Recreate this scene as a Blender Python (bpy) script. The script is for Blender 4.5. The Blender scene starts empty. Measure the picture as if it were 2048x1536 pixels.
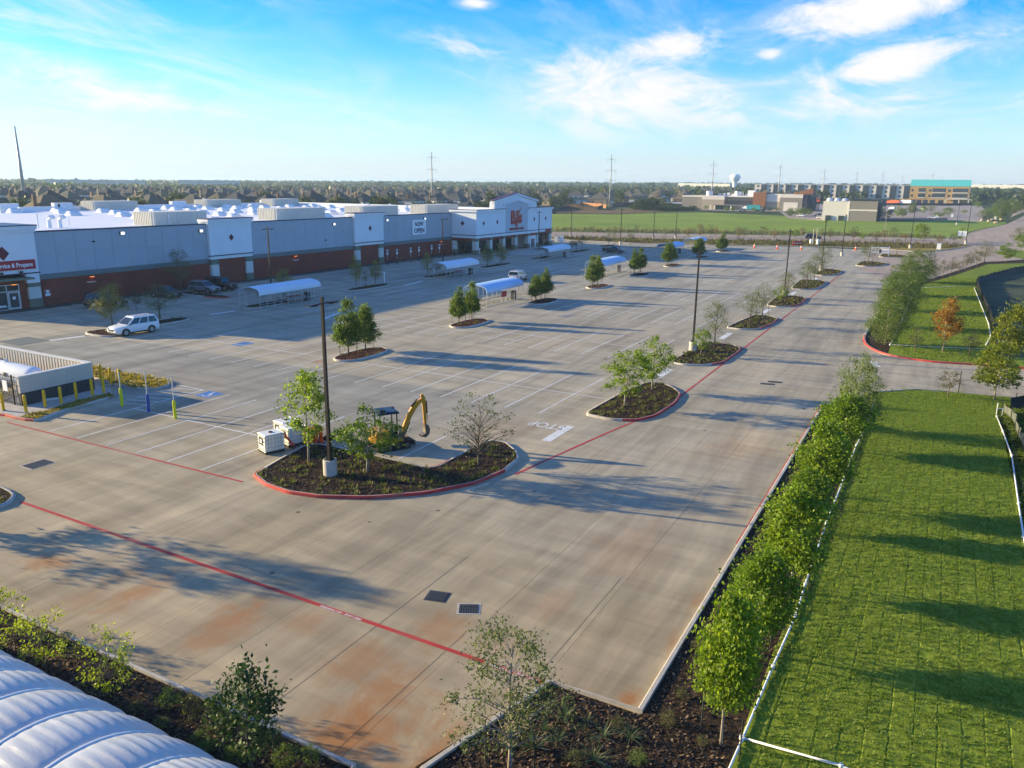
import bpy, bmesh, math, random
import numpy as np
from mathutils import Vector, Matrix
scene = bpy.context.scene
COL = scene.collection
rad = math.radians
rnd = random.Random(7)

# ------------------------------------------------------------------ camera, sky, sun, exposure
CAM_H = 15.4
cam_data = bpy.data.cameras.new("camera")
cam_data.sensor_width = 36.0
cam_data.lens = 27.5
cam_data.clip_start = 0.5
cam_data.clip_end = 30000
camera = bpy.data.objects.new("camera", cam_data)
COL.objects.link(camera)
camera.matrix_world = Matrix(((0.87769, -0.128743, 0.461611, 0.0), (0.479074, 0.211319, -0.851958, 0.0), (0.012136, 0.968901, 0.24715, 15.4), (0.0, 0.0, 0.0, 1.0)))
scene.camera = camera

SUN_EL, SUN_TRAVEL = 13.0, 13.0          # elevation; heading of the shadows, degrees from +X
world = bpy.data.worlds.new("World")
scene.world = world
world.use_nodes = True
sun_data = bpy.data.lights.new("sun", 'SUN')
sun_data.energy = 3.0
sun_data.angle = rad(0.6)
sun_data.color = (1.0, 0.82, 0.47)
sun = bpy.data.objects.new("sun", sun_data)
COL.objects.link(sun)
_t = Vector((math.cos(rad(SUN_TRAVEL)) * math.cos(rad(SUN_EL)), math.sin(rad(SUN_TRAVEL)) * math.cos(rad(SUN_EL)), -math.sin(rad(SUN_EL))))
sun.rotation_euler = _t.to_track_quat('-Z', 'Y').to_euler()
scene.view_settings.view_transform = 'Standard'
scene.view_settings.look = 'None'
scene.view_settings.gamma = 1.0
scene.view_settings.use_curve_mapping = False
scene.view_settings.exposure = 1.95
scene.cycles.volume_step_rate = 4.0
scene.cycles.max_bounces = 6
scene.cycles.volume_bounces = 0
scene.cycles.transparent_max_bounces = 8


class NT:
    """small shader-node helper"""
    def __init__(self, tree):
        self.t = tree
    def n(self, kind, **kw):
        nd = self.t.nodes.new(kind)
        ins = kw.pop('ins', {})
        for k, v in kw.items():
            setattr(nd, k, v)
        for k, v in ins.items():
            self.set(nd, k, v)
        return nd
    def set(self, nd, k, v):
        s = nd.inputs[k]
        if isinstance(v, bpy.types.NodeSocket):
            self.t.links.new(v, s)
        else:
            if isinstance(v, tuple) and len(v) == 3 and s.type == 'RGBA':
                v = (*v, 1.0)
            s.default_value = v
    def math(self, op, a, b=None, c=None, clamp=False):
        nd = self.n('ShaderNodeMath', operation=op, use_clamp=clamp)
        for i, v in enumerate((a, b, c)):
            if v is not None:
                self.set(nd, i, v)
        return nd.outputs[0]
    def vmath(self, op, a, b=None):
        nd = self.n('ShaderNodeVectorMath', operation=op)
        self.set(nd, 0, a)
        if b is not None:
            self.set(nd, 1, b)
        return nd.outputs['Value'] if op in ('LENGTH', 'DISTANCE', 'DOT_PRODUCT') else nd.outputs[0]
    def mix(self, fac, a, b, mode='MIX'):
        nd = self.n('ShaderNodeMix', data_type='RGBA', blend_type=mode)
        self.set(nd, 0, fac); self.set(nd, 6, a); self.set(nd, 7, b)
        return nd.outputs[2]
    def noise(self, vec, scale, detail=4.0, rough=0.55, dist=0.0):
        nd = self.n('ShaderNodeTexNoise', ins={'Scale': scale, 'Detail': detail, 'Roughness': rough, 'Distortion': dist})
        if vec is not None:
            self.set(nd, 'Vector', vec)
        return nd.outputs[0]
    def ramp(self, fac, stops):
        nd = self.n('ShaderNodeValToRGB', ins={0: fac})
        e = nd.color_ramp.elements
        while len(e) < len(stops):
            e.new(0.5)
        for el, (p, c) in zip(e, stops):
            el.position = p
            el.color = c if len(c) == 4 else (*c, 1.0)
        return nd.outputs[0]
    def smooth(self, v, a, b):
        nd = self.n('ShaderNodeMapRange', interpolation_type='SMOOTHSTEP', ins={0: v, 1: a, 2: b, 3: 0.0, 4: 1.0})
        return nd.outputs[0]


def build_sky():
    w = NT(world.node_tree)
    bg = world.node_tree.nodes['Background']
    sky = w.n('ShaderNodeTexSky', sky_type='NISHITA', sun_disc=False, sun_elevation=rad(SUN_EL), sun_rotation=rad(270.0 - SUN_TRAVEL),
              air_density=1.0, dust_density=0.15, ozone_density=4.0)
    hs = w.n('ShaderNodeHueSaturation', ins={'Hue': 0.514, 'Saturation': 1.40, 'Value': 1.0, 'Color': sky.outputs[0]})
    d = w.n('ShaderNodeTexCoord').outputs['Generated']
    sp = w.n('ShaderNodeSeparateXYZ', ins={0: d})
    x, y, z = sp.outputs
    az = w.math('ARCTAN2', x, y)
    el = w.math('ARCSINE', z)
    # wispy high cloud laid out on a plane overhead, plus its thicker patches by heading and elevation
    zz = w.math('ADD', w.math('MAXIMUM', z, 0.0), 0.13)
    plane = w.n('ShaderNodeCombineXYZ', ins={0: w.math('DIVIDE', x, zz), 1: w.math('DIVIDE', y, zz), 2: 0.0}).outputs[0]
    mp = w.n('ShaderNodeMapping', ins={0: plane, 2: (0, 0, rad(35)), 3: (1.0, 0.42, 1.0)}).outputs[0]
    wisps = w.noise(mp, 1.7, 12.0, 0.68, 1.5)
    broad = w.noise(plane, 0.55, 3.0, 0.5, 0.4)
    wob = w.noise(w.n('ShaderNodeMapping', ins={0: w.n('ShaderNodeCombineXYZ', ins={0: az, 1: el, 2: 0.0}).outputs[0], 2: (0, 0, rad(-14)), 3: (1.0, 2.6, 1.0)}).outputs[0], 10.0, 10.0, 0.68, 0.9)
    total = None
    for (a0, e0, ra, re, tilt, amp) in [(-0.365, 0.105, 0.211, 0.077, -0.14, 1.0), (-0.322, 0.156, 0.128, 0.035, 0.14, 1.0), (-0.443, 0.119, 0.09, 0.038, -0.262, 0.95), (-0.412, 0.064, 0.121, 0.032, -0.314, 0.95), (-0.259, 0.076, 0.211, 0.026, -0.087, 0.85), (-0.094, 0.188, 0.185, 0.042, 0.14, 1.15), (-0.072, 0.133, 0.121, 0.033, 0.209, 1.15), (-0.173, 0.17, 0.058, 0.026, 0.0, 0.85), (-0.206, 0.147, 0.029, 0.014, 0.0, 0.9), (-0.557, 0.157, 0.109, 0.022, -0.175, 0.7), (-0.937, 0.089, 0.269, 0.038, -0.105, 0.8), (-1.004, 0.048, 0.211, 0.024, -0.07, 0.75), (-0.123, 0.088, 0.211, 0.038, 0.07, 0.8), (-0.183, 0.043, 0.109, 0.017, 0.244, 0.7), (-0.695, 0.072, 0.211, 0.038, -0.105, 0.55), (-0.009, 0.057, 0.166, 0.023, 0.105, 0.65), (-0.284, 0.025, 0.224, 0.013, 0.052, 0.45), (-0.546, 0.203, 0.032, 0.01, 0.0, 0.95), (-0.884, 0.123, 0.128, 0.032, 0.524, 0.45), (0.001, 0.15, 0.128, 0.026, 0.175, 0.6), (2.0, 0.5, 0.35, 0.12, 0.2, 0.9), (-2.4, 0.45, 0.4, 0.14, 0.0, 0.9), (3.0, 0.6, 0.4, 0.15, 0.3, 0.9), (1.1, 0.4, 0.3, 0.1, -0.2, 0.9), (-1.5, 0.8, 0.5, 0.2, 0.2, 0.8)]:
        da = w.math('SUBTRACT', az, a0); de = w.math('SUBTRACT', el, e0)
        c, s = math.cos(tilt), math.sin(tilt)
        u = w.math('ADD', w.math('MULTIPLY', da, c / ra), w.math('MULTIPLY', de, s / ra))
        v = w.math('SUBTRACT', w.math('MULTIPLY', de, c / re), w.math('MULTIPLY', da, s / re))
        r = w.math('SQRT', w.math('ADD', w.math('MULTIPLY', u, u), w.math('MULTIPLY', v, v)))
        m = w.math('MULTIPLY', w.smooth(r, 1.25, 0.0), amp)
        total = m if total is None else w.math('MAXIMUM', total, m)
    body = w.math('ADD', w.math('MULTIPLY', wisps, 0.75), w.math('MULTIPLY', wob, 0.85))
    thick = w.smooth(w.math('ADD', body, w.math('MULTIPLY', total, 0.62)), 1.02, 1.45)
    core = w.math('MULTIPLY', w.smooth(body, 0.62, 1.0), w.math('MULTIPLY', total, 0.85))
    thin = w.math('MULTIPLY', w.math('MULTIPLY', w.smooth(wisps, 0.40, 0.78), w.smooth(broad, 0.30, 0.62)), 0.80)
    cov = w.math('MAXIMUM', w.math('MAXIMUM', thick, core), thin, clamp=True)
    cov = w.math('MULTIPLY', cov, w.smooth(z, 0.015, 0.10))
    low = w.math('MULTIPLY', w.smooth(z, 0.17, -0.02), 0.72)                      # pale air low over the horizon, all round
    c1 = w.mix(low, hs.outputs[0], (1.55, 2.15, 3.1))
    c1 = w.mix(w.math('MULTIPLY', w.smooth(z, 0.055, -0.005), 0.75), c1, (2.7, 2.9, 3.05))
    c2 = w.mix(cov, c1, (3.25, 3.2, 3.2))
    world.node_tree.links.new(c2, bg.inputs[0])
    bg.inputs[1].default_value = 0.082


build_sky()


# ------------------------------------------------------------------ geometry helpers
def terr(x, y):
    return min(18.0, 0.0085 * max(0.0, 0.485 * x + 0.875 * y - 220.0))


class MB:
    """collects shapes into one mesh"""
    def __init__(self):
        self.v, self.f, self.m = [], [], []
    def add(self, vs, fs, mi=0):
        o = len(self.v)
        self.v += [tuple(p) for p in vs]
        self.f += [tuple(i + o for i in q) for q in fs]
        self.m += [mi] * len(fs)
        return self
    def box(self, cx, cy, cz, sx, sy, sz, rz=0.0, mi=0, ry=0.0, rx=0.0):
        """centre x,y; cz is the BOTTOM"""
        hx, hy = sx / 2, sy / 2
        p = [(-hx, -hy, 0), (hx, -hy, 0), (hx, hy, 0), (-hx, hy, 0), (-hx, -hy, sz), (hx, -hy, sz), (hx, hy, sz), (-hx, hy, sz)]
        if rz or ry or rx:
            M = Matrix.Rotation(rz, 3, 'Z') @ Matrix.Rotation(ry, 3, 'Y') @ Matrix.Rotation(rx, 3, 'X')
            p = [tuple(M @ Vector(q)) for q in p]
        return self.add([(cx + a, cy + b, cz + c) for a, b, c in p],
                        [(0, 3, 2, 1), (4, 5, 6, 7), (0, 1, 5, 4), (1, 2, 6, 5), (2, 3, 7, 6), (3, 0, 4, 7)], mi)
    def bx(self, x0, x1, y0, y1, z0, z1, mi=0):
        return self.box((x0 + x1) / 2, (y0 + y1) / 2, z0, abs(x1 - x0), abs(y1 - y0), z1 - z0, 0, mi)
    def prism(self, poly, z0, z1, mi=0, top=True, bottom=False):
        n = len(poly)
        if sum(poly[i][0] * poly[(i + 1) % n][1] - poly[(i + 1) % n][0] * poly[i][1] for i in range(n)) < 0:
            poly = poly[::-1]
        vs = [(x, y, z0) for x, y in poly] + [(x, y, z1) for x, y in poly]
        fs = [(i, (i + 1) % n, n + (i + 1) % n, n + i) for i in range(n)]
        if top: fs.append(tuple(range(n, 2 * n)))
        if bottom: fs.append(tuple(range(n - 1, -1, -1)))
        return self.add(vs, fs, mi)
    def tube(self, pts, r, n=8, mi=0, caps=True):
        pts = [Vector(p) for p in pts]
        rs = r if isinstance(r, (list, tuple)) else [r] * len(pts)
        vs, fs = [], []
        for i, p in enumerate(pts):
            a = pts[min(i + 1, len(pts) - 1)] - pts[max(i - 1, 0)]
            a.normalize()
            u = a.cross(Vector((0, 0, 1)) if abs(a.z) < 0.95 else Vector((1, 0, 0))).normalized()
            w = a.cross(u)
            for k in range(n):
                t = 2 * math.pi * k / n
                vs.append(p + (u * math.cos(t) + w * math.sin(t)) * rs[i])
        for i in range(len(pts) - 1):
            for k in range(n):
                fs.append((i * n + k, i * n + (k + 1) % n, (i + 1) * n + (k + 1) % n, (i + 1) * n + k))
        if caps:
            fs.append(tuple(range(n - 1, -1, -1)))
            fs.append(tuple(range((len(pts) - 1) * n, len(pts) * n)))
        return self.add(vs, fs, mi)
    def lathe(self, prof, n=16, c=(0, 0, 0), mi=0):
        vs, fs = [], []
        for r, z in prof:
            for k in range(n):
                t = 2 * math.pi * k / n
                vs.append((c[0] + r * math.cos(t), c[1] + r * math.sin(t), c[2] + z))
        for i in range(len(prof) - 1):
            for k in range(n):
                fs.append((i * n + k, i * n + (k + 1) % n, (i + 1) * n + (k + 1) % n, (i + 1) * n + k))
        fs.append(tuple(range(n - 1, -1, -1)))
        fs.append(tuple(range((len(prof) - 1) * n, len(prof) * n)))
        return self.add(vs, fs, mi)
    def cyl(self, axis, c, r, h, n=16, mi=0, r2=None):
        """cylinder with centre c along axis 'x','y' or 'z'"""
        r2 = r if r2 is None else r2
        d = {'x': (h / 2, 0, 0), 'y': (0, h / 2, 0), 'z': (0, 0, h / 2)}[axis]
        return self.tube([(c[0] - d[0], c[1] - d[1], c[2] - d[2]), (c[0] + d[0], c[1] + d[1], c[2] + d[2])], [r, r2], n, mi)
    def loft(self, rings, mi=0, caps=True, closed=True):
        n = len(rings[0])
        vs = [p for r in rings for p in r]
        fs = []
        for i in range(len(rings) - 1):
            for k in range(n if closed else n - 1):
                fs.append((i * n + k, i * n + (k + 1) % n, (i + 1) * n + (k + 1) % n, (i + 1) * n + k))
        if caps and closed:
            fs.append(tuple(range(n - 1, -1, -1)))
            fs.append(tuple(range((len(rings) - 1) * n, len(rings) * n)))
        return self.add(vs, fs, mi)
    def mesh(self, name, mats, smooth=False, recalc=False):
        me = bpy.data.meshes.new(name)
        me.from_pydata(self.v, [], self.f)
        for m in (mats if isinstance(mats, (list, tuple)) else [mats]):
            me.materials.append(m)
        if any(self.m):
            me.polygons.foreach_set('material_index', self.m)
        if recalc:
            b = bmesh.new(); b.from_mesh(me); bmesh.ops.recalc_face_normals(b, faces=b.faces); b.to_mesh(me); b.free()
        if smooth:
            me.polygons.foreach_set('use_smooth', [True] * len(me.polygons))
            if smooth != 'all':
                try:
                    me.set_sharp_from_angle(angle=rad(smooth if not isinstance(smooth, bool) else 40))
                except Exception:
                    pass
        me.update()
        return me
    def build(self, name, mats, parent=None, smooth=False, recalc=False, loc=None):
        return link(name, self.mesh(name, mats, smooth, recalc), parent, loc)


def link(name, data, parent=None, loc=None, rz=0.0, label=None, cat=None, group=None, kind=None, scale=None):
    o = bpy.data.objects.new(name, data)
    COL.objects.link(o)
    if parent is not None: o.parent = parent
    if loc is not None: o.location = loc
    if rz: o.rotation_euler = (0, 0, rz)
    if scale is not None: o.scale = scale if isinstance(scale, (tuple, list)) else (scale,) * 3
    return tag(o, label, cat, group, kind)


def tag(o, label=None, cat=None, group=None, kind=None):
    for k, v in (('label', label), ('category', cat), ('group', group), ('kind', kind)):
        if v: o[k] = v
    return o


def empty(name, loc, rz=0.0, label=None, cat=None, group=None, scale=None):
    o = link(name, None, None, loc, rz, label, cat, group, None, scale)
    o.empty_display_size = 0.3
    return o


def copy_tree(o, parent=None):
    c = o.copy(); COL.objects.link(c)
    c.parent = parent
    for ch in [q for q in o.children]:
        copy_tree(ch, c)
    return c


def dup(o, loc, rz=0.0, label=None, group=None, scale=None):
    c = copy_tree(o)
    c.location = loc; c.rotation_euler = (0, 0, rz)
    if scale is not None: c.scale = scale if isinstance(scale, (tuple, list)) else (scale,) * 3
    if label: c['label'] = label
    if group: c['group'] = group
    return c


def drape(name, poly, off, m, step=20.0, parent=None, kind='structure'):
    """a flat outline laid on the terrain"""
    b = bmesh.new()
    b.faces.new([b.verts.new((x, y, 0)) for x, y in poly])
    xs = [p[0] for p in poly]; ys = [p[1] for p in poly]
    for lo, hi, ax in ((min(xs), max(xs), 0), (min(ys), max(ys), 1)):
        k = math.floor(lo / step) + 1
        while k * step < hi:
            co = [0, 0, 0]; co[ax] = k * step
            no = [0, 0, 0]; no[ax] = 1
            bmesh.ops.bisect_plane(b, geom=b.verts[:] + b.edges[:] + b.faces[:], plane_co=co, plane_no=no)
            k += 1
    # one cut along the line where the land begins to rise
    bmesh.ops.bisect_plane(b, geom=b.verts[:] + b.edges[:] + b.faces[:], plane_co=(0, 220 / 0.875, 0), plane_no=(0.485, 0.875, 0))
    for v in b.verts: v.co.z = terr(v.co.x, v.co.y) + off
    bmesh.ops.recalc_face_normals(b, faces=b.faces)
    me = bpy.data.meshes.new(name)
    b.to_mesh(me); b.free()
    if me.polygons and me.polygons[0].normal.z < 0: me.flip_normals()
    me.materials.append(m)
    return link(name, me, parent, kind=kind)


def text_mesh(body, size, depth, m, bold=0.0, align='CENTER'):
    cu = bpy.data.curves.new("lettering", 'FONT')
    cu.body = body; cu.size = size; cu.extrude = depth; cu.offset = bold
    cu.align_x = align; cu.align_y = 'CENTER'; cu.resolution_u = 3
    o = bpy.data.objects.new("lettering", cu)
    COL.objects.link(o)
    bpy.context.view_layer.update()
    me = bpy.data.meshes.new_from_object(o.evaluated_get(bpy.context.evaluated_depsgraph_get()))
    bpy.data.objects.remove(o); bpy.data.curves.remove(cu)
    me.materials.clear(); me.materials.append(m)
    return me


def fit_text(body, w, h, depth, m, bold=0.0):
    """lettering stretched to an exact width and height, centred on its own middle"""
    me = text_mesh(body, 1.0, 0.0 if depth == 0 else 0.02, m, bold)
    n = len(me.vertices); co = np.empty(n * 3, np.float32); me.vertices.foreach_get('co', co); co = co.reshape(-1, 3)
    lo, hi = co.min(0), co.max(0)
    co[:, 0] = (co[:, 0] - (lo[0] + hi[0]) / 2) * w / (hi[0] - lo[0]); co[:, 1] = (co[:, 1] - (lo[1] + hi[1]) / 2) * h / (hi[1] - lo[1]); co[:, 2] *= depth / 0.02 if depth else 1
    me.vertices.foreach_set('co', co.ravel()); me.update()
    return me


# ------------------------------------------------------------------ materials
def mat(name, col, rough=0.7, var=0.12, scale=3.0, bump=0.0, bscale=None, metal=0.0, spec=0.3, coord='Object', detail=4.0, stretch=None, rand=0.0, coat=0.0, emit=None, dirt=None):
    m = bpy.data.materials.new(name)
    m.use_nodes = True
    t = NT(m.node_tree)
    p = m.node_tree.nodes['Principled BSDF']
    if coord == 'World':
        vec = t.n('ShaderNodeNewGeometry').outputs['Position']
    else:
        vec = t.n('ShaderNodeTexCoord').outputs['Object']
    if stretch:
        vec = t.n('ShaderNodeMapping', ins={0: vec, 3: stretch}).outputs[0]
    n1 = t.noise(vec, scale, detail)
    a = tuple(max(0, c * (1 - var)) for c in col); b = tuple(min(1, c * (1 + var)) for c in col)
    c = t.ramp(n1, [(0.3, a), (0.7, b)])
    if dirt:
        n3 = t.noise(vec, scale * 0.23, 5.0, 0.65)
        c = t.mix(t.math('MULTIPLY', t.smooth(n3, 0.48, 0.75), dirt[1]), c, dirt[0])
    if rand:
        r = t.n('ShaderNodeObjectInfo').outputs['Random']
        c = t.mix(1.0, c, t.ramp(r, [(0, (1 - rand,) * 3), (1, (1 + rand,) * 3)]), 'MULTIPLY')
    t.set(p, 'Base Color', c)
    p.inputs['Roughness'].default_value = rough
    p.inputs['Metallic'].default_value = metal
    p.inputs['Specular IOR Level'].default_value = spec
    p.inputs['Coat Weight'].default_value = coat
    if bump:
        bn = t.n('ShaderNodeBump', ins={'Strength': 0.8, 'Distance': bump, 'Height': t.noise(vec, bscale or scale * 4, 5.0)})
        t.set(p, 'Normal', bn.outputs[0])
    if emit:
        p.inputs['Emission Color'].default_value = (*emit[0], 1); p.inputs['Emission Strength'].default_value = emit[1]
    return m


def leaf_mat(name, lo, hi, tip=None, trans=0.35, gloss=0.55):
    """leaves: hue varies from leaf to leaf and tree to tree"""
    m = bpy.data.materials.new(name)
    m.use_nodes = True
    t = NT(m.node_tree)
    out = m.node_tree.nodes['Material Output']
    p = m.node_tree.nodes['Principled BSDF']
    r = t.n('ShaderNodeNewGeometry').outputs['Random Per Island']
    ob = t.n('ShaderNodeObjectInfo').outputs['Random']
    c = t.ramp(r, [(0.0, lo), (0.75, hi), (1.0, tip or hi)])
    c = t.mix(1.0, c, t.ramp(ob, [(0, (0.82, 0.88, 0.8)), (1, (1.18, 1.1, 1.1))]), 'MULTIPLY')
    t.set(p, 'Base Color', c)
    p.inputs['Roughness'].default_value = gloss
    p.inputs['Specular IOR Level'].default_value = 0.35
    tr = t.n('ShaderNodeBsdfTranslucent', ins={0: t.mix(1.0, c, (1.5, 1.55, 0.75), 'MULTIPLY')})
    mx = t.n('ShaderNodeMixShader', ins={0: trans, 1: p.outputs[0], 2: tr.outputs[0]})
    t.t.links.new(mx.outputs[0], out.inputs[0])
    return m

# ------------------------------------------------------------------ ground materials
def concrete(name, base, stains=(), streak=1.0, rand=0.05, pours=False):
    m = bpy.data.materials.new(name)
    m.use_nodes = True
    t = NT(m.node_tree)
    p = m.node_tree.nodes['Principled BSDF']
    pos = t.n('ShaderNodeNewGeometry').outputs['Position']
    st = t.n('ShaderNodeMapping', ins={0: pos, 2: (0, 0, rad(-6)), 3: (1.0, 0.10, 1.0)}).outputs[0]
    st2 = t.n('ShaderNodeMapping', ins={0: pos, 2: (0, 0, rad(9)), 3: (0.16, 1.0, 1.0)}).outputs[0]
    big = t.noise(pos, 0.085, 4.0, 0.6, 0.6)
    mid = t.noise(st, 0.55, 6.0, 0.62, 0.5)
    fin = t.noise(st, 3.2, 5.0, 0.65)
    swp = t.noise(st2, 0.8, 5.0, 0.6, 0.4)
    k = lambda f: tuple(c * f for c in base)
    c = t.ramp(big, [(0.30, k(0.86)), (0.5, base), (0.72, (base[0] * 1.10, base[1] * 1.02, base[2] * 0.93))])
    c = t.mix(0.75 * streak, c, t.ramp(mid, [(0.30, (0.62, 0.61, 0.62)), (0.5, (1, 1, 1)), (0.70, (1.30, 1.27, 1.22))]), 'MULTIPLY')
    c = t.mix(0.55 * streak, c, t.ramp(swp, [(0.32, (0.70, 0.69, 0.68)), (0.52, (1, 1, 1)), (0.70, (1.26, 1.24, 1.20))]), 'MULTIPLY')
    c = t.mix(0.5, c, t.ramp(fin, [(0.3, (0.84, 0.84, 0.84)), (0.7, (1.16, 1.16, 1.16))]), 'MULTIPLY')
    if rand:
        c = t.mix(1.0, c, t.ramp(t.n('ShaderNodeObjectInfo').outputs['Random'], [(0, (1 - rand,) * 3), (1, (1 + rand, 1 + rand, 1 + rand * 1.1))]), 'MULTIPLY')
    if pours:
        # the cooler, newer pour of the first aisle
        s3 = t.n('ShaderNodeSeparateXYZ', ins={0: pos}).outputs
        k1 = t.math('MULTIPLY', t.smooth(s3[1], 29.0, 42.0), t.math('LESS_THAN', s3[1], 48.75))
        k2 = t.math('MULTIPLY', t.math('GREATER_THAN', s3[0], -77.7), t.smooth(s3[0], -20.0, -36.0))
        c = t.mix(t.math('MULTIPLY', k1, k2), c, t.mix(1.0, c, (0.74, 0.80, 0.90), 'MULTIPLY'))
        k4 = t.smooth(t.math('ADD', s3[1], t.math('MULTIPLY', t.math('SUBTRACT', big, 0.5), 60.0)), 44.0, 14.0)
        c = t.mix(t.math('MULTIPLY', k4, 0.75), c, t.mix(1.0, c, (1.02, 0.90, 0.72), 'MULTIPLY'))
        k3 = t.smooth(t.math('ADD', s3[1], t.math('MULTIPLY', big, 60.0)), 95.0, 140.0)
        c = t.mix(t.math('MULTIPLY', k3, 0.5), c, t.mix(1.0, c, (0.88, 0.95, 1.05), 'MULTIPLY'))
    # small dark specks and drips
    sv = t.n('ShaderNodeTexVoronoi', feature='F1', ins={'Vector': pos, 'Scale': 0.42, 'Randomness': 1.0}).outputs[0]
    c = t.mix(t.math('MULTIPLY', t.smooth(sv, 0.065, 0.03), 0.75), c, (0.06, 0.045, 0.035))
    if stains:
        wob = t.math('SUBTRACT', t.math('ADD', t.math('MULTIPLY', t.noise(pos, 0.5, 9.0, 0.7, 1.2), 0.7), t.math('MULTIPLY', t.noise(st, 1.4, 7.0, 0.7, 0.5), 0.3)), 0.5)
        tot = None
        for (sx, sy, r, ax, amp) in stains:
            q = t.n('ShaderNodeMapping', ins={0: pos, 1: (-sx * 1.0, -sy * ax, 0), 3: (1.0, ax, 0.0)}).outputs[0]
            dist = t.math('DIVIDE', t.vmath('LENGTH', q), r)
            msk = t.math('MULTIPLY', t.smooth(t.math('ADD', dist, t.math('MULTIPLY', wob, 4.2)), 1.25, 0.0), amp)
            tot = msk if tot is None else t.math('MAXIMUM', tot, msk)
        grain = t.math('ADD', 0.38, t.math('MULTIPLY', t.math('ADD', mid, fin), 0.6), clamp=True)
        c = t.mix(t.math('MULTIPLY', tot, grain, clamp=True), c, (0.36, 0.165, 0.06))
    t.set(p, 'Base Color', c)
    p.inputs['Roughness'].default_value = 0.85
    p.inputs['Specular IOR Level'].default_value = 0.2
    bn = t.n('ShaderNodeBump', ins={'Strength': 0.35, 'Distance': 0.012, 'Height': t.noise(st, 6.0, 6.0, 0.7)})
    t.set(p, 'Normal', bn.outputs[0])
    return m


def soil(name, stops, scale, bump, stretch=None, big=0.12, rough=0.95, var=0.22):
    m = bpy.data.materials.new(name)
    m.use_nodes = True
    t = NT(m.node_tree)
    p = m.node_tree.nodes['Principled BSDF']
    vec = pos = t.n('ShaderNodeNewGeometry').outputs['Position']
    if stretch: vec = t.n('ShaderNodeMapping', ins={0: pos, 3: stretch}).outputs[0]
    f = t.noise(vec, scale, 7.0, 0.7)
    c = t.ramp(f, stops)
    g = t.noise(pos, big, 5.0, 0.6, 0.5)
    c = t.mix(1.0, c, t.ramp(g, [(0.3, (1 - var, 1 - var * 0.8, 1 - var)), (0.7, (1 + var, 1 + var * 0.8, 1 + var * 0.4))]), 'MULTIPLY')
    t.set(p, 'Base Color', c)
    p.inputs['Roughness'].default_value = rough
    p.inputs['Specular IOR Level'].default_value = 0.1
    if bump:
        bn = t.n('ShaderNodeBump', ins={'Strength': 1.0, 'Distance': bump, 'Height': f})
        t.set(p, 'Normal', bn.outputs[0])
    return m


STAINS = [(-12.99, 14.91, 2.3, 0.75, 0.95), (-13.27, 16.56, 1.6, 0.8, 0.8), (-14.11, 15.02, 1.0, 1, 0.5), (-13.98, 20.65, 1.3, 0.8, 0.55), (-15.1, 17.6, 1.2, 0.7, 0.6), (-20.78, 17.52, 1.0, 0.6, 0.75), (-20.52, 16.61, 0.9, 0.6, 0.6), (-18.32, 18.73, 1.0, 0.7, 0.4), (-25.45, 17.33, 1.0, 0.5, 0.75), (-31.06, 16.72, 1.3, 1.4, 0.8), (-27.18, 17.71, 0.8, 0.6, 0.5), (-26.9, 15.63, 1.0, 0.6, 0.35), (-45.15, 89.99, 2.0, 1, 0.3), (-11.32, 24.14, 0.8, 0.5, 0.35), (-10.2, 30.37, 2.2, 0.6, 0.22), (-10.61, 14.87, 0.55, 0.25, 0.8), (-10.62, 16.01, 0.4, 0.3, 0.7), (-11.66, 20.89, 1.2, 0.7, 0.25), (-49.84, 148.02, 2.5, 1, 0.4), (-47.66, 71.1, 0.6, 1, 0.7), (-6.69, 20.35, 0.35, 0.5, 0.9), (-6.52, 24.0, 0.28, 0.25, 0.7), (-6.59, 27.06, 0.28, 0.25, 0.6), (-47.31, 51.46, 1.0, 1, 0.6), (-23.92, 42.58, 2.5, 0.8, 0.2), (-9.23, 46.09, 2.5, 0.5, 0.2)]
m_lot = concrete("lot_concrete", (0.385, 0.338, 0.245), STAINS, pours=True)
m_joint = mat("joint_sealant", (0.085, 0.075, 0.062), 0.9)
m_kerb = mat("kerb_concrete", (0.46, 0.42, 0.36), 0.85, 0.14, 1.6, 0.006, coord='World', dirt=((0.22, 0.13, 0.07), 0.35))
m_road = concrete("road_concrete", (0.40, 0.315, 0.24), (), 0.6)
m_far_paving = concrete("far_paving", (0.37, 0.31, 0.26), (), 0.6)
m_mulch = soil("bark_mulch", [(0.30, (0.010, 0.006, 0.004)), (0.5, (0.045, 0.028, 0.018)), (0.72, (0.14, 0.09, 0.055))], 9.0, 0.05)
m_redmulch = soil("red_mulch", [(0.30, (0.02, 0.008, 0.006)), (0.5, (0.085, 0.032, 0.02)), (0.72, (0.17, 0.08, 0.05))], 9.0, 0.05)
m_lawn = soil("lawn_soil", [(0.3, (0.10, 0.145, 0.016)), (0.55, (0.20, 0.26, 0.03)), (0.75, (0.30, 0.33, 0.06))], 7.0, 0.04, var=0.25, big=0.35)
m_field = soil("field_grass", [(0.3, (0.14, 0.205, 0.03)), (0.55, (0.22, 0.30, 0.045)), (0.75, (0.29, 0.35, 0.075))], 0.7, 0.05, (0.35, 1.0, 1.0), big=0.03, var=0.2)
m_scrub = soil("verge_scrub", [(0.3, (0.06, 0.05, 0.025)), (0.5, (0.15, 0.12, 0.05)), (0.7, (0.28, 0.22, 0.09))], 0.8, 0.08, big=0.09, var=0.35)
m_dry = soil("dry_grass", [(0.3, (0.16, 0.12, 0.035)), (0.5, (0.27, 0.205, 0.06)), (0.7, (0.34, 0.27, 0.09))], 2.5, 0.05, var=0.2)
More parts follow.
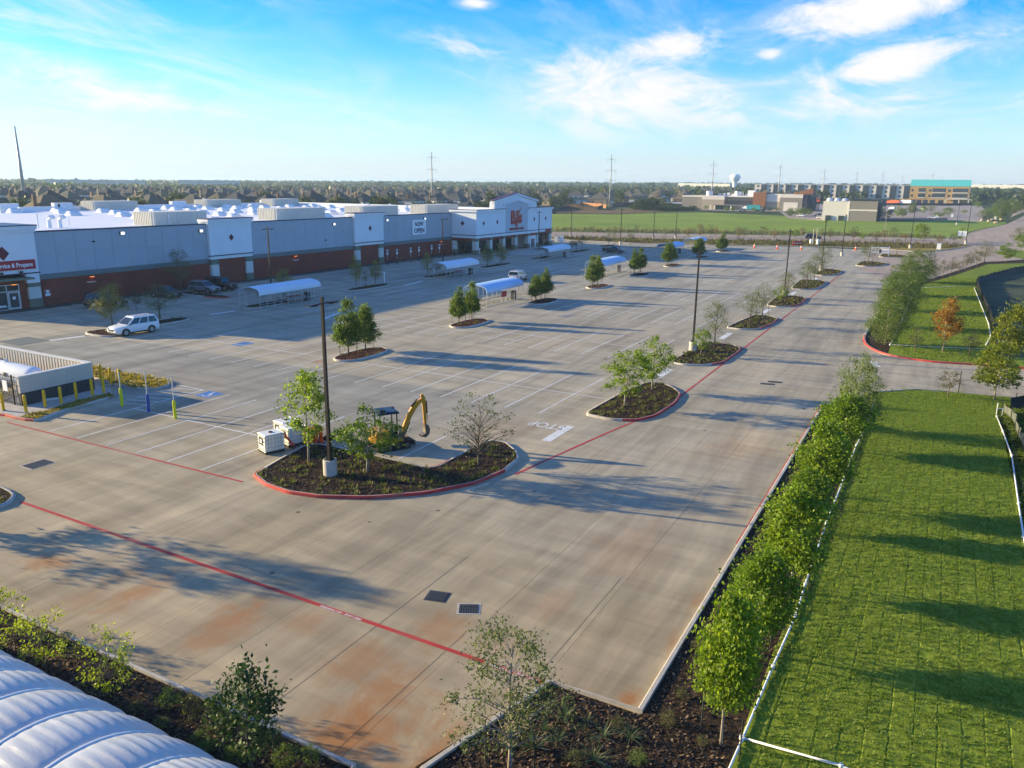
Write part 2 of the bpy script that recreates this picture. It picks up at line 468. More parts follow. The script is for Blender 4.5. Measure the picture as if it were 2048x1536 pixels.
m_dirt = soil("bare_dirt", [(0.3, (0.09, 0.06, 0.035)), (0.5, (0.17, 0.11, 0.06)), (0.7, (0.26, 0.18, 0.10))], 1.2, 0.08, big=0.06, var=0.3)
m_basin = soil("basin_ground", [(0.3, (0.035, 0.045, 0.025)), (0.5, (0.075, 0.09, 0.055)), (0.72, (0.14, 0.15, 0.10))], 2.2, 0.08, big=0.2, var=0.3)
m_far = soil("far_ground", [(0.3, (0.025, 0.045, 0.014)), (0.55, (0.06, 0.085, 0.03)), (0.75, (0.12, 0.13, 0.06))], 0.06, 0.0, big=0.01, var=0.3)
m_yard = soil("yard_grass", [(0.3, (0.05, 0.08, 0.018)), (0.55, (0.10, 0.13, 0.035)), (0.75, (0.17, 0.16, 0.07))], 0.2, 0.0, big=0.04, var=0.3)
m_white_line = mat("white_line_paint", (0.68, 0.67, 0.63), 0.7, 0.10, 2.0, coord='World', dirt=((0.42, 0.39, 0.34), 0.7))
m_red_line = mat("red_line_paint", (0.46, 0.045, 0.035), 0.7, 0.18, 0.9, coord='World', dirt=((0.37, 0.19, 0.14), 0.95))
m_red_kerb = mat("red_kerb_paint", (0.48, 0.05, 0.04), 0.65, 0.2, 1.2, coord='World', dirt=((0.36, 0.2, 0.15), 0.5))
m_blue_line = mat("blue_paint", (0.05, 0.18, 0.45), 0.7, 0.15, 2.0, coord='World', dirt=((0.3, 0.29, 0.27), 0.6))


# ------------------------------------------------------------------ terrain, pavements, lawns
def build_ground():
    xs = sorted(set([-9000, -6000, -4000, -3000, -2400] + list(range(-2000, 1501, 125)) + [2200, 3200, 5000, 8000]))
    # ground sheet following the gentle rise beyond the lot
    poly = [(-9000, -2500), (8000, -2500), (8000, 12000), (-9000, 12000)]
    b = bmesh.new()
    b.faces.new([b.verts.new((x, y, 0)) for x, y in poly])
    geom = lambda: b.verts[:] + b.edges[:] + b.faces[:]
    for k in range(0, 2):
        c = 220.0 if k == 0 else 220.0 + 18.0 / 0.0085
        bmesh.ops.bisect_plane(b, geom=geom(), plane_co=(0, c / 0.875, 0), plane_no=(0.485, 0.875, 0))
    for xx in range(-8000, 8000, 800):
        bmesh.ops.bisect_plane(b, geom=geom(), plane_co=(xx, 0, 0), plane_no=(1, 0, 0))
    for v in b.verts: v.co.z = terr(v.co.x, v.co.y) - 0.09
    bmesh.ops.recalc_face_normals(b, faces=b.faces)
    me = bpy.data.meshes.new("ground"); b.to_mesh(me); b.free()
    if me.polygons[0].normal.z < 0: me.flip_normals()
    me.materials.append(m_far)
    link("ground", me, kind='structure')

    # the car park: a base sheet and concrete slabs with open joints
    LOT = [(-97.0, 13.9), (-12.0, 13.9), (-10.6, 9.0), (-10.6, 14.7), (-9.3, 19.8), (-6.2, 19.9), (-6.2, 204.5), (-36.0, 208.0), (-112.0, 208.0), (-112.0, 190.5), (-92.0, 190.5), (-97.0, 150.0)]
    base = drape("parking_lot", [(-130, 0), (-3, 0), (-3, 226), (-112, 226), (-130, 190)], -0.05, m_joint)
    gx = [-113.0] + [-98.0 + 3.25 * 2 * i for i in range(15)]
    W = 6.5 / 2
    xs = [-6.2 - 3.3 * i for i in range(28)]              # joints run away from the camera every 3.3 m
    ys = [1.0 + 9.8 * i for i in range(24)]
    gap = 0.0055
    cells = []
    for i in range(len(xs) - 1):
        for j in range(len(ys) - 1):
            x1, x0, y0, y1 = xs[i], xs[i + 1], ys[j], min(ys[j + 1], 226.0)
            if y1 < 5: continue
            if x0 > -12 and y0 < 10 and False: continue
            cells.append(((x0 + x1) / 2, (y0 + y1) / 2, x1 - x0, y1 - y0))
    dist = lambda c: math.hypot(c[0], c[1])
    ok = [c for c in cells if c[0] > -1.9 * c[1] - 12]
    ok.sort(key=dist)
    meshes = {}
    rest = MB()
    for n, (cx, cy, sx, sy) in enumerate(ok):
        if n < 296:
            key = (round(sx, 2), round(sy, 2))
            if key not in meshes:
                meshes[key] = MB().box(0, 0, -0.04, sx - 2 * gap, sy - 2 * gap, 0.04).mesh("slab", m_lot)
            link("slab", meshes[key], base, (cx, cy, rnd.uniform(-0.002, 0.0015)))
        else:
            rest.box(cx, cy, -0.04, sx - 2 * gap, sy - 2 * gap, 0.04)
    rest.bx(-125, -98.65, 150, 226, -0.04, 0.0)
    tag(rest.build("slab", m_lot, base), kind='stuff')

    # drives and roads beyond
    drape("driveway", [(-3.18, 65.71), (-0.53, 68.22), (1.92, 68.8), (6.9, 69.56), (13.61, 70.69), (15.67, 83.86), (7.71, 81.64), (4.29, 81.17), (0.69, 80.15), (-1.82, 80.59), (-3.81, 81.7), (-5.32, 84.39), (-6.06, 87.54), (-6.5, 90.0), (-6.5, 58.0)], -0.004, m_lot)
    drape("access_road", [(-17.78, 231.32), (-9.74, 227.79), (-3.93, 225.97), (1.62, 239.99), (7.55, 259.89), (5.38, 263.95), (-11.38, 259.75), (-42.01, 248.47), (-78.31, 231.09), (-114.15, 217.91), (-125.3, 239.16), (-116.21, 243.71), (-72.76, 266.24), (-27.83, 286.65), (1.5, 290.0), (5.85, 303.94), (7.36, 327.92), (11.38, 351.82), (22.49, 405.38), (32.68, 486.9), (44.49, 592.33), (71.22, 601.8), (42.74, 413.8), (20.49, 253.17), (11.55, 231.71), (16.34, 223.4), (16.76, 217.35), (11.54, 207.68), (8.33, 203.83), (1.76, 171.99), (-1.35, 157.99), (-3.5, 169.96), (-6.5, 150.0), (-14.0, 170.0), (-14, 200)], 0.012, m_road)
    drape("meadow", [(-124.72, 241.72), (-117.07, 245.52), (-73.82, 270.09), (-28.04, 288.64), (0.78, 292.0), (5.86, 305.94), (7.27, 331.92), (11.48, 355.81), (22.58, 407.37), (23.77, 427.34), (1.09, 434.0), (-27.12, 403.09), (-52.25, 396.57), (-75.54, 439.56), (-126.3, 458.94), (-148.39, 435.41), (-154.92, 405.41), (-186.16, 389.83), (-206.8, 377.01)], 0.03, m_field)
    drape("meadow_verge", [(-124.37, 237.39), (-116.21, 243.71), (-72.22, 264.31), (-27.63, 284.66), (0.09, 288.0), (0.01, 300.0), (-29.28, 300.58), (-78.64, 287.44), (-125.71, 263.56), (-135.53, 258.64)], 0.055, soil("weedy_grass", [(0.3, (0.06, 0.09, 0.025)), (0.5, (0.16, 0.19, 0.07)), (0.7, (0.30, 0.30, 0.14))], 0.9, 0.1, big=0.12, var=0.3))
    drape("road_verge", [(-109.5, 209.06), (-78.33, 209.86), (-58.32, 214.2), (-49.0, 220.62), (-34.07, 225.44), (-17.78, 231.32), (-9.74, 227.79), (-3.93, 225.97), (1.62, 239.99), (7.31, 259.9), (5.36, 261.95), (-11.27, 257.75), (-41.66, 246.5), (-77.02, 227.31), (-113.22, 216.14)], 0.03, m_scrub)
    drape("dry_verge", [(-77.62, 207.99), (-58.32, 214.2), (-48.57, 218.67), (-34.07, 225.44), (-17.77, 231.32), (-9.74, 227.79), (-3.93, 225.97), (1.62, 239.99), (7.19, 259.9), (1.59, 258.0), (-10.66, 245.77), (-35.32, 233.34), (-60.99, 223.84)], 0.06, m_dry)
    drape("far_parking_lot", [(-69.89, 414.14), (-52.25, 396.57), (-51.3, 414.84), (-47.24, 473.65), (-27.55, 409.07), (1.09, 434.0), (13.27, 425.79), (20.78, 565.62), (21.68, 755.69), (-36.58, 745.1), (-138.66, 647.32), (-137.77, 488.96), (-88.36, 496.19)], 0.04, m_far_paving)
    drape("dark_strip_lane", [(-26.5, 409.14), (0.03, 436.0), (-0.11, 464.0), (-28.87, 443.06)], 0.07, mat("dark_lane_surface", (0.05, 0.05, 0.052), 0.9, 0.15, 0.5, coord='World'))  # one dark tone, darker than the paving around it
    drape("boulevard", [(28.08, 483.18), (41.21, 590.56), (64.03, 606.63), (82.26, 902.26), (52.97, 878.4), (44.09, 696.61)], 0.06, m_road)
    drape("bare_ground", [(-200.98, 389.16), (-158.5, 414.74), (-146.0, 455.16), (-178.19, 492.77), (-192.1, 459.46), (-217.53, 421.14)], 0.05, m_dirt)
    drape("yard_ground", [(-240, 60), (-190, 220), (-190, 395), (-150, 470), (-160, 560), (-400, 1100), (-900, 900), (-700, 60)], 0.02, m_yard)

    # planting beds and lawns beside the lot
    drape("south_planting_bed", [(-60, 13.75), (-12.3, 13.75), (-10.9, 9.0), (-10.75, 14.7), (-9.2, 19.72), (-6.1, 19.72), (-6.1, 59.7), (-5.4, 60.0), (-3.07, 62.54), (-2.99, 53.44), (-3.16, 50.22), (-3.13, 43.49), (-3.17, 37.1), (-3.1, 31.24), (-3.03, 27.71), (-3.15, 24.06), (-3.23, 20.04), (-3.3, 17), (-3.0, 2), (-60, 2)], 0.055, m_mulch, step=4.0)
    drape("lawn", [(-3.23, 20.04), (-3.15, 24.06), (-3.03, 27.71), (-3.1, 31.24), (-3.17, 37.1), (-3.13, 43.49), (-3.16, 50.22), (-2.99, 53.44), (-3.07, 62.54), (-3.15, 65.37), (-0.52, 67.86), (1.92, 68.44), (6.88, 69.21), (13.56, 70.35), (22, 30), (22, 2), (-3.0, 2), (-3.3, 17)], 0.06, m_lawn, step=3.0)
    drape("north_planting_bed", [(-6.0, 160.0), (-3.49, 169.61), (-1.32, 155.55), (1.9, 169.2), (8.23, 200.95), (16.48, 213.33), (15.98, 205.84), (8.77, 197.29), (2.15, 165.38), (-2.6, 146.27), (-2.67, 141.58), (-3.05, 130.89), (-3.23, 105.49), (-3.42, 86.75), (-3.5, 82.17), (-3.83, 81.96), (-5.26, 84.72), (-5.93, 87.63), (-6.05, 96.0)], 0.055, m_mulch, step=6.0)
    drape("north_lawn", [(-3.42, 86.75), (-3.23, 105.49), (-3.05, 130.89), (-2.67, 141.58), (-2.6, 146.27), (2.15, 165.38), (8.77, 197.29), (15.98, 205.84), (30.34, 211.43), (25.53, 174.89), (14.18, 194.74), (6.2, 161.6), (5.64, 151.06), (5.91, 128.3), (6.19, 109.41), (5.95, 93.22), (6.08, 86.25), (18.1, 89.92), (17.01, 83.62), (7.72, 81.88), (4.3, 81.41), (0.68, 80.39), (-1.74, 80.89), (-3.39, 81.96)], 0.06, m_lawn, step=6.0)
    drape("detention_basin", [(27.71, 191.46), (14.26, 196.05), (6.2, 161.6), (5.63, 150.26), (5.89, 127.72), (6.17, 108.99), (5.95, 93.22), (6.06, 85.99), (18.1, 89.92)], 0.03, m_basin, step=8.0)
    drape("dirt_bank", [(4.89, 63.93), (5.49, 66.27), (11.99, 72.13), (8.84, 36.13), (5.09, 38.93), (4.98, 44.53), (4.94, 53.94)], 0.075, m_basin, step=5.0)
    drape("far_right_lawn", [(11.54, 231.67), (16.85, 218.9), (24.06, 221.09), (27.81, 259.35), (14.35, 245.09)], 0.05, m_lawn, step=20)


build_ground()


# ------------------------------------------------------------------ kerbs and planting islands
def kerb_strip(mb, pts, w=0.16, h=0.15, closed=False, mi=0, z=0.0):
    """a kerb along a line; pts run with the pavement on the outside"""
    n = len(pts)
    P = [Vector((p[0], p[1], 0)) for p in pts]
    rings = []
    for i in range(n):
        a = P[(i + 1) % n] if (closed or i < n - 1) else P[i]
        b = P[i - 1] if (closed or i > 0) else P[i]
        d = (a - b).normalized()
        nrm = Vector((-d.y, d.x, 0))
        o = P[i]; q = P[i] + nrm * w
        rings.append([(o.x, o.y, z - 0.03), (o.x + nrm.x * 0.012, o.y + nrm.y * 0.012, z + h - 0.03), (o.x + nrm.x * 0.045, o.y + nrm.y * 0.045, z + h), (q.x, q.y, z + h), (q.x, q.y, z - 0.03)])
    if closed: rings.append(rings[0])
    return mb.loft(rings, mi, caps=not closed)


def smooth_poly(pts, it=2):
    for _ in range(it):
        q = []
        n = len(pts)
        for i in range(n):
            a, b = pts[i], pts[(i + 1) % n]
            q += [(a[0] * 0.75 + b[0] * 0.25, a[1] * 0.75 + b[1] * 0.25), (a[0] * 0.25 + b[0] * 0.75, a[1] * 0.25 + b[1] * 0.75)]
        pts = q
    return pts


def ccw(p):
    a = sum(p[i][0] * p[(i + 1) % len(p)][1] - p[(i + 1) % len(p)][0] * p[i][1] for i in range(len(p)))
    return p if a > 0 else p[::-1]


def inset(p, w):
    n = len(p); out = []
    for i in range(n):
        d = (Vector(p[(i + 1) % n]) - Vector(p[i - 1])).normalized()
        out.append((p[i][0] - d.y * w, p[i][1] + d.x * w))
    return out


def inside(p, x, y):
    c = False
    for i in range(len(p)):
        (x0, y0), (x1, y1) = p[i - 1], p[i]
        if (y0 > y) != (y1 > y) and x < (x1 - x0) * (y - y0) / (y1 - y0) + x0: c = not c
    return c


m_tuft_green = leaf_mat("tuft_green", (0.07, 0.085, 0.016), (0.14, 0.16, 0.03), (0.26, 0.22, 0.07), 0.3)
m_tuft_dark = leaf_mat("tuft_dark", (0.018, 0.03, 0.008), (0.05, 0.07, 0.018), (0.10, 0.10, 0.035), 0.25)
m_chip = leaf_mat("bark_chip", (0.02, 0.012, 0.008), (0.09, 0.055, 0.035), (0.22, 0.15, 0.10), 0.0, 0.9)
m_redchip = leaf_mat("red_bark_chip", (0.035, 0.012, 0.008), (0.15, 0.05, 0.03), (0.27, 0.12, 0.08), 0.0, 0.9)
m_blade = leaf_mat("grass_blade", (0.13, 0.185, 0.018), (0.22, 0.29, 0.03), (0.34, 0.36, 0.07), 0.4)


def blades(name, spots, m, h=0.12, w=0.02, n=8, spread=0.10, seed=1, parent=None, lean=0.8):
    """tufts of thin blades, one triangle each"""
    rng = np.random.default_rng(seed)
    S = np.array(spots, float)
    if len(S) == 0: return None
    C = np.repeat(S, n, axis=0)
    N = len(C)
    sc = np.repeat(rng.uniform(0.6, 1.35, len(S)), n)
    a = rng.uniform(0, 2 * np.pi, N); r = rng.uniform(0, 1, N) ** 0.6 * spread * sc
    b = np.stack([C[:, 0] + np.cos(a) * r * 0.6, C[:, 1] + np.sin(a) * r * 0.6, C[:, 2]], 1)
    hh = h * sc * rng.uniform(0.6, 1.2, N)
    tip = b + np.stack([np.cos(a) * hh * lean * rng.uniform(0.2, 1, N), np.sin(a) * hh * lean * rng.uniform(0.2, 1, N), hh], 1)
    t = a + np.pi / 2 + rng.normal(0, 0.5, N)
    s = np.stack([np.cos(t), np.sin(t), np.zeros(N)], 1) * (w * sc)[:, None]
    V = np.empty((N, 3, 3)); V[:, 0] = b - s; V[:, 1] = b + s; V[:, 2] = tip
    return tri_mesh(name, V.reshape(-1, 3), 3, m, parent)


def tri_mesh(name, V, k, m, parent=None, kind='stuff', lnk=True):
    n = len(V) // k
    me = bpy.data.meshes.new(name)
    me.vertices.add(len(V)); me.loops.add(len(V)); me.polygons.add(n)
    me.vertices.foreach_set('co', np.ascontiguousarray(V, dtype=np.float32).ravel())
    me.loops.foreach_set('vertex_index', np.arange(len(V), dtype=np.int32))
    me.polygons.foreach_set('loop_start', np.arange(0, len(V), k, dtype=np.int32))
    me.polygons.foreach_set('loop_total', np.full(n, k, dtype=np.int32))
    me.materials.append(m)
    me.update(calc_edges=True)
    if not lnk: return me
    return link(name, me, parent, kind=kind)


def chips(name, poly, dens, m, z, size=0.07, seed=3, parent=None, zfun=None):
    rng = np.random.default_rng(seed)
    P = np.array(poly); lo, hi = P.min(0), P.max(0)
    N = int((hi - lo).prod() * dens)
    X = rng.uniform(lo, hi, (N, 2))
    keep = np.zeros(N, bool)
    x, y = X[:, 0], X[:, 1]
    for i in range(len(P)):
        (x0, y0), (x1, y1) = P[i - 1], P[i]
        if y0 == y1: continue
        keep ^= ((y0 > y) != (y1 > y)) & (x < (x1 - x0) * (y - y0) / (y1 - y0) + x0)
    X = X[keep]; N = len(X)
    a = rng.uniform(0, 2 * np.pi, N); e = rng.uniform(-0.75, 0.75, N); e2 = rng.uniform(-0.6, 0.6, N)
    L = size * rng.uniform(0.5, 1.6, N); W = L * rng.uniform(0.25, 0.6, N)
    d = np.stack([np.cos(a), np.sin(a), np.tan(e)], 1) * L[:, None] / 2
    s = np.stack([-np.sin(a), np.cos(a), np.tan(e2)], 1) * W[:, None] / 2
    c = np.concatenate([X, np.full((N, 1), z) + rng.uniform(0, 0.035, (N, 1))], 1)
    V = np.stack([c - d - s, c + d - s, c + d + s, c - d + s], 1)
    return tri_mesh(name, V.reshape(-1, 3), 4, m, parent)


def spots_in(poly, dens, z, seed, jit=1.0, rowdir=None):
    r = random.Random(seed); out = []
    xs = [p[0] for p in poly]; ys = [p[1] for p in poly]
    area = (max(xs) - min(xs)) * (max(ys) - min(ys))
    for _ in range(int(area * dens)):
        x, y = r.uniform(min(xs), max(xs)), r.uniform(min(ys), max(ys))
        if inside(poly, x, y): out.append((x, y, z))
    return out


def island(poly, mulch, chipm, redspan=None, tufts=0.0, sm=1, seed=1, near=False, dark=False):
    """a kerbed bed: the concrete ring, the mulch and what grows through it"""
    p = ccw(smooth_poly(poly, sm) if sm else poly)
    o = MB().prism(inset(p, 0.12), -0.02, 0.105).build("planting_island", mulch)
    o['kind'] = 'structure'
    k = MB(); kerb_strip(k, p, closed=True)
    k.build("kerb", m_kerb, o, smooth=50)
    if redspan:
        # the painted part of the kerb face
        sel = [q for q in p]
        f = MB()
        run = []
        for q in sel + sel[:1]:
            if redspan(q): run.append(q)
            else:
                if len(run) > 2: red_face(f, run)
                run = []
        if len(run) > 2: red_face(f, run)
        if f.v: f.build("kerb_paint", m_red_kerb, o)
    inn = inset(p, 0.22)
    if chipm:
        chips("mulch_chips", inn, 160 if near else 22, chipm, 0.11, 0.06 if near else 0.14, seed, o)
    if tufts:
        blades("grass_tufts", spots_in(inn, tufts, 0.10, seed), m_tuft_dark if dark else m_tuft_green, 0.20, 0.022 if near else 0.035, 14 if near else 9, 0.24, seed, o)
    return o


def red_face(f, run, w=0.02):
    """thin paint skin on the outer face and top edge of a kerb"""
    n = len(run)
    rings = []
    for i in range(n):
        d = (Vector(run[min(i + 1, n - 1)]) - Vector(run[max(i - 1, 0)])).normalized()
        nx, ny = -d.y, d.x
        x, y = run[i]
        rings.append([(x - nx * 0.004, y - ny * 0.004, 0.003), (x + nx * 0.008, y + ny * 0.008, 0.121), (x + nx * 0.042, y + ny * 0.042, 0.153), (x + nx * 0.10, y + ny * 0.10, 0.154)])
    f.loft(rings, 0, caps=False, closed=False)


I1 = [(-31.11, 28.18), (-29.47, 27.47), (-27.68, 27.26), (-25.86, 27.64), (-23.62, 28.8), (-21.58, 30.67), (-20.1, 33.13), (-19.63, 35.55), (-19.87, 37.75), (-20.58, 38.84), (-21.88, 39.9), (-22.96, 39.93), (-23.25, 38.32), (-23.29, 33.85), (-27.58, 33.99), (-31.54, 33.95), (-32.13, 33.16), (-31.68, 30.78)]


def build_islands():
    def densify(p, n=3):
        q = []
        for i in range(len(p)):
            a, b = p[i], p[(i + 1) % len(p)]
            q += [(a[0] + (b[0] - a[0]) * k / n, a[1] + (b[1] - a[1]) * k / n) for k in range(n)]
        return q
    o = island(densify(I1), m_mulch, m_chip, lambda q: q[1] < 29.3 or (q[0] > -24.0 and q[1] < 35.8), 3.0, 2, 11, True)
    # lettering on the painted kerb is flat print on the kerb face
    ends = [
        [(-20.43, 48.01), (-18.2, 47.69), (-16.64, 48.49), (-15.85, 50.2), (-15.68, 54.14), (-16.08, 56.84), (-17.06, 58.36), (-18.38, 59.41), (-19.67, 59.01), (-20.24, 54.16)],
        [(-20.34, 67.16), (-19.0, 66.81), (-17.11, 67.61), (-16.02, 69.83), (-15.93, 75.52), (-16.2, 77.31), (-17.52, 78.53), (-19.4, 78.56), (-20.34, 78.06)],
        [(-20.51, 88.01), (-18.71, 87.68), (-16.97, 88.78), (-16.28, 93.41), (-16.3, 97.52), (-17.53, 99.08), (-19.59, 99.38)],
        [(-20.02, 108.19), (-18.39, 107.62), (-16.72, 109.08), (-16.02, 112.76), (-16.22, 118.41), (-17.6, 120.2), (-20.44, 119.33)],
        [(-20.3, 128.67), (-18.44, 128.76), (-16.8, 130.23), (-16.31, 135.4), (-16.45, 141.31), (-17.39, 143.64), (-21.12, 142.83)],
        [(-20.3, 152.6), (-18.6, 152.0), (-17.0, 153.6), (-16.2, 158.0), (-16.4, 163.0), (-18.0, 165.5), (-20.2, 165.0)],
        [(-15.6, 176.6), (-13.6, 175.8), (-11.2, 177.2), (-9.9, 182.0), (-10.2, 186.5), (-12.6, 188.6), (-15.4, 187.8)],
        [(-13.0, 202.2), (-7.6, 203.4), (-6.6, 207.6), (-8.0, 212.2), (-13.0, 212.8)],
    ]
    for i, p in enumerate(ends):
        island(densify(p, 2), m_mulch if i < 7 else m_redmulch, m_chip, (lambda q: q[0] > -17.6 and q[1] < 58) if i == 0 else (lambda q: q[0] > -16.9) if i < 4 else None, 3.2 if i < 2 else 2.2, 2, 20 + i, i == 0)
    for i, (x0, y0, y1) in enumerate([(-47.3, 52.1, 58.7), (-47.6, 71.6, 78.3), (-48.2, 91.8, 98.2), (-48.2, 111.2, 117.6), (-48.4, 130.8, 137.4), (-48.7, 151.1, 157.6), (-48.9, 173.2, 179.6), (-49.3, 194.4, 200.8)]):
        w = 2.9
        p = [(x0 + 0.9, y0), (x0 + w - 0.9, y0), (x0 + w, y0 + 1.2), (x0 + w, y1 - 1.2), (x0 + w - 0.9, y1), (x0 + 0.9, y1), (x0, y1 - 1.2), (x0, y0 + 1.2)]
        island(p, m_redmulch, m_redchip if i < 3 else None, None, 0.5, 2, 40 + i, i < 2)
    for i, (x0, y0, y1) in enumerate([(-76.6, 53.4, 60.5), (-76.7, 69.0, 80.4), (-76.9, 88.9, 98.4), (-76.9, 108.2, 119.0), (-77.2, 127.4, 138.6), (-77.4, 148.6, 158.0), (-77.8, 168.8, 180.8), (-78.7, 190.3, 199.5)]):
        w = 2.6
        p = [(x0 + 0.9, y0), (x0 + w - 0.9, y0), (x0 + w, y0 + 1.4), (x0 + w, y1 - 1.4), (x0 + w - 0.9, y1), (x0 + 0.9, y1), (x0, y1 - 1.4), (x0, y0 + 1.4)]
        island(p, m_mulch, None, None, 2.0, 2, 60 + i, dark=True)
    island([(-76.9, 48.4), (-73.2, 48.2), (-72.2, 49.2), (-72.6, 51.5), (-75.2, 52.2), (-76.8, 51.0)], m_redmulch, m_redchip, None, 0.6, 2, 80)
    island([(-95.0, 73.6), (-85.2, 73.2), (-83.9, 74.4), (-85.2, 75.6), (-95.0, 75.4)], m_mulch, None, lambda q: q[0] > -88, 1.0, 1, 81, dark=True)
    island([(-70.5, 191.5), (-58.0, 196.0), (-57.2, 197.6), (-60, 198.6), (-72.0, 194.0)], m_mulch, None, None, 1.0, 1, 82)
    island([(-46.0, 17.0), (-39.0, 17.4), (-38.2, 18.6), (-38.3, 19.7), (-39.6, 20.6), (-46.0, 20.6)], m_mulch, m_chip, None, 1.5, 2, 83, True)
    # long kerbs along the beds
    k = MB(); kerb_strip(k, [(-60.0, 13.9), (-12.2, 13.9), (-10.75, 9.0)][::-1][::-1][::-1], 0.16)
    kerb_strip(k, [(-6.3, 59.6), (-6.3, 19.9), (-9.32, 19.9), (-10.75, 14.7), (-10.75, 9.0)][::-1], 0.17) if False else None
    o = k.build("bed_kerb", m_kerb); o['kind'] = 'structure'
    k = MB(); kerb_strip(k, [(-10.6, 8.0), (-10.6, 14.7), (-9.3, 19.86), (-6.32, 19.86), (-6.32, 57.0), (-5.9, 60.2), (-3.16, 65.54), (-0.52, 68.04), (1.92, 68.62), (6.89, 69.39), (11.71, 70.02)][::-1], 0.17)
    o = k.build("bed_kerb", m_kerb); o['kind'] = 'structure'
    k = MB(); run = smooth_line([(-6.35, 158.0), (-6.35, 100.0), (-6.4, 92.0), (-6.06, 87.54), (-5.32, 84.39), (-3.81, 81.7), (-1.82, 80.59), (0.69, 80.15), (4.29, 81.17), (7.71, 81.64), (13.35, 82.44)])
    kerb_strip(k, run, 0.17)
    o = k.build("bed_kerb", m_kerb); o['kind'] = 'structure'
    f = MB(); red_face(f, [q for q in run if q[1] < 93.0]); f.build("kerb_paint", m_red_kerb, o)
    # paint edge on the lot side of the long right-hand kerb
    f = MB(); f.box(-6.40, 46.0, -0.002, 0.05, 26.0, 0.006); f.build("kerb_paint", m_red_kerb, o)
    k = MB(); kerb_strip(k, smooth_line([(-109.5, 209.06), (-77.62, 207.99), (-58.31, 214.2), (-48.56, 218.67), (-34.06, 225.44), (-17.77, 231.32), (-9.74, 227.79), (-3.92, 225.97), (1.63, 239.99), (7.32, 259.9)]), 0.2, 0.16)
    o = k.build("verge_kerb", m_kerb); o['kind'] = 'structure'
    k = MB(); kerb_strip(k, smooth_line([(0.79, 290.0), (5.98, 303.94), (7.39, 329.92), (11.43, 353.82), (22.49, 405.38)]), 0.3, 0.2, z=0.3)
    o = k.build("verge_kerb", m_kerb); o['kind'] = 'structure'


def smooth_line(p, it=2):
    for _ in range(it):
        q = [p[0]]
        for a, b in zip(p[:-1], p[1:]):
            q += [(a[0] * 0.75 + b[0] * 0.25, a[1] * 0.75 + b[1] * 0.25), (a[0] * 0.25 + b[0] * 0.75, a[1] * 0.25 + b[1] * 0.75)]
        p = q + [p[-1]]
    return p


build_islands()


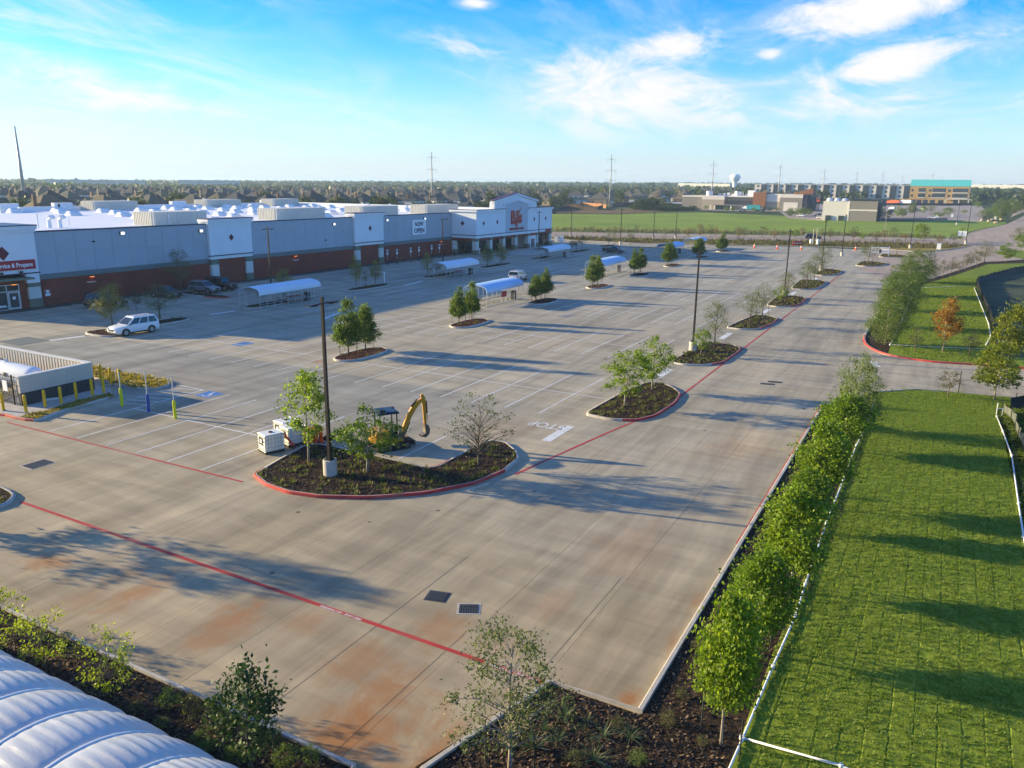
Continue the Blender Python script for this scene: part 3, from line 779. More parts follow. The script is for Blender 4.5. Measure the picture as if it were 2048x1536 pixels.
# ------------------------------------------------------------------ painted markings (flat sheets just above the slabs)
def build_markings():
    Z = 0.006
    def line(mb, a, b, w=0.11, z=Z):
        d = Vector((b[0] - a[0], b[1] - a[1], 0)).normalized() * (w / 2)
        n = (-d.y, d.x)
        mb.add([(a[0] - n[0], a[1] - n[1], z), (a[0] + n[0], a[1] + n[1], z), (b[0] + n[0], b[1] + n[1], z), (b[0] - n[0], b[1] - n[1], z)], [(3, 2, 1, 0)])
    rows = [(27.4, 39.3), (46.9, 58.7), (66.4, 78.2), (87.0, 98.8), (107.3, 119.1), (128.2, 140.0), (151.0, 162.8), (174.0, 185.8)]
    x = lambda k: -31.45 - 2.74 * k
    for r, (y0, y1) in enumerate(rows):
        mb = MB()
        for k in range(-4, 16):
            xx = x(k)
            if r == 0 and not (-50.5 < xx < -19.5): continue
            if xx > -20.6: continue
            line(mb, (xx, y0 if r or xx < -32.6 else 34.3), (xx, y1))
        lo, hi = (-47.9, -23.0) if r == 0 else (-72.5, -20.6)
        line(mb, (lo, (y0 + y1) / 2), (hi, (y0 + y1) / 2), z=Z + 0.002)
        if r == 0:
            for q in range(6):
                line(mb, (-50.4, 33.6 + q * 0.95), (-47.95, 34.4 + q * 0.95), z=Z + 0.002)
            line(mb, (-50.6, 39.3), (-47.9, 39.3), z=Z + 0.001)
        tag(mb.build("stall_lines", m_white_line), kind='structure')
    mb = MB()
    for k in range(34):
        yy = 60.0 + 2.75 * k
        if 72 < yy < 77 : continue
        line(mb, (-96.4, yy), (-91.2, yy))
    tag(mb.build("stall_lines", m_white_line), kind='structure')
    mb = MB()
    for k in range(9):
        line(mb, (-90.0 + 1.0 * k, 156.0 + k * 0.3), (-90.0 + 1.0 * k, 184.0), 0.35)
    tag(mb.build("crosswalk", m_white_line), kind='structure')
    # stop bars between the end islands and in the aisles
    for (cx, cy, w, l) in ((-20.1, 43.4, 0.62, 3.6), (-19.5, 63.0, 0.62, 3.6), (-19.2, 83.2, 0.62, 3.8), (-19.0, 103.4, 0.62, 3.8), (-19.0, 124.0, 0.62, 3.8), (-19, 146.0, 0.7, 4.0)):
        tag(MB().add([(cx - w / 2, cy - l / 2, Z), (cx + w / 2, cy - l / 2, Z), (cx + w / 2, cy + l / 2, Z), (cx - w / 2, cy + l / 2, Z)], [(0, 1, 2, 3)]).build("stop_bar", m_white_line), kind='structure')
    for (a, b) in (((-75.85, 44.62), (-75.18, 47.82)), ((-62.15, 68.46), (-64.0, 74.3)), ((-72.74, 98.66), (-73.72, 105.03)), ((-75.44, 63.72), (-75.02, 67.14)), ((-3.79, 75.48), (-4.36, 78.01))):
        mb = MB(); line(mb, a, b, 0.6); tag(mb.build("stop_bar", m_white_line), kind='structure')
    t = text_mesh("STOP", 1.5, 0.0, m_white_line, 0.02)
    for (cx, cy) in ((-21.5, 44.6), (-21.0, 64.4)):
        o = link("stop_lettering", t, None, (cx, cy, Z), rad(180), kind='structure'); o.scale = (0.7, 1.0, 1)
    # fire lanes
    mb = MB(); line(mb, (-52.0, 27.1), (-30.9, 27.3), 0.14)
    tag(mb.build("fire_lane_line", m_red_line), kind='structure')
    mb = MB(); line(mb, (-38.2, 19.95), (-8.8, 19.75), 0.19)
    tag(mb.build("fire_lane_line", m_red_line), kind='structure')
    mb = MB()
    ys = [38.5, 49.6, 68.9, 89.6, 110.2, 131.5, 154.5]
    crv = smooth_line([(-19.01, 35.56), (-18.32, 39.87), (-17.59, 44.27), (-16.6, 49.47)])
    for a, b in zip(crv[:-1], crv[1:]): line(mb, a, b, 0.16)
    for a, b in ((55.5, 70.0), (75.0, 91.0), (96.0, 112.0), (117.0, 134.0), (140, 156)):
        line(mb, (-16.05, a), (-16.05, b), 0.17)
    tag(mb.build("fire_lane_line", m_red_line), kind='structure')
    t = text_mesh("FIRE LANE - NO PARKING", 0.17, 0.0, m_white_line, 0.004)
    link("fire_lane_lettering", t, None, (-10.6, 19.755, Z + 0.004), rad(180), kind='structure')
    link("fire_lane_lettering", t, None, (-17.8, 19.79, Z + 0.004), rad(180), kind='structure')
    for (xx, a, b) in ((-32.6, 45.0, 76.0), (-16.1, 14.0, 26.0), (-13.1, 12.5, 21.0), (-9.75, 20.2, 27.5), (-55.7, 60.0, 90.0)):
        mb = MB(); line(mb, (xx, a), (xx, b), 0.015, 0.004); tag(mb.build("joint_seal", m_joint), kind='structure')
    # accessible bay symbol
    bx, by = (-46.51, 38.58)
    o = MB().add([(bx - 0.75, by - 0.75, Z), (bx + 0.75, by - 0.75, Z), (bx + 0.75, by + 0.75, Z), (bx - 0.75, by + 0.75, Z)], [(0, 1, 2, 3)]).build("accessible_bay_marking", m_blue_line)
    o['kind'] = 'structure'
    s = MB()
    ring = [(0.33 * math.cos(a), 0.33 * math.sin(a) - 0.15) for a in np.linspace(-2.6, 1.5, 14)]
    for a, b in zip(ring[:-1], ring[1:]): line(s, a, b, 0.09, 0.004)
    line(s, (-0.1, 0.42), (0.0, -0.02), 0.10, 0.004); line(s, (0.0, -0.02), (0.32, -0.02), 0.09, 0.004); line(s, (0.32, -0.02), (0.42, -0.42), 0.09, 0.004)
    s.lathe([(0.09, 0.003), (0.09, 0.0045)], 10, (-0.12, 0.55, 0.0))
    s.build("wheelchair_symbol", m_white_line, o, loc=(bx, by, Z))
    b2 = (-58.77, 53.27)
    o = MB().add([(b2[0] - 0.7, b2[1] - 0.9, Z), (b2[0] + 0.7, b2[1] - 0.9, Z), (b2[0] + 0.7, b2[1] + 0.9, Z), (b2[0] - 0.7, b2[1] + 0.9, Z)], [(0, 1, 2, 3)]).build("accessible_bay_marking", m_blue_line)
    o['kind'] = 'structure'


build_markings()


# ------------------------------------------------------------------ kerb lettering of the near island
def kerb_lettering():
    """white letters that follow the curve of the painted kerb face"""
    p = ccw(smooth_poly(smooth_poly(I1, 1), 2))
    # arc of the outline between two ground points
    a, b = Vector((-20.11, 31.92)), Vector((-19.44, 33.84))
    d = (b - a); L = d.length
    me = text_mesh("FIRE LANE - NO PARKING", 0.13, 0.0015, m_white_line, 0.003)
    o = link("fire_lane_lettering", me, None, kind='structure')
    u = Vector((d.x / L, d.y / L, 0)); nrm = Vector((u.y, -u.x, 0))
    mid = (a + b) / 2
    o.matrix_world = Matrix(((u.x, 0, nrm.x, mid.x + nrm.x * 0.06), (u.y, 0, nrm.y, mid.y + nrm.y * 0.06), (0, 1, 0, 0.075), (0, 0, 0, 1)))


kerb_lettering()

# ------------------------------------------------------------------ plants
m_bark = mat("bark", (0.17, 0.13, 0.095), 0.9, 0.25, 9.0, 0.01)
m_palebark = mat("pale_bark", (0.33, 0.27, 0.20), 0.9, 0.2, 9.0, 0.01)
m_stake = mat("green_stake", (0.035, 0.04, 0.03), 0.7)
L_OAK = leaf_mat("oak_leaf", (0.085, 0.14, 0.010), (0.17, 0.26, 0.016), (0.30, 0.38, 0.03), 0.42)
L_PIST = leaf_mat("pistache_leaf", (0.050, 0.095, 0.012), (0.11, 0.175, 0.018), (0.22, 0.24, 0.03), 0.35)
L_ELM = leaf_mat("elm_leaf", (0.095, 0.115, 0.050), (0.16, 0.18, 0.08), (0.24, 0.25, 0.12), 0.35)
L_WILLOW = leaf_mat("willow_leaf", (0.065, 0.105, 0.020), (0.13, 0.19, 0.038), (0.22, 0.27, 0.07), 0.35)
L_LIVE = leaf_mat("live_oak_leaf", (0.050, 0.075, 0.022), (0.10, 0.135, 0.04), (0.17, 0.20, 0.07), 0.3)
L_GLOSS = leaf_mat("glossy_leaf", (0.018, 0.042, 0.012), (0.040, 0.085, 0.022), (0.09, 0.13, 0.03), 0.2, 0.62)
L_RUST = leaf_mat("rust_leaf", (0.17, 0.07, 0.012), (0.32, 0.15, 0.02), (0.30, 0.22, 0.03), 0.35)
L_YELLOW = leaf_mat("yellow_green_leaf", (0.09, 0.12, 0.008), (0.20, 0.225, 0.012), (0.33, 0.30, 0.02), 0.4)
L_CYPRESS = leaf_mat("cypress_leaf", (0.16, 0.15, 0.045), (0.26, 0.24, 0.07), (0.38, 0.32, 0.10), 0.35)
L_BRONZE = leaf_mat("bronze_leaf", (0.12, 0.085, 0.045), (0.21, 0.145, 0.075), (0.27, 0.22, 0.10), 0.3)
L_OLIVE = leaf_mat("olive_leaf", (0.055, 0.06, 0.022), (0.11, 0.115, 0.045), (0.18, 0.17, 0.075), 0.3)
L_FAR = leaf_mat("far_leaf", (0.022, 0.045, 0.010), (0.055, 0.085, 0.018), (0.10, 0.12, 0.03), 0.25)
L_LIME = leaf_mat("lime_leaf", (0.16, 0.22, 0.015), (0.26, 0.32, 0.025), (0.40, 0.42, 0.05), 0.4)


def crown_mesh(name, m, prof, z0, z1, clumps, per, leaf, spread, seed, hollow=0.35, droop=0.0, aspect=0.5, lop=0.18, flat=1.0, curl=True):
    """leaf faces gathered in clumps through the crown's volume; prof(t) gives the crown's radius at height t in 0..1"""
    rng = np.random.default_rng(seed)
    T = rng.uniform(0, 1, clumps * 3)
    R = np.array([prof(t) for t in T])
    keep = rng.uniform(0, 1, len(T)) < (R / max(R.max(), 1e-6)) ** 1.3 + 0.06
    T, R = T[keep][:clumps], R[keep][:clumps]
    n = len(T)
    A = rng.uniform(0, 2 * np.pi, n)
    lump = 1 + lop * np.sin(3 * A + 5 * T + seed) + lop * 0.8 * np.sin(2 * A - 9 * T + seed * 2.1)
    rr = R * lump * (hollow + (1 - hollow) * rng.uniform(0, 1, n) ** 0.45)
    C = np.stack([np.cos(A) * rr, np.sin(A) * rr, z0 + T * (z1 - z0)], 1)
    cnt = np.maximum(3, (per * rng.uniform(0.5, 1.5, n)).astype(int))
    P = np.repeat(C, cnt, axis=0)
    sp = np.repeat(spread * rng.uniform(0.6, 1.4, n), cnt)
    N = len(P)
    off = rng.normal(0, 1, (N, 3)); off[:, 2] *= flat * 0.75
    P = P + off * sp[:, None] * 0.6
    P[:, 2] -= droop * np.abs(off[:, 0]) * sp
    out = P - np.array([0, 0, z0 + 0.35 * (z1 - z0)]); out /= np.linalg.norm(out, axis=1)[:, None] + 1e-6
    d = rng.normal(0, 1, (N, 3)) + out * 0.9; d[:, 2] -= droop * 1.5
    d /= np.linalg.norm(d, axis=1)[:, None]
    q = rng.normal(0, 1, (N, 3)); s = np.cross(d, q); s /= np.linalg.norm(s, axis=1)[:, None] + 1e-6
    L = leaf * rng.uniform(0.6, 1.4, N)
    a = P - d * L[:, None] / 2; c = P + d * L[:, None] / 2
    nn = np.cross(d, s) * (L * 0.12)[:, None]
    b1 = P + s * (L * aspect / 2)[:, None] + nn; b2 = P - s * (L * aspect / 2)[:, None] + nn
    V = np.stack([a, b1, c, b2], 1).reshape(-1, 3)
    return tri_mesh(name, V, 4, m, lnk=False), C


def trunk_mesh(name, m, h, r, C, limbs, seed, lean=0.0, low=0.35, multi=1):
    g = random.Random(seed)
    mb = MB()
    for k in range(multi):
        a = g.uniform(0, 6.28); sprd = 0.0 if multi == 1 else 0.16
        pts, rs = [], []
        for i in range(7):
            t = i / 6
            w = 0.05 * h * math.sin(t * 5 + seed + k) * t
            pts.append((math.cos(a) * sprd * (0.3 + t * h * 0.5) + w * 0.6 + lean * t * t, math.sin(a) * sprd * (0.3 + t * h * 0.5) + w * 0.4, -0.05 + t * h))
            rs.append((r if multi == 1 else r * 0.6) * (1.25 if i == 0 else 1) * (1 - 0.8 * t))
        mb.tube(pts, rs, 7)
        order = list(range(len(C))); g.shuffle(order)
        for j in order[:limbs // multi]:
            c = Vector(C[j])
            zb = max(low * h, min(0.92 * h, c.z - g.uniform(0.35, 0.7) * math.hypot(c.x, c.y) - 0.1))
            t = zb / h
            i = min(5, int(t * 6)); f = t * 6 - i
            b = Vector(pts[i]).lerp(Vector(pts[i + 1]), f)
            mid = b.lerp(c, 0.55) + Vector((g.uniform(-.05, .05), g.uniform(-.05, .05), 0.10 * (c - b).length)) 
            r0 = r * (1 - 0.8 * t) * 0.45
            mb.tube([b, mid, c], [r0, r0 * 0.55, r0 * 0.18], 4, caps=False)
    return mb.mesh(name, m, smooth='all')


PROTO = {}


def proto(kind, v, bark, leafm, h, prof, z0, clumps, per, leaf, spread, limbs, seed, **kw):
    tk = {k: kw.pop(k) for k in ('lean', 'low', 'multi') if k in kw}
    r = kw.pop('r', 0.012 * h + 0.012)
    th = kw.pop('th', 0.86)
    cm, C = crown_mesh("crown", leafm, prof, z0, h, clumps, per, leaf, spread, seed, **kw)
    tm = trunk_mesh("trunk", bark, h * th, r, C, limbs, seed, **tk)
    rad_ = max(prof(i / 20) for i in range(21))
    PROTO.setdefault(kind, []).append((tm, cm, h, rad_))


egg = lambda R, p=0.35, tip=0.1: (lambda t: R * ((math.sin(math.pi * min(1, max(0, t / (2 * p)))) if t < p else math.cos(math.pi / 2 * ((t - p) / (1 - p))) * (1 - tip) + tip * 0.6)) ** 0.8 if 0 <= t <= 1 else 0)
cone = lambda R: (lambda t: R * (min(1, t / 0.14) ** 0.6) * (1 - t) ** 0.75 + 0.05)
dome = lambda R: (lambda t: R * math.sqrt(max(0.0, 1 - (2 * t - 1) ** 2)) * (1.08 - 0.2 * t))

for s in range(4):
    proto('oak', s, m_palebark, L_OAK, 5.0, egg(1.45 + 0.1 * (s % 2), 0.40, 0.12), 1.25, 135, 62, 0.16, 0.44, 26, 10 + s, lop=0.24, aspect=0.66, hollow=0.25)
for s in range(3):
    proto('pistache', s, m_bark, L_PIST, 5.0, cone(1.25 + 0.1 * s), 1.0, 130, 50, 0.18, 0.36, 22, 30 + s, lop=0.14, hollow=0.25, aspect=0.6)
for s in range(3):
    proto('elm', s, m_bark, L_ELM, 5.0, egg(1.25, 0.40, 0.25), 1.3, 70, 34, 0.12, 0.42, 44, 40 + s, lop=0.28, droop=0.2, aspect=0.4, low=0.25)
for s in range(3):
    proto('willow', s, m_palebark, L_WILLOW, 5.0, egg(1.75, 0.45, 0.3), 0.5, 160, 52, 0.16, 0.45, 26, 50 + s, lop=0.22, droop=0.5, aspect=0.32)
for s in range(2):
    proto('ash', s, m_palebark, L_OAK, 5.0, dome(1.35), 1.25, 62, 46, 0.18, 0.36, 30, 60 + s, lop=0.3, aspect=0.5, droop=0.25)
proto('bare_oak', 0, m_bark, L_LIVE, 4.2, lambda t: 1.9 * (0.30 + 0.75 * math.sin(math.pi * min(1, 0.12 + t * 0.83))), 1.05, 110, 11, 0.12, 0.20, 100, 70, lop=0.25, low=0.18, aspect=0.5, hollow=0.45)
proto('live_oak', 0, m_palebark, L_LIVE, 4.3, egg(1.55, 0.45, 0.25), 0.75, 190, 26, 0.085, 0.24, 90, 71, lop=0.3, low=0.2, aspect=0.5, hollow=0.3)
proto('glossy', 0, m_bark, L_GLOSS, 3.4, egg(0.85, 0.42, 0.22), 0.5, 90, 24, 0.15, 0.26, 26, 72, lop=0.2, aspect=0.48)
for s in range(2):
    proto('rust', s, m_palebark, L_RUST, 5.0, egg(1.25, 0.4, 0.2), 1.0, 80, 40, 0.17, 0.34, 24, 74 + s, lop=0.25)
for s in range(2):
    proto('yellow', s, m_palebark, L_YELLOW, 5.0, egg(1.5, 0.36, 0.15), 1.1, 100, 44, 0.19, 0.38, 24, 76 + s, lop=0.25)
proto('cypress', 0, m_bark, L_CYPRESS, 5.0, egg(1.45, 0.32, 0.1), 0.7, 100, 34, 0.16, 0.4, 40, 78, lop=0.25, droop=0.2, aspect=0.35)
for s in range(2):
    proto('shrub_lime', s, m_bark, L_LIME, 2.2, lambda t: 1.0 * (0.25 + 0.75 * math.sin(math.pi * min(1, 0.15 + 0.7 * t))), 0.3, 46, 26, 0.10, 0.17, 40, 80 + s, lop=0.4, multi=4, r=0.05, hollow=0.1)
for s in range(2):
    proto('shrub_low', s, m_bark, L_OLIVE, 1.0, dome(0.5), 0.05, 40, 26, 0.07, 0.14, 10, 84 + s, multi=2, r=0.02, lop=0.2)
for s in range(2):
    proto('shrub_bright', s, m_bark, L_WILLOW, 1.0, dome(0.5), 0.03, 40, 30, 0.07, 0.15, 10, 86 + s, multi=2, r=0.02, lop=0.2)
for s in range(3):
    proto('sapling', s, m_bark, L_OLIVE, 4.0, egg(0.95, 0.4, 0.2), 1.0, 40, 20, 0.15, 0.34, 22, 88 + s, lop=0.3)
for s in range(2):
    proto('bronze', s, m_bark, L_BRONZE, 4.0, egg(0.95, 0.4, 0.2), 0.9, 45, 22, 0.16, 0.32, 22, 92 + s, lop=0.3)
for s in range(4):
    proto('big', s, m_bark, L_FAR, 9.0, dome(4.2), 1.4, 75, 22, 0.75, 1.2, 8, 95 + s, lop=0.22, aspect=0.8, th=0.7)

USED = {}


def plant(kind, pos, h, r, label, cat='tree', group=None, rz=None, stakes=False, name=None, crown_only=False):
    """one tree or shrub: an Empty with trunk and crown, scaled to its own height and spread"""
    i = USED.get(kind, 0); USED[kind] = i + 1
    tm, cm, h0, r0 = PROTO[kind][i % len(PROTO[kind])]
    z = pos[2] if len(pos) > 2 else 0.06
    nm = name or ({'shrub_lime': 'shrub', 'shrub_low': 'shrub', 'shrub_bright': 'shrub', 'sapling': 'young_tree', 'bronze': 'young_tree'}.get(kind, 'tree'))
    o = empty(nm, (pos[0], pos[1], z), rnd.uniform(0, 6.28) if rz is None else rz, label, cat, group)
    o.scale = (r / r0, r / r0, h / h0)
    link("trunk", tm, o); link("crown", cm, o)
    if stakes:
        for k in range(2):
            a = 2.2 + k * 3.0 + i
            sx, sy = 0.75 * r0 / r, h0 / h
            mb = MB().tube([(math.cos(a) * sx, math.sin(a) * sx, 0), (math.cos(a) * sx, math.sin(a) * sx, 1.35 * sy)], 0.024 * r0 / r, 5)
            mb.build("stake", m_stake, o)
    return o


def TRS(spec):
    """(x, y, height, spread)"""
    return spec


# trees beside the lot on the right
R = "trees in the long planting bed on the right"
for (x, y, h, r, kind, lab) in [
    (*(-3.73, 19.6, 4.62, 1.01), 'oak', "bright green young tree nearest the camera in the mulch bed beside the lawn"),
    (*(-3.79, 24.6, 3.72, 1.31), 'oak', "second bright green tree from the camera along the right-hand bed"),
    (*(-3.55, 29.68, 4.2, 1.46), 'oak', "broad bright green tree third along the right-hand bed, full dense crown"),
    (*(-3.88, 35.87, 2.92, 1.18), 'oak', "smaller green tree half hidden behind the third tree of the right-hand bed"),
    (*(-3.74, 39.01, 4.36, 1.48), 'oak', "green tree with a clear pale trunk halfway along the right-hand bed"),
    (*(-3.77, 48.79, 3.43, 1.81), 'oak', "darker green tree just before the last tree of the right-hand bed"),
    (*(-3.66, 53.79, 5.16, 1.73), 'willow', "feathery light green tree at the driveway end of the right-hand bed")]:
    plant(kind, (x, y), h, r * 0.80, lab, group=R, stakes=True)
N_ = "willow-like trees in the bed beyond the driveway"
for i, (x, y, h, r) in enumerate([(-3.99, 87.0, 4.61, 1.84), (-4.05, 98.87, 5.34, 2.14), (-4.08, 113.24, 5.14, 2.3), (-3.97, 130.29, 5.32, 2.72), (-3.27, 150.74, 5.49, 2.95)]):
    plant('willow', (x, y), h, r, ["feathery light green tree nearest the driveway in the bed beyond it", "second light green tree from the driveway in the far right bed", "third light green tree from the driveway in the far right bed",
          "fourth light green tree from the driveway in the far right bed", "last and tallest light green tree at the far corner of the right bed"][i], group=N_)
S_ = "young pale shrubs along the access road"
for i, q in enumerate([(-0.69, 155.09, 2.94, 0.69), (0.56, 161.41, 3.22, 0.76), (1.9, 169.2, 3.26, 0.8), (3.17, 173.2, 2.47, 0.71), (4.33, 179.48, 3.23, 0.91), (5.26, 183.59, 3.49, 0.87), (6.56, 190.57, 3.61, 0.9)]):
    plant('sapling', q[:2], q[2], q[3], "young grey green shrub in the clipped row between access road and lawn", 'shrub', S_, name='shrub')
for q, k, lab in [((8.27, 202.37, 4.67, 1.92), 'elm', "grey green tree at the end of the shrub row by the access road"), ((12.55, 206.87, 4.07, 1.76), 'ash', "dark green tree near the red kerb of the access road corner"),
                  ((1.24, 86.21, 5.12, 1.21), 'rust', "rust orange autumn tree standing on the far lawn"), ((-1.15, 84.17, 2.51, 0.75), 'sapling', "thin olive young tree left of the rust orange tree"),
                  ((3.49, 85.44, 2.53, 0.82), 'sapling', "thin olive young tree right of the rust orange tree"), ((4.85, 67.65, 4.28, 1.49), 'yellow', "yellow green tree with guy stakes beside the driveway"),
                  ((6.4, 81.53, 5.74, 1.52), 'yellow', "yellow green tree across the driveway by the dark silt fence"), ((1.75, 66.79, 2.32, 0.78), 'sapling', "slender grey green young tree at the driveway edge of the near lawn")]:
    plant(k, q[:2], q[2], q[3], lab)

# trees on the planting islands
for (q, k, lab) in [
    ((-29.92, 31.24, 5.21, 1.18), 'ash', "leafy tree with a long bare top shoot beside the orange cones"),
    ((-26.08, 31.66, 3.67, 1.32), 'ash', "round green tree in front of the excavator on the big island"),
    ((-21.29, 35.48, 4.21, 1.78), 'bare_oak', "sparse tree with bare radiating branches on the right of the big island"),
    ((-18.53, 51.19, 4.02, 1.42), 'ash', "front tree of the two on the second island"),
    ((-18.42, 56.82, 4.14, 1.2), 'ash', "rear tree of the two on the second island"),
    ((-18.82, 77.12, 4.62, 1.17), 'elm', "tall pale grey green tree on the island with the right-hand lamp post"),
    ((-18.7, 71.67, 2.48, 0.71), 'ash', "small dark green lollipop tree close to the right-hand lamp post"),
    ((-18.48, 91.61, 4.05, 1.25), 'elm', "front pale tree of the pair on the fourth island"),
    ((-18.62, 99.1, 4.08, 1.22), 'elm', "rear pale tree of the pair on the fourth island"),
    ((-18.9, 112.55, 2.15, 0.8), 'ash', "small dark green tree on the fifth island"),
    ((-18.95, 117.82, 3.74, 1.25), 'elm', "pale tree in front of the lamp base on the fifth island"),
    ((-18.72, 134.54, 4.03, 1.46), 'elm', "front pale tree of the pair on the sixth island"),
    ((-18.62, 141.94, 4.64, 1.36), 'elm', "rear pale tree of the pair on the sixth island"),
    ((-19.57, 159.4, 4.97, 1.62), 'elm', "bushy pale tree beside the lamp base on the seventh island"),
    ((-13.46, 181.34, 4.46, 1.66), 'elm', "bushy tree alone on the small eighth island"),
    ((-9.82, 213.98, 3.72, 1.01), 'sapling', "small tree on the reddish island by the far kerb")]:
    plant(k, (q[0], q[1], 0.1), q[2], q[3], lab, group="trees on the end islands", stakes=k == 'elm')
prs = [((-46.53, 54.39, 4.97, 1.24), (-46.92, 57.31, 4.11, 1.19)), ((-46.92, 73.83, 4.13, 1.01), (-46.99, 76.72, 4.27, 0.92)), ((-47.98, 95.09, 3.34, 1.08), (-47.78, 97.52, 4.16, 1.03)), ((-47.21, 112.99, 4.63, 1.05), (-47.5, 115.79, 4.49, 1.03)),
       ((-48.07, 134.39, 4.53, 1.08), (-48.31, 138.22, 4.18, 1.02)), ((-48.61, 154.88, 4.29, 1.13), (-48.58, 157.42, 4.45, 1.14)), ((-47.97, 174.46, 3.96, 1.14), (-47.85, 176.07, 4.1, 1.15)), ((-47.95, 195.21, 3.81, 1.14), (-48.02, 197.93, 3.92, 1.03))]
ordn = ["nearest", "second", "third", "fourth", "fifth", "sixth", "seventh", "farthest"]
for i, (a, b) in enumerate(prs):
    for j, q in enumerate((a, b)):
        plant('pistache', (q[0], q[1], 0.1), q[2], q[3], f"conical green tree, {'front' if j == 0 else 'rear'} of the pair on the {ordn[i]} middle island", group="tree pairs on the middle row of islands", stakes=True)
for (q, k, lab) in [
    ((-78.56, 53.24, 4.74, 1.57), 'cypress', "yellow green feathery tree behind the white off-road car"),
    ((-84.79, 60.79, 2.49, 0.66), 'sapling', "thin young tree between yellow tree and grey tree by the wall"),
    ((-77.61, 58.52, 3.89, 1.73), 'elm', "grey green multi-stemmed tree right of the white off-road car"),
    ((-94.8, 75.44, 6.08, 1.61), 'elm', "tall olive tree against the brick wall beside the parked cars"),
    ((-79.55, 80.01, 3.87, 1.29), 'cypress', "yellow topped tree behind the nearest shelter roof"),
    ((-82.55, 78.02, 1.73, 0.87), 'sapling', "low dark tree left of the nearest shelter"),
    ((-78.0, 93.62, 4.92, 0.93), 'cypress', "left yellow topped tree on the long shaded island"),
    ((-77.52, 97.68, 3.97, 0.99), 'cypress', "right yellow topped tree on the long shaded island"),
    ((-77.62, 95.34, 2.15, 0.51), 'sapling', "small dark tree between two yellow topped trees"),
    ((-77.46, 112.04, 4.1, 0.99), 'cypress', "yellow topped tree left of the shelter by the banner"),
    ((-78.45, 116.12, 1.76, 0.67), 'sapling', "small dark bush-like tree behind the shelter by the banner"),
    ((-77.74, 132.82, 4.24, 1.22), 'cypress', "left tree of the pair in front of the entrance columns"),
    ((-77.05, 136.96, 4.33, 1.24), 'cypress', "right tree of the pair in front of the entrance columns"),
    ((-75.72, 155.57, 3.56, 1.09), 'sapling', "olive tree against the right end of the storefront"),
    ((-79.38, 176.05, 3.24, 0.79), 'sapling', "left tree of three on the shaded island right of the store"),
    ((-79.01, 178.2, 3.38, 0.74), 'sapling', "middle tree of three on the shaded island right of the store"),
    ((-78.53, 180.46, 3.78, 0.93), 'elm', "right and tallest tree of three right of the store"),
    ((-77.51, 195.46, 3.76, 0.86), 'elm', "left tree on the curved far island"),
    ((-77.31, 198.9, 5.18, 0.94), 'elm', "middle tree on the curved far island"),
    ((-74.13, 202.49, 3.44, 1.09), 'elm', "right tree on the curved far island")]:
    plant(k, (q[0], q[1], 0.1), q[2], q[3], lab, group="trees on the shaded islands near the store")

# young trees along the far road
V_ = "young trees along the far road verge"
for (x, y, h_, r_, k) in [(-103.1, 245.21, 2.69, 1.01, 'sapling'), (-93.16, 259.8, 2.65, 0.87, 'elm'), (-76.39, 240.14, 3.03, 0.95, 'elm'), (-74.35, 244.96, 2.76, 0.97, 'sapling'), (-68.7, 238.29, 3.38, 1.02, 'bronze'), (-67.02, 245.0, 4.24, 1.28, 'bronze'), (-64.83, 249.72, 3.83, 1.3, 'sapling'), (-64.84, 255.91, 3.13, 0.91, 'bronze'), (-54.91, 243.9, 3.8, 1.1, 'bronze'), (-52.91, 242.29, 4.23, 1.25, 'elm'), (-51.91, 264.96, 3.7, 1.45, 'sapling'), (-45.11, 247.93, 3.54, 0.95, 'bronze'), (-41.14, 260.77, 2.85, 1.16, 'ash'), (-41.26, 274.92, 2.89, 1.05, 'bronze'), (-35.06, 273.76, 3.14, 0.96, 'elm'), (-30.28, 256.22, 3.59, 1.06, 'sapling'), (-24.31, 260.87, 4.36, 1.82, 'sapling'), (-22.57, 267.05, 2.49, 1.18, 'ash'), (-17.97, 261.38, 3.24, 1.16, 'bronze'), (-16.74, 275.49, 2.87, 1.3, 'bronze'), (-13.85, 267.64, 4.4, 1.6, 'elm'), (-10.57, 273.8, 2.09, 1.29, 'bronze'), (-6.45, 261.92, 5.75, 1.65, 'ash'), (-5.44, 267.94, 5.08, 1.27, 'bronze'), (-1.21, 260.0, 2.74, 1.06, 'bronze'), (2.46, 267.99, 3.3, 1.27, 'sapling'), (4.32, 275.97, 3.98, 1.65, 'ash')]:
    q = (h_, r_)
    plant(k, (x, y, terr(x, y) + 0.03), q[0], q[1], {'sapling': "slim olive young tree on the far road verge", 'elm': "slim grey green young tree on the far road verge", 'bronze': "bronze leaved young tree on the far road verge", 'ash': "dark green young tree on the far road verge"}[k], group=V_ + {'sapling': ', olive', 'elm': ', grey green', 'bronze': ', bronze', 'ash': ', dark green'}[k], name='young_tree')
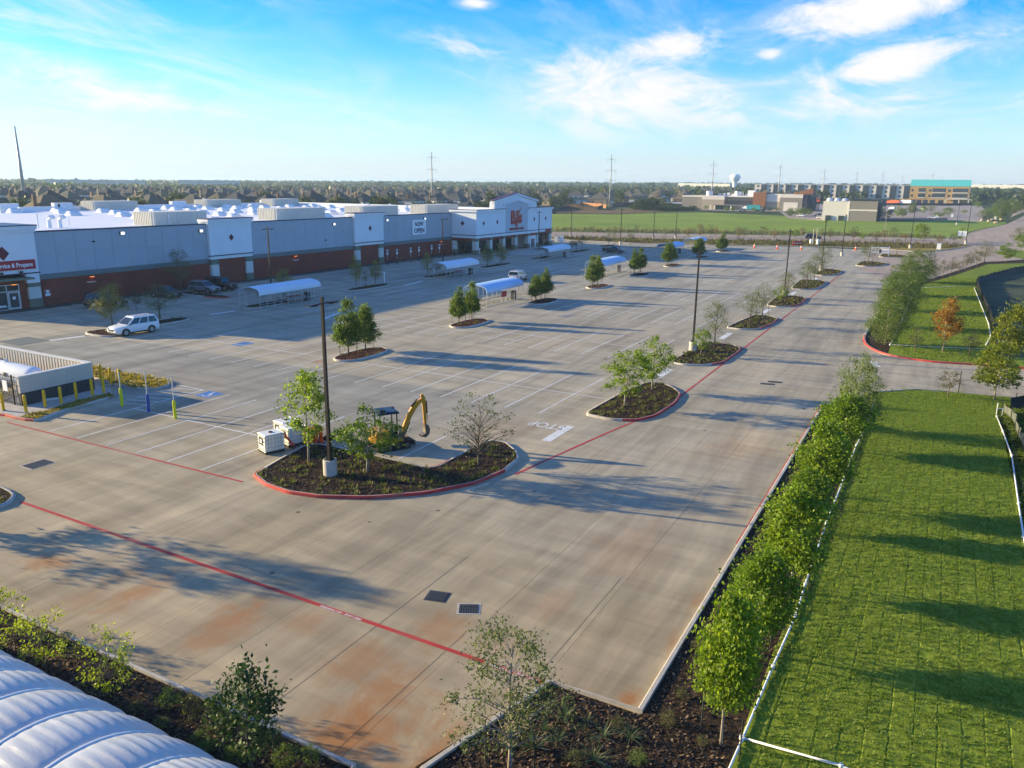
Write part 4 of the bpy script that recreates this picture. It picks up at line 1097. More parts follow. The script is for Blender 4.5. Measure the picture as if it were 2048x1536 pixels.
for (x, y, h_, r_, k) in [(-0.35, 486.0, 4.6, 2.6, 'ash'), (-4.23, 467.98, 2.98, 2.8, 'ash'), (-8.93, 509.92, 5.45, 2.57, 'elm'), (16.88, 637.78, 5.01, 2.61, 'ash'), (14.7, 441.76, 5.35, 2.78, 'elm'), (18.34, 497.66, 4.4, 3.13, 'ash'), (22.16, 453.46, 10.36, 3.71, 'willow'), (32.45, 547.04, 8.45, 5.17, 'willow'), (18.48, 265.36, 5.51, 2.18, 'elm'), (18.37, 243.31, 4.63, 2.0, 'ash'), (-35.53, 426.52, 3.3, 2.02, 'ash'), (-32.3, 448.84, 3.68, 1.7, 'sapling'), (-25.16, 421.25, 4.16, 1.86, 'ash'), (-21.94, 441.46, 6.06, 1.67, 'ash'), (-21.08, 469.53, 4.1, 2.07, 'willow'), (-18.51, 511.67, 6.63, 2.58, 'willow'), (-12.49, 497.84, 4.86, 2.04, 'ash'), (7.93, 529.94, 2.49, 1.5, 'ash'), (-131.91, 492.64, 3.02, 1.44, 'ash'), (-115.54, 476.18, 3.14, 1.54, 'ash'), (-112.4, 478.99, 2.84, 1.24, 'ash'), (-101.31, 485.54, 2.89, 1.25, 'ash'), (-95.09, 501.06, 2.62, 1.44, 'ash'), (-91.49, 503.76, 2.62, 1.45, 'ash'), (-58.63, 482.45, 4.08, 1.68, 'ash'), (-72.07, 434.06, 4.53, 2.22, 'willow'), (-70.46, 442.43, 4.08, 2.26, 'ash'), (-68.25, 450.86, 4.16, 2.3, 'willow'), (-66.69, 459.18, 3.45, 1.9, 'willow')]:
    q = (h_, r_)
    plant(k, (x, y, terr(x, y) + 0.03), q[0], q[1], {'ash': "dark green tree in the car park of the far buildings", 'elm': "grey green tree near the boulevard and far car park", 'willow': "light green tree beside the far buildings", 'sapling': "thin tree near the far buildings"}[k], group='trees round the far buildings, ' + k)
for (x, y, h_, r_) in [(-173.98, 494.27, 6.27, 4.95), (-173.06, 507.29, 6.7, 5.06), (-165.01, 501.55, 6.28, 4.98), (-156.53, 495.88, 4.34, 3.93), (-150.59, 491.45, 3.61, 3.56), (-163.59, 470.36, 2.66, 4.07), (-158.51, 474.21, 2.36, 4.09), (-153.38, 477.99, 2.36, 4.42), (-149.37, 481.36, 2.36, 4.12), (-143.88, 485.11, 2.37, 3.18), (-139.22, 488.55, 2.68, 2.88), (-171.36, 473.98, 3.33, 2.85)]:
    q = (h_, r_)
    plant('big', (x, y, terr(x, y)), q[0], q[1], "dark green bushy tree between the wooden fence and the low tan building", group="bushy trees left of the low tan building")

# the foreground bed
plant('ash', (-41.5, 15.9), 5.6, 1.7, "leafy tree in the bed left of the picture whose shadow falls across the paving", rz=0.4)
plant('live_oak', (-8.45, 15.75), 4.45, 1.52, "wiry pale green tree at the bottom edge in the corner planting bed", stakes=True, rz=1.0)
plant('glossy', (-14.5, 12.35), 3.3, 0.82, "small dark glossy leaved tree beside the white tunnel tent", rz=0.5)
for q, k, lab in [((-23.77, 12.38, 2.11, 0.97), 'shrub_lime', "open lime green shrub left of the other lime shrub by the tent"), ((-20.66, 12.45, 2.15, 0.9), 'shrub_lime', "fuller lime green shrub right of the open one by the tent"), ((-27.29, 12.96, 1.78, 0.66), 'shrub_lime', "lime green shrub cut by the left edge of the picture")]:
    plant(k, q[:2], q[2], q[3], lab, 'shrub')
for (q, k) in [((-18.58, 13.01, 0.67, 0.31), 'shrub_bright'), ((-17.58, 12.98, 0.89, 0.3), 'shrub_low'), ((-16.56, 13.03, 0.93, 0.41), 'shrub_low'), ((-19.23, 12.38, 0.38, 0.24), 'shrub_low'), ((-18.04, 12.34, 0.3, 0.2), 'shrub_bright'), ((-16.56, 12.42, 0.36, 0.29), 'shrub_bright'), ((-16.13, 12.24, 0.29, 0.22), 'shrub_bright'), ((-15.22, 12.45, 0.4, 0.31), 'shrub_bright'), ((-13.9, 12.93, 0.57, 0.32), 'shrub_bright'), ((-13.3, 13.31, 0.57, 0.26), 'shrub_bright'), ((-24.62, 13.5, 0.42, 0.3), 'shrub_low'), ((-23.29, 13.26, 0.45, 0.27), 'shrub_low'), ((-26.31, 12.88, 0.58, 0.37), 'shrub_low'), ((-14.62, 13.28, 0.62, 0.27), 'shrub_low')]:
    plant(k, q[:2], q[2], q[3], "low bright green shrub in the mulch between tent and kerb" if k == 'shrub_bright' else "low dull olive shrub in the mulch between tent and kerb", 'shrub', 'low shrubs by the tent, ' + ('bright' if k == 'shrub_bright' else 'olive'))
for (q, k) in [((-5.31, 19.67, 0.48, 0.24), 'shrub_low'), ((-4.18, 19.3, 0.28, 0.17), 'shrub_low'), ((-5.53, 17.74, 0.35, 0.26), 'shrub_bright'), ((-6.58, 18.93, 0.27, 0.22), 'shrub_low'), ((-5.58, 24.01, 0.42, 0.24), 'shrub_low'), ((-5.28, 26.39, 0.51, 0.25), 'shrub_low'), ((-5.15, 40.67, 1.11, 0.36), 'shrub_low'), ((-7.05, 16.93, 0.39, 0.26), 'shrub_low'), ((-5.29, 21.09, 0.39, 0.18), 'shrub_low')]:
    plant(k, q[:2], q[2], q[3], "low shrub in the mulch under the right-hand trees", 'shrub', 'low shrubs in the right-hand bed')

m_yucca = leaf_mat("yucca_leaf", (0.05, 0.09, 0.03), (0.10, 0.16, 0.06), (0.19, 0.23, 0.09), 0.15, 0.45)


def rosette(name, n, length, w, seed, droop):
    r = random.Random(seed); mb = MB()
    for i in range(n):
        a = r.uniform(0, 6.28); e = r.uniform(0.15, 1.35); L = length * r.uniform(0.75, 1.15)
        ca, sa = math.cos(a), math.sin(a); w2 = w * r.uniform(0.7, 1.2)
        pts = []
        for k in range(4):
            t = k / 3
            hh = L * t
            pts.append((ca * hh * math.cos(e), sa * hh * math.cos(e), 0.03 + hh * math.sin(e) - droop * L * t * t * math.cos(e), w2 * (1 - t) ** 0.6 * (0.7 if k == 0 else 1)))
        vs = []
        for (x, y, z, ww) in pts: vs += [(x - sa * ww, y + ca * ww, z), (x + sa * ww, y - ca * ww, z)]
        mb.add(vs, [(0, 1, 3, 2), (2, 3, 5, 4), (4, 5, 7, 6)])
    return mb.mesh(name, m_yucca)


yu = [rosette("foliage", 30, 0.62, 0.022, 1, 0.1), rosette("foliage", 38, 0.8, 0.008, 2, 0.55)]
for (g_, k, s, lab) in [((-8.1, 18.43), 0, 0.85, 'stiff yucca rosette nearest the lot corner'), ((-8.31, 17.63), 0, 0.6, 'small stiff yucca rosette beside the wiry tree'), ((-8.3, 16.85), 0, 1.0, "stiff yucca rosette close to the wiry tree's trunk"), ((-7.79, 17.42), 1, 0.8, 'arching grassy plant between two yuccas'), ((-6.74, 18.21), 1, 1.0, 'arching grassy plant in the middle of the corner bed'), ((-6.06, 18.54), 1, 1.0, 'arching grassy plant right of its twin in the corner bed'), ((-6.61, 17.22), 1, 1.15, 'large arching grassy plant at the bottom edge of the corner bed'), ((-7.41, 18.51), 1, 0.7, 'thin dry grassy plant near the kerb corner')]:
    link("yucca" if k == 0 else "ornamental_grass", yu[k], None, (g_[0], g_[1], 0.06), rnd.uniform(0, 6), lab, "plant", "rosettes in the corner bed", None, s)


def near_ground_cover():
    bed = [(-30, 13.7), (-12.4, 13.7), (-12.4, 11), (-30, 11)]
    chips("mulch_chips", bed, 170, m_chip, 0.06, 0.075, 5)
    chips("mulch_chips", [(-10.55, 12.5), (-10.5, 14.7), (-9.1, 19.65), (-6.0, 19.65), (-3.5, 19.6), (-3.2, 12.5)], 190, m_chip, 0.06, 0.075, 6)
    chips("mulch_chips", [(-6.1, 19.65), (-6.1, 59.4), (-2.9, 56), (-2.55, 46), (-2.7, 31.8), (-3.0, 24.2), (-3.4, 19.6)], 75, m_chip, 0.06, 0.085, 7)
    chips("mulch_chips", [(-5.9, 96), (-5.9, 150), (-3, 145), (-2.6, 120), (-2.8, 100), (-3.2, 88)], 14, m_chip, 0.06, 0.16, 8)
    lawn = [(-3.23, 20.04), (-3.15, 24.06), (-3.03, 27.71), (-3.1, 31.24), (-3.17, 37.1), (-3.13, 43.49), (-3.16, 50.22), (-3.07, 62.54), (-3.14, 65.2), (-0.51, 67.69), (1.92, 68.27), (7.26, 69.11), (14, 50), (14, 12), (-2.9, 12)]
    near = [p for p in lawn]
    # the turf was laid in pieces: each piece is slightly domed, with a thin seam round it
    r = random.Random(5)
    pieces = MB(); spots = []
    sx, sy = 0.62, 1.9
    n_obj = 0
    lawn_o = bpy.data.objects["lawn"]
    pm = {}
    j = 0
    y = 12.0
    cells = []
    for i in range(28):
        x = -3.3 + i * sx
        y = 12.0 + r.uniform(-1.0, 1.0)
        while y < 70:
            if inside(lawn, x + sx / 2, y + sy / 2): cells.append((x + sx / 2, y + sy / 2))
            y += sy
    cells.sort(key=lambda c: math.hypot(c[0], c[1]))
    def sod(mb, cx, cy, lx, ly, z):
        a, b = lx / 2, ly / 2
        a2, b2 = a - 0.03, b - 0.03
        mb.add([(cx - a, cy - b, 0), (cx + a, cy - b, 0), (cx + a, cy + b, 0), (cx - a, cy + b, 0), (cx - a2, cy - b2, z), (cx + a2, cy - b2, z), (cx + a2, cy + b2, z), (cx - a2, cy + b2, z)],
               [(4, 5, 6, 7), (0, 1, 5, 4), (1, 2, 6, 5), (2, 3, 7, 6), (3, 0, 4, 7)])
    var = []
    for q in range(4):
        mb = MB(); sod(mb, 0, 0, sx - 0.006, sy - 0.008 - 0.008 * q, 0.008 + 0.005 * q); var.append(mb.mesh("turf_piece", m_sod))
    for k, (cx, cy) in enumerate(cells):
        if k < 292:
            link("turf_piece", var[k % 4], lawn_o, (cx + r.uniform(-.02, .02), cy, 0.062 + r.uniform(-.006, .006)), r.uniform(-0.025, 0.025))
        else:
            sod(pieces, cx, cy, sx - 0.012, sy - 0.02, 0.075)
    o = pieces.build("turf_piece", m_sod, lawn_o); o['kind'] = 'stuff'
    sp = spots_in(lawn, 66, 0.072, 3)
    blades("grass_blades", sp, m_blade, 0.075, 0.011, 7, 0.10, 4, lawn_o, 1.1)
    nl = [(-3.42, 86.75), (-3.23, 105.49), (-3.05, 130.89), (-2.67, 141.58), (2.15, 165.38), (6.2, 161.6), (5.91, 128.3), (6.19, 109.41), (5.95, 93.22), (6.02, 84.93), (4.31, 81.9), (0.67, 80.87), (-1.77, 81.39)]
    blades("grass_blades", spots_in(nl, 16, 0.06, 5), m_blade, 0.10, 0.03, 6, 0.14, 6, bpy.data.objects["north_lawn"], 1.0)
    # weeds and rough grass on the verge and at the meadow's edge
    vg = [(-102.39, 214.85), (-79.03, 211.73), (-59.38, 218.06), (-34.69, 229.39), (-10.25, 237.78), (1.6, 245.99), (5.36, 261.95), (-11.27, 257.75), (-41.66, 246.5), (-77.02, 227.31), (-104.12, 218.46)]
    blades("verge_weeds", spots_in(vg, 0.7, 0.03, 7), leaf_mat("weed", (0.06, 0.055, 0.02), (0.17, 0.14, 0.05), (0.30, 0.25, 0.10), 0.3), 0.7, 0.09, 9, 0.5, 8, None, 0.7)
    mv = [(-117.94, 247.32), (-73.82, 270.09), (-28.04, 288.64), (0.07, 292.0), (0.01, 300.0), (-29.28, 300.58), (-78.64, 287.44), (-125.71, 263.56)]
    blades("meadow_weeds", [(x, y, terr(x, y) + 0.05) for x, y, _ in spots_in(mv, 0.45, 0.05, 9)], leaf_mat("meadow_weed", (0.09, 0.11, 0.04), (0.19, 0.20, 0.09), (0.33, 0.31, 0.17), 0.3), 0.8, 0.12, 9, 0.6, 10, None, 0.6)


m_sod = soil("turf", [(0.3, (0.09, 0.13, 0.014)), (0.5, (0.19, 0.25, 0.028)), (0.72, (0.29, 0.32, 0.055))], 6.0, 0.05, var=0.22, big=0.3)
near_ground_cover()

# ------------------------------------------------------------------ the warehouse store
def wpart(root, mb, name, mats, smooth=False, parent=None, label=None, kind=None):
    """a part whose shape was laid out in place; parented to the thing (or to one of its parts)"""
    o = mb.build(name, mats, None, smooth)
    p = parent or root
    o.parent = p
    o.matrix_parent_inverse = Matrix.Translation(root.location).inverted() if p is root else Matrix.Identity(4)
    return tag(o, label, kind=kind)


m_panel = mat("grey_metal_panel", (0.40, 0.43, 0.47), 0.55, 0.03, 0.3, rand=0.03, coord='World')
m_white_wall = mat("white_stucco", (0.78, 0.79, 0.80), 0.75, 0.03, 0.5, coord='World')
m_arch_grey = mat("pale_grey_stucco", (0.52, 0.54, 0.57), 0.75, 0.03, 0.5, coord='World')
m_band = mat("grey_green_band", (0.145, 0.175, 0.175), 0.7, 0.06, 0.8, coord='World')
m_cap = mat("navy_cap", (0.018, 0.028, 0.075), 0.4, 0.05)
m_redcap = mat("maroon_cap", (0.10, 0.02, 0.035), 0.4, 0.05)
m_stone = mat("cast_stone", (0.62, 0.60, 0.55), 0.8, 0.06, 1.5, coord='World')
m_bandstone = mat("grey_green_base", (0.17, 0.18, 0.13), 0.8, 0.06, 1.5, coord='World')
m_diamond = mat("maroon_tile", (0.13, 0.018, 0.03), 0.5, 0.08)
m_roof = mat("white_roof_membrane", (0.76, 0.77, 0.80), 0.6, 0.05, 0.08, coord='World')
m_sky = mat("skylight_dome", (0.80, 0.80, 0.79), 0.35, 0.04, 0.5)
m_screen = mat("ribbed_screen_metal", (0.62, 0.585, 0.50), 0.55, 0.04, 0.6)
m_lampglow = mat("lit_lamp_lens", (0.9, 0.9, 0.9), 0.4, 0.0, emit=((1.0, 0.98, 0.95), 0.28))
m_amber = mat("amber_lamp_lens", (0.9, 0.4, 0.1), 0.4, 0.0, emit=((1.0, 0.33, 0.08), 0.6))
m_black = mat("black_metal", (0.014, 0.014, 0.016), 0.45, 0.1)
m_frame = mat("silver_frame", (0.62, 0.64, 0.66), 0.35, 0.04, metal=0.4)
m_redsign = mat("red_sign", (0.42, 0.018, 0.028), 0.4, 0.05)
m_whitesign = mat("white_sign", (0.86, 0.86, 0.86), 0.45, 0.02)
m_navy = mat("navy_lettering", (0.016, 0.025, 0.06), 0.5, 0.05)


def brick_material():
    m = bpy.data.materials.new("red_brick"); m.use_nodes = True
    t = NT(m.node_tree); p = m.node_tree.nodes['Principled BSDF']
    pos = t.n('ShaderNodeNewGeometry').outputs['Position']
    s = t.n('ShaderNodeSeparateXYZ', ins={0: pos}).outputs
    v = t.n('ShaderNodeCombineXYZ', ins={0: t.math('ADD', s[1], s[0]), 1: s[2], 2: 0.0}).outputs[0]
    b = t.n('ShaderNodeTexBrick', ins={'Vector': v, 'Color1': (0.24, 0.040, 0.024), 'Color2': (0.18, 0.030, 0.020), 'Mortar': (0.15, 0.05, 0.035), 'Scale': 1.0, 'Mortar Size': 0.012, 'Brick Width': 0.40, 'Row Height': 0.20})
    n = t.noise(pos, 0.3, 4)
    c = t.mix(1.0, b.outputs[0], t.ramp(n, [(0.3, (0.85, 0.85, 0.85)), (0.7, (1.15, 1.12, 1.1))]), 'MULTIPLY')
    t.set(p, 'Base Color', c); p.inputs['Roughness'].default_value = 0.85
    bn = t.n('ShaderNodeBump', ins={'Strength': 0.4, 'Distance': 0.01, 'Height': b.outputs[1]}); t.set(p, 'Normal', bn.outputs[0])
    return m


def glass_material(name, col=(0.02, 0.03, 0.035), rough=0.06):
    m = bpy.data.materials.new(name); m.use_nodes = True
    t = NT(m.node_tree); p = m.node_tree.nodes['Principled BSDF']
    n = t.noise(t.n('ShaderNodeTexCoord').outputs['Object'], 0.8, 3)
    t.set(p, 'Base Color', t.ramp(n, [(0.35, col), (0.65, tuple(c * 2.2 for c in col))]))
    p.inputs['Roughness'].default_value = rough; p.inputs['Specular IOR Level'].default_value = 0.6
    return m


m_brick = brick_material()
m_glass = glass_material("dark_glazing")
m_interior = mat("dim_interior", (0.035, 0.035, 0.032), 0.8, 0.4, 0.6)


def diamond(mb, x, y, z, s=0.42, face='x'):
    if face == 'x':
        mb.add([(x, y - s, z), (x, y, z - s * 1.1), (x, y + s, z), (x, y, z + s * 1.1), (x + 0.06, y - s, z), (x + 0.06, y, z - s * 1.1), (x + 0.06, y + s, z), (x + 0.06, y, z + s * 1.1)],
               [(4, 5, 6, 7), (0, 4, 7, 3), (3, 7, 6, 2), (1, 0, 4, 5)[::-1], (2, 6, 5, 1)])
    else:
        mb.add([(x - s, y, z), (x, y, z - s * 1.1), (x + s, y, z), (x, y, z + s * 1.1), (x - s, y - 0.06, z), (x, y - 0.06, z - s * 1.1), (x + s, y - 0.06, z), (x, y - 0.06, z + s * 1.1)],
               [(4, 5, 6, 7), (0, 4, 7, 3), (3, 7, 6, 2), (1, 5, 4, 0), (2, 6, 5, 1)])


def build_store():
    root = empty("warehouse_store", (-98, 110, 0), 0, "long white and grey warehouse store with brick base, white roof and gabled entrance", "store")
    XW = -98.0
    # main wall in three stretches between the towers
    for (y0, y1, n) in ((57.3, 83.4, 10), (91.8, 117.2, 10), (125.9, 151.5, 10)):
        wpart(root, MB().bx(XW - 0.5, XW - 0.06, y0, y1, 0, 9.0), "wall", m_band)
        wpart(root, MB().bx(XW - 0.06, XW + 0.02, y0, y1, 0, 3.22), "brick_wall", m_brick)
        wpart(root, MB().bx(XW - 0.06, XW + 0.05, y0, y1, 3.225, 3.86), "wall_band", m_band)
        w = (y1 - y0) / n
        for (za, zb) in ((3.87, 6.28), (6.30, 9.0)):
            me = MB().bx(-0.055, 0.0, -w / 2 + 0.018, w / 2 - 0.018, za, zb).mesh("wall_panel", m_panel)
            for i in range(n):
                o = link("wall_panel", me, root, (0, y0 + w * (i + 0.5) - 110, 0))
        wpart(root, MB().bx(XW - 0.5, XW + 0.06, y0, y1, 9.005, 9.17), "parapet_cap", m_cap)
    # wall towers
    def tower(y0, y1, dpos):
        x1 = XW + 0.5
        wpart(root, MB().bx(XW - 1.5, x1, y0, y1, 4.35, 9.35), "tower", m_white_wall)
        wpart(root, MB().bx(XW - 1.5, x1 + 0.28, y0 - 0.28, y1 + 0.28, 9.37, 9.75), "cornice", m_white_wall)
        wpart(root, MB().bx(XW - 1.5, x1 + 0.14, y0 - 0.14, y1 + 0.14, 9.0, 9.365), "cornice", m_white_wall)
        wpart(root, MB().bx(XW - 1.6, x1 + 0.31, y0 - 0.31, y1 + 0.31, 9.755, 9.87), "parapet_cap", m_redcap)
        wpart(root, MB().bx(XW - 0.1, x1 + 0.12, y0 - 0.05, y1 + 0.05, 4.22, 4.345), "trim", m_cap)
        wpart(root, MB().bx(XW - 0.1, x1 - 0.03, y0 + 0.02, y1 - 0.02, 3.75, 4.215), "fascia", m_white_wall)
        wpart(root, MB().bx(XW - 0.1, XW + 0.22, y0 + 1.55, y1 - 1.55, 0, 3.745), "brick_wall", m_brick)
        for a, b in ((y0 + 0.05, y0 + 1.5), (y1 - 1.5, y1 - 0.05)):
            wpart(root, MB().bx(XW - 0.1, x1 + 0.02, a, b, 0, 1.1), "pier_base", m_bandstone)
            wpart(root, MB().bx(XW - 0.1, x1 - 0.03, a + 0.02, b - 0.02, 1.105, 2.95), "pier", m_stone)
            wpart(root, MB().bx(XW - 0.1, x1 + 0.02, a, b, 2.955, 3.745), "pier_capital", m_bandstone)
        d = MB(); diamond(d, x1 + 0.002, dpos, 6.9, 0.46); wpart(root, d, "diamond_ornament", m_diamond)
    tower(83.4, 91.8, 87.6); tower(117.2, 125.9, 121.7)
    # left pavilion with the tyre counter
    x1 = XW + 0.6
    wpart(root, MB().bx(XW - 6, x1, 47.5, 57.1, 4.3, 9.3), "tower", m_white_wall)
    wpart(root, MB().bx(XW - 6, x1 + 0.3, 47.2, 57.4, 9.45, 9.86), "cornice", m_white_wall)
    wpart(root, MB().bx(XW - 6, x1 + 0.15, 47.35, 57.25, 9.1, 9.445), "cornice", m_white_wall)
    wpart(root, MB().bx(XW - 6.1, x1 + 0.34, 47.15, 57.45, 9.865, 9.98), "parapet_cap", m_cap)
    wpart(root, MB().bx(XW - 0.1, x1 + 0.1, 47.5, 57.2, 4.15, 4.28), "trim", m_cap)
    wpart(root, MB().bx(XW - 0.1, x1 - 0.02, 55.5, 57.1, 3.0, 4.145), "fascia", m_white_wall)
    wpart(root, MB().bx(XW - 0.1, x1 + 0.02, 55.55, 57.1, 0, 1.05), "pier_base", m_bandstone)
    wpart(root, MB().bx(XW - 0.1, x1 - 0.03, 55.58, 57.08, 1.055, 2.5), "pier", m_stone)
    wpart(root, MB().bx(XW - 0.1, x1 + 0.02, 55.55, 57.1, 2.505, 2.995), "pier_capital", m_bandstone)
    wpart(root, MB().bx(XW - 0.1, XW + 0.25, 54.75, 55.54, 0, 3.6), "brick_wall", m_brick)
    wpart(root, MB().bx(XW - 0.1, XW + 0.25, 47.5, 54.74, 3.02, 3.6), "brick_wall", m_brick)
    wpart(root, MB().bx(XW - 0.2, x1 + 1.6, 47.5, 55.6, 3.62, 3.82), "canopy", m_bandstone)
    for y in (48.5, 51.5, 54.6):
        wpart(root, MB().tube([(x1 + 1.5, y, 3.82), (x1 + 0.02, y, 4.6)], 0.03, 5), "canopy_rod", m_black)
    g = wpart(root, MB().bx(XW - 0.1, XW + 0.10, 47.5, 54.7, 0, 3.0), "storefront_glazing", m_glass)
    for y in (47.6, 48.8, 49.9, 51.55, 53.2, 54.66):
        wpart(root, MB().bx(XW + 0.102, XW + 0.17, y - 0.05, y + 0.05, 0.0, 3.0), "mullion", m_frame)
    for z in (0.0, 0.35, 2.15, 2.92):
        wpart(root, MB().bx(XW + 0.102, XW + 0.16, 47.5, 53.15 if z in (0.35,) else 54.6, z, z + 0.08), "transom", m_frame)
    d = wpart(root, MB().bx(XW + 0.165, XW + 0.20, 53.27, 54.58, 0.02, 2.1), "glass_door", m_glass)
    for (a, b, c, e) in ((53.27, 53.40, 0.02, 2.1), (54.45, 54.58, 0.02, 2.1), (53.40, 54.45, 0.02, 0.25), (53.40, 54.45, 1.98, 2.1)):
        f = MB().bx(XW + 0.201, XW + 0.225, a, b, c, e); wpart(root, f, "door_frame", m_frame, parent=d)
    wpart(root, MB().bx(XW + 0.201, XW + 0.21, 53.75, 54.1, 1.2, 1.55), "door_notice", m_whitesign, parent=d)
    wpart(root, MB().bx(XW + 0.09, XW + 0.11, 52.0, 52.9, 0.45, 0.6), "window_notice", m_whitesign)
    s = wpart(root, MB().bx(x1 + 0.002, x1 + 0.10, 47.9, 56.75, 4.72, 5.85), "sign_board", m_redsign)
    me = text_mesh("Tire Service & Propane", 0.74, 0.02, m_whitesign, 0.012, 'RIGHT')
    o = link("sign_lettering", me, s); o.matrix_parent_inverse = Matrix.Identity(4)
    o.matrix_local = Matrix(((0, 0, 1, x1 + 0.122), (0.80, 0, 0, 56.4), (0, 1, 0, 5.27), (0, 0, 0, 1)))
    d = MB(); diamond(d, x1 + 0.002, 53.1, 6.75, 0.75); wpart(root, d, "diamond_ornament", m_diamond)
    for y in (52.6, 54.9):
        wpart(root, MB().box(x1 + 0.18, y, 4.35, 0.3, 0.22, 0.22).bx(x1, x1 + 0.1, y - 0.05, y + 0.05, 4.3, 4.4), "flood_lamp", m_black)
    # lamps and fittings along the wall
    for (y, z, big) in ((69.3, 8.35, 1), (82.3, 8.1, 1), (111.9, 8.0, 1), (127.6, 8.2, 1), (140.7, 8.1, 1)):
        l = wpart(root, MB().bx(XW + 0.0, XW + 0.22, y - 0.34, y + 0.34, z - 0.24, z + 0.26), "wall_lamp", m_black)
        wpart(root, MB().bx(XW + 0.221, XW + 0.24, y - 0.29, y + 0.29, z - 0.19, z + 0.21), "lens", m_lampglow, parent=l)
    for (y, x) in ((64.2, XW), (101.7, XW), (54.0, XW + 0.26), (147.0, XW)):
        z = 3.02
        l = wpart(root, MB().bx(x + 0.03, x + 0.35, y - 0.28, y + 0.28, z, z + 0.22), "door_lamp", m_black)
        wpart(root, MB().bx(x + 0.06, x + 0.33, y - 0.25, y + 0.25, z - 0.05, z - 0.002), "lens", m_amber, parent=l)
    for y, w_ in ((64.0, 1.1), (101.6, 1.2), (147.0, 1.0)):
        wpart(root, MB().bx(XW + 0.02, XW + 0.45, y - w_ / 2, y + w_ / 2, 2.28, 2.36), "canopy_slat", m_stone)
    wpart(root, MB().bx(XW + 0.022, XW + 0.05, 57.75, 58.55, 1.05, 1.95), "wall_notice", mat("pink_notice", (0.42, 0.17, 0.15), 0.6))
    wpart(root, MB().bx(XW + 0.051, XW + 0.06, 57.85, 58.45, 1.15, 1.45).bx(XW + 0.051, XW + 0.06, 58.0, 58.3, 1.55, 1.85), "notice_print", m_whitesign)
    for y, z in ((65.0, 7.4), (109.5, 5.2), (149.3, 7.7)):
        wpart(root, MB().box(XW + 0.15, y, z, 0.3, 0.25, 0.18), "security_camera", m_black)
    # roof deck, parapets and what stands on it
    wpart(root, MB().bx(-181.5, XW - 0.5, 57.5, 189.5, 8.0, 8.25), "roof_deck", m_roof)
    wpart(root, MB().bx(-181.5, XW - 6.0, 48.2, 57.5, 8.0, 8.25), "roof_deck", m_roof)
    wpart(root, MB().bx(XW - 6.0, XW - 0.5, 57.11, 57.5, 8.0, 9.0), "roof_deck", m_white_wall)
    wpart(root, MB().bx(-182.2, -181.5, 47.5, 190, 0, 9.2), "rear_parapet", m_white_wall)
    wpart(root, MB().bx(-181.5, XW - 6.0, 47.5, 48.19, 0, 9.2), "side_parapet", m_white_wall)
    for y in (101.5, 114.0, 146.0, 178.0, 99.0 - 26):
        wpart(root, MB().bx(-182.4, -181.1, y - 2.2, y + 2.2, 8.3, 10.0), "parapet_block", m_white_wall)
    wpart(root, MB().bx(-181.5, XW - 8.5, 189.5, 190, 0, 9.2), "side_parapet", m_white_wall)
    wpart(root, MB().bx(-181.5, XW - 8.5, 186.5, 187, 8.25, 9.0), "side_parapet", m_white_wall)
    r = random.Random(3)
    sk = MB()
    prof = [(-1.25, 0), (-1.2, 0.32), (-0.78, 0.62), (0, 0.76), (0.78, 0.62), (1.2, 0.32), (1.25, 0)]
    sk.loft([[(x * 0.78, yy, z) for x, z in prof] for yy in (-1.2, -0.9, 0.9, 1.2)], 0, caps=True)
    sk.v = [(x, y, z if abs(y) < 1 else z * 0.4) for x, y, z in sk.v]
    sm = sk.mesh("skylight", m_sky)
    cb = MB().bx(-1.08, 1.08, -1.28, 1.28, 0.0, 0.16).mesh("skylight_kerb", m_roof)
    for i in range(7):
        for j in range(9):
            x = -114.5 - i * 10.2; y = 99.5 + j * 9.6 + (4.0 if i % 2 else 0.0)
            if y > 184: continue
            if any(abs(x - a) < 3.5 and b - 6 < y < c + 1 for a, b, c in SCREENS): continue
            k = link("skylight_kerb", cb, root, (x + 98, y - 110, 8.25))
            link("skylight", sm, k, (0, 0, 0.16))
    # ribbed screens round the rooftop units
    for (x, y0, y1) in SCREENS:
        h = 2.1; w = 5.0; z0 = 8.25
        o = wpart(root, MB().bx(x - w / 2, x + w / 2, y0, y1, z0, z0 + h), "equipment_screen", m_screen)
        rb = MB()
        n = int((y1 - y0) / 0.42)
        for i in range(n):
            yy = y0 + 0.2 + i * 0.42
            rb.bx(x + w / 2 + 0.001, x + w / 2 + 0.09, yy, yy + 0.2, z0, z0 + h)
        for i in range(int(w / 0.42)):
            xx = x - w / 2 + 0.1 + i * 0.42
            rb.bx(xx, xx + 0.2, y0 - 0.09, y0 - 0.001, z0, z0 + h)
        q = wpart(root, rb, "screen_ribs", m_screen, parent=o, kind='stuff')
    for (x, y) in ((-118.0, 71.7), (-117.6, 73.1)):
        v = MB().tube([(x, y, 8.25), (x, y, 9.5), (x + 0.15, y + 0.1, 9.85), (x + 0.45, y + 0.3, 9.9), (x + 0.62, y + 0.4, 9.6)], 0.30, 10)
        wpart(root, v, "vent_hood", m_white_wall, True)
    wpart(root, MB().tube([(-119.0, 70.6, 8.25), (-119.0, 70.6, 10.3)], 0.12, 8), "vent_pipe", m_white_wall)
    for (x, y) in ((-176, 97), (-176, 101), (-151, 188), (-146, 192), (-135, 185)):
        wpart(root, MB().box(x, y, 8.25, 0.9, 0.9, 0.9).box(x, y, 9.16, 0.7, 0.7, 0.25), "roof_fan", m_frame)
    for (x, y) in ((-123, 78), (-140, 104), (-112, 88)):
        wpart(root, MB().tube([(x, y, 8.25), (x, y, 9.9)], 0.06, 6), "vent_pipe", m_white_wall)

    # entrance front
    XP = -91.6
    YA, YB, YC = 151.5, 190.0, 170.3
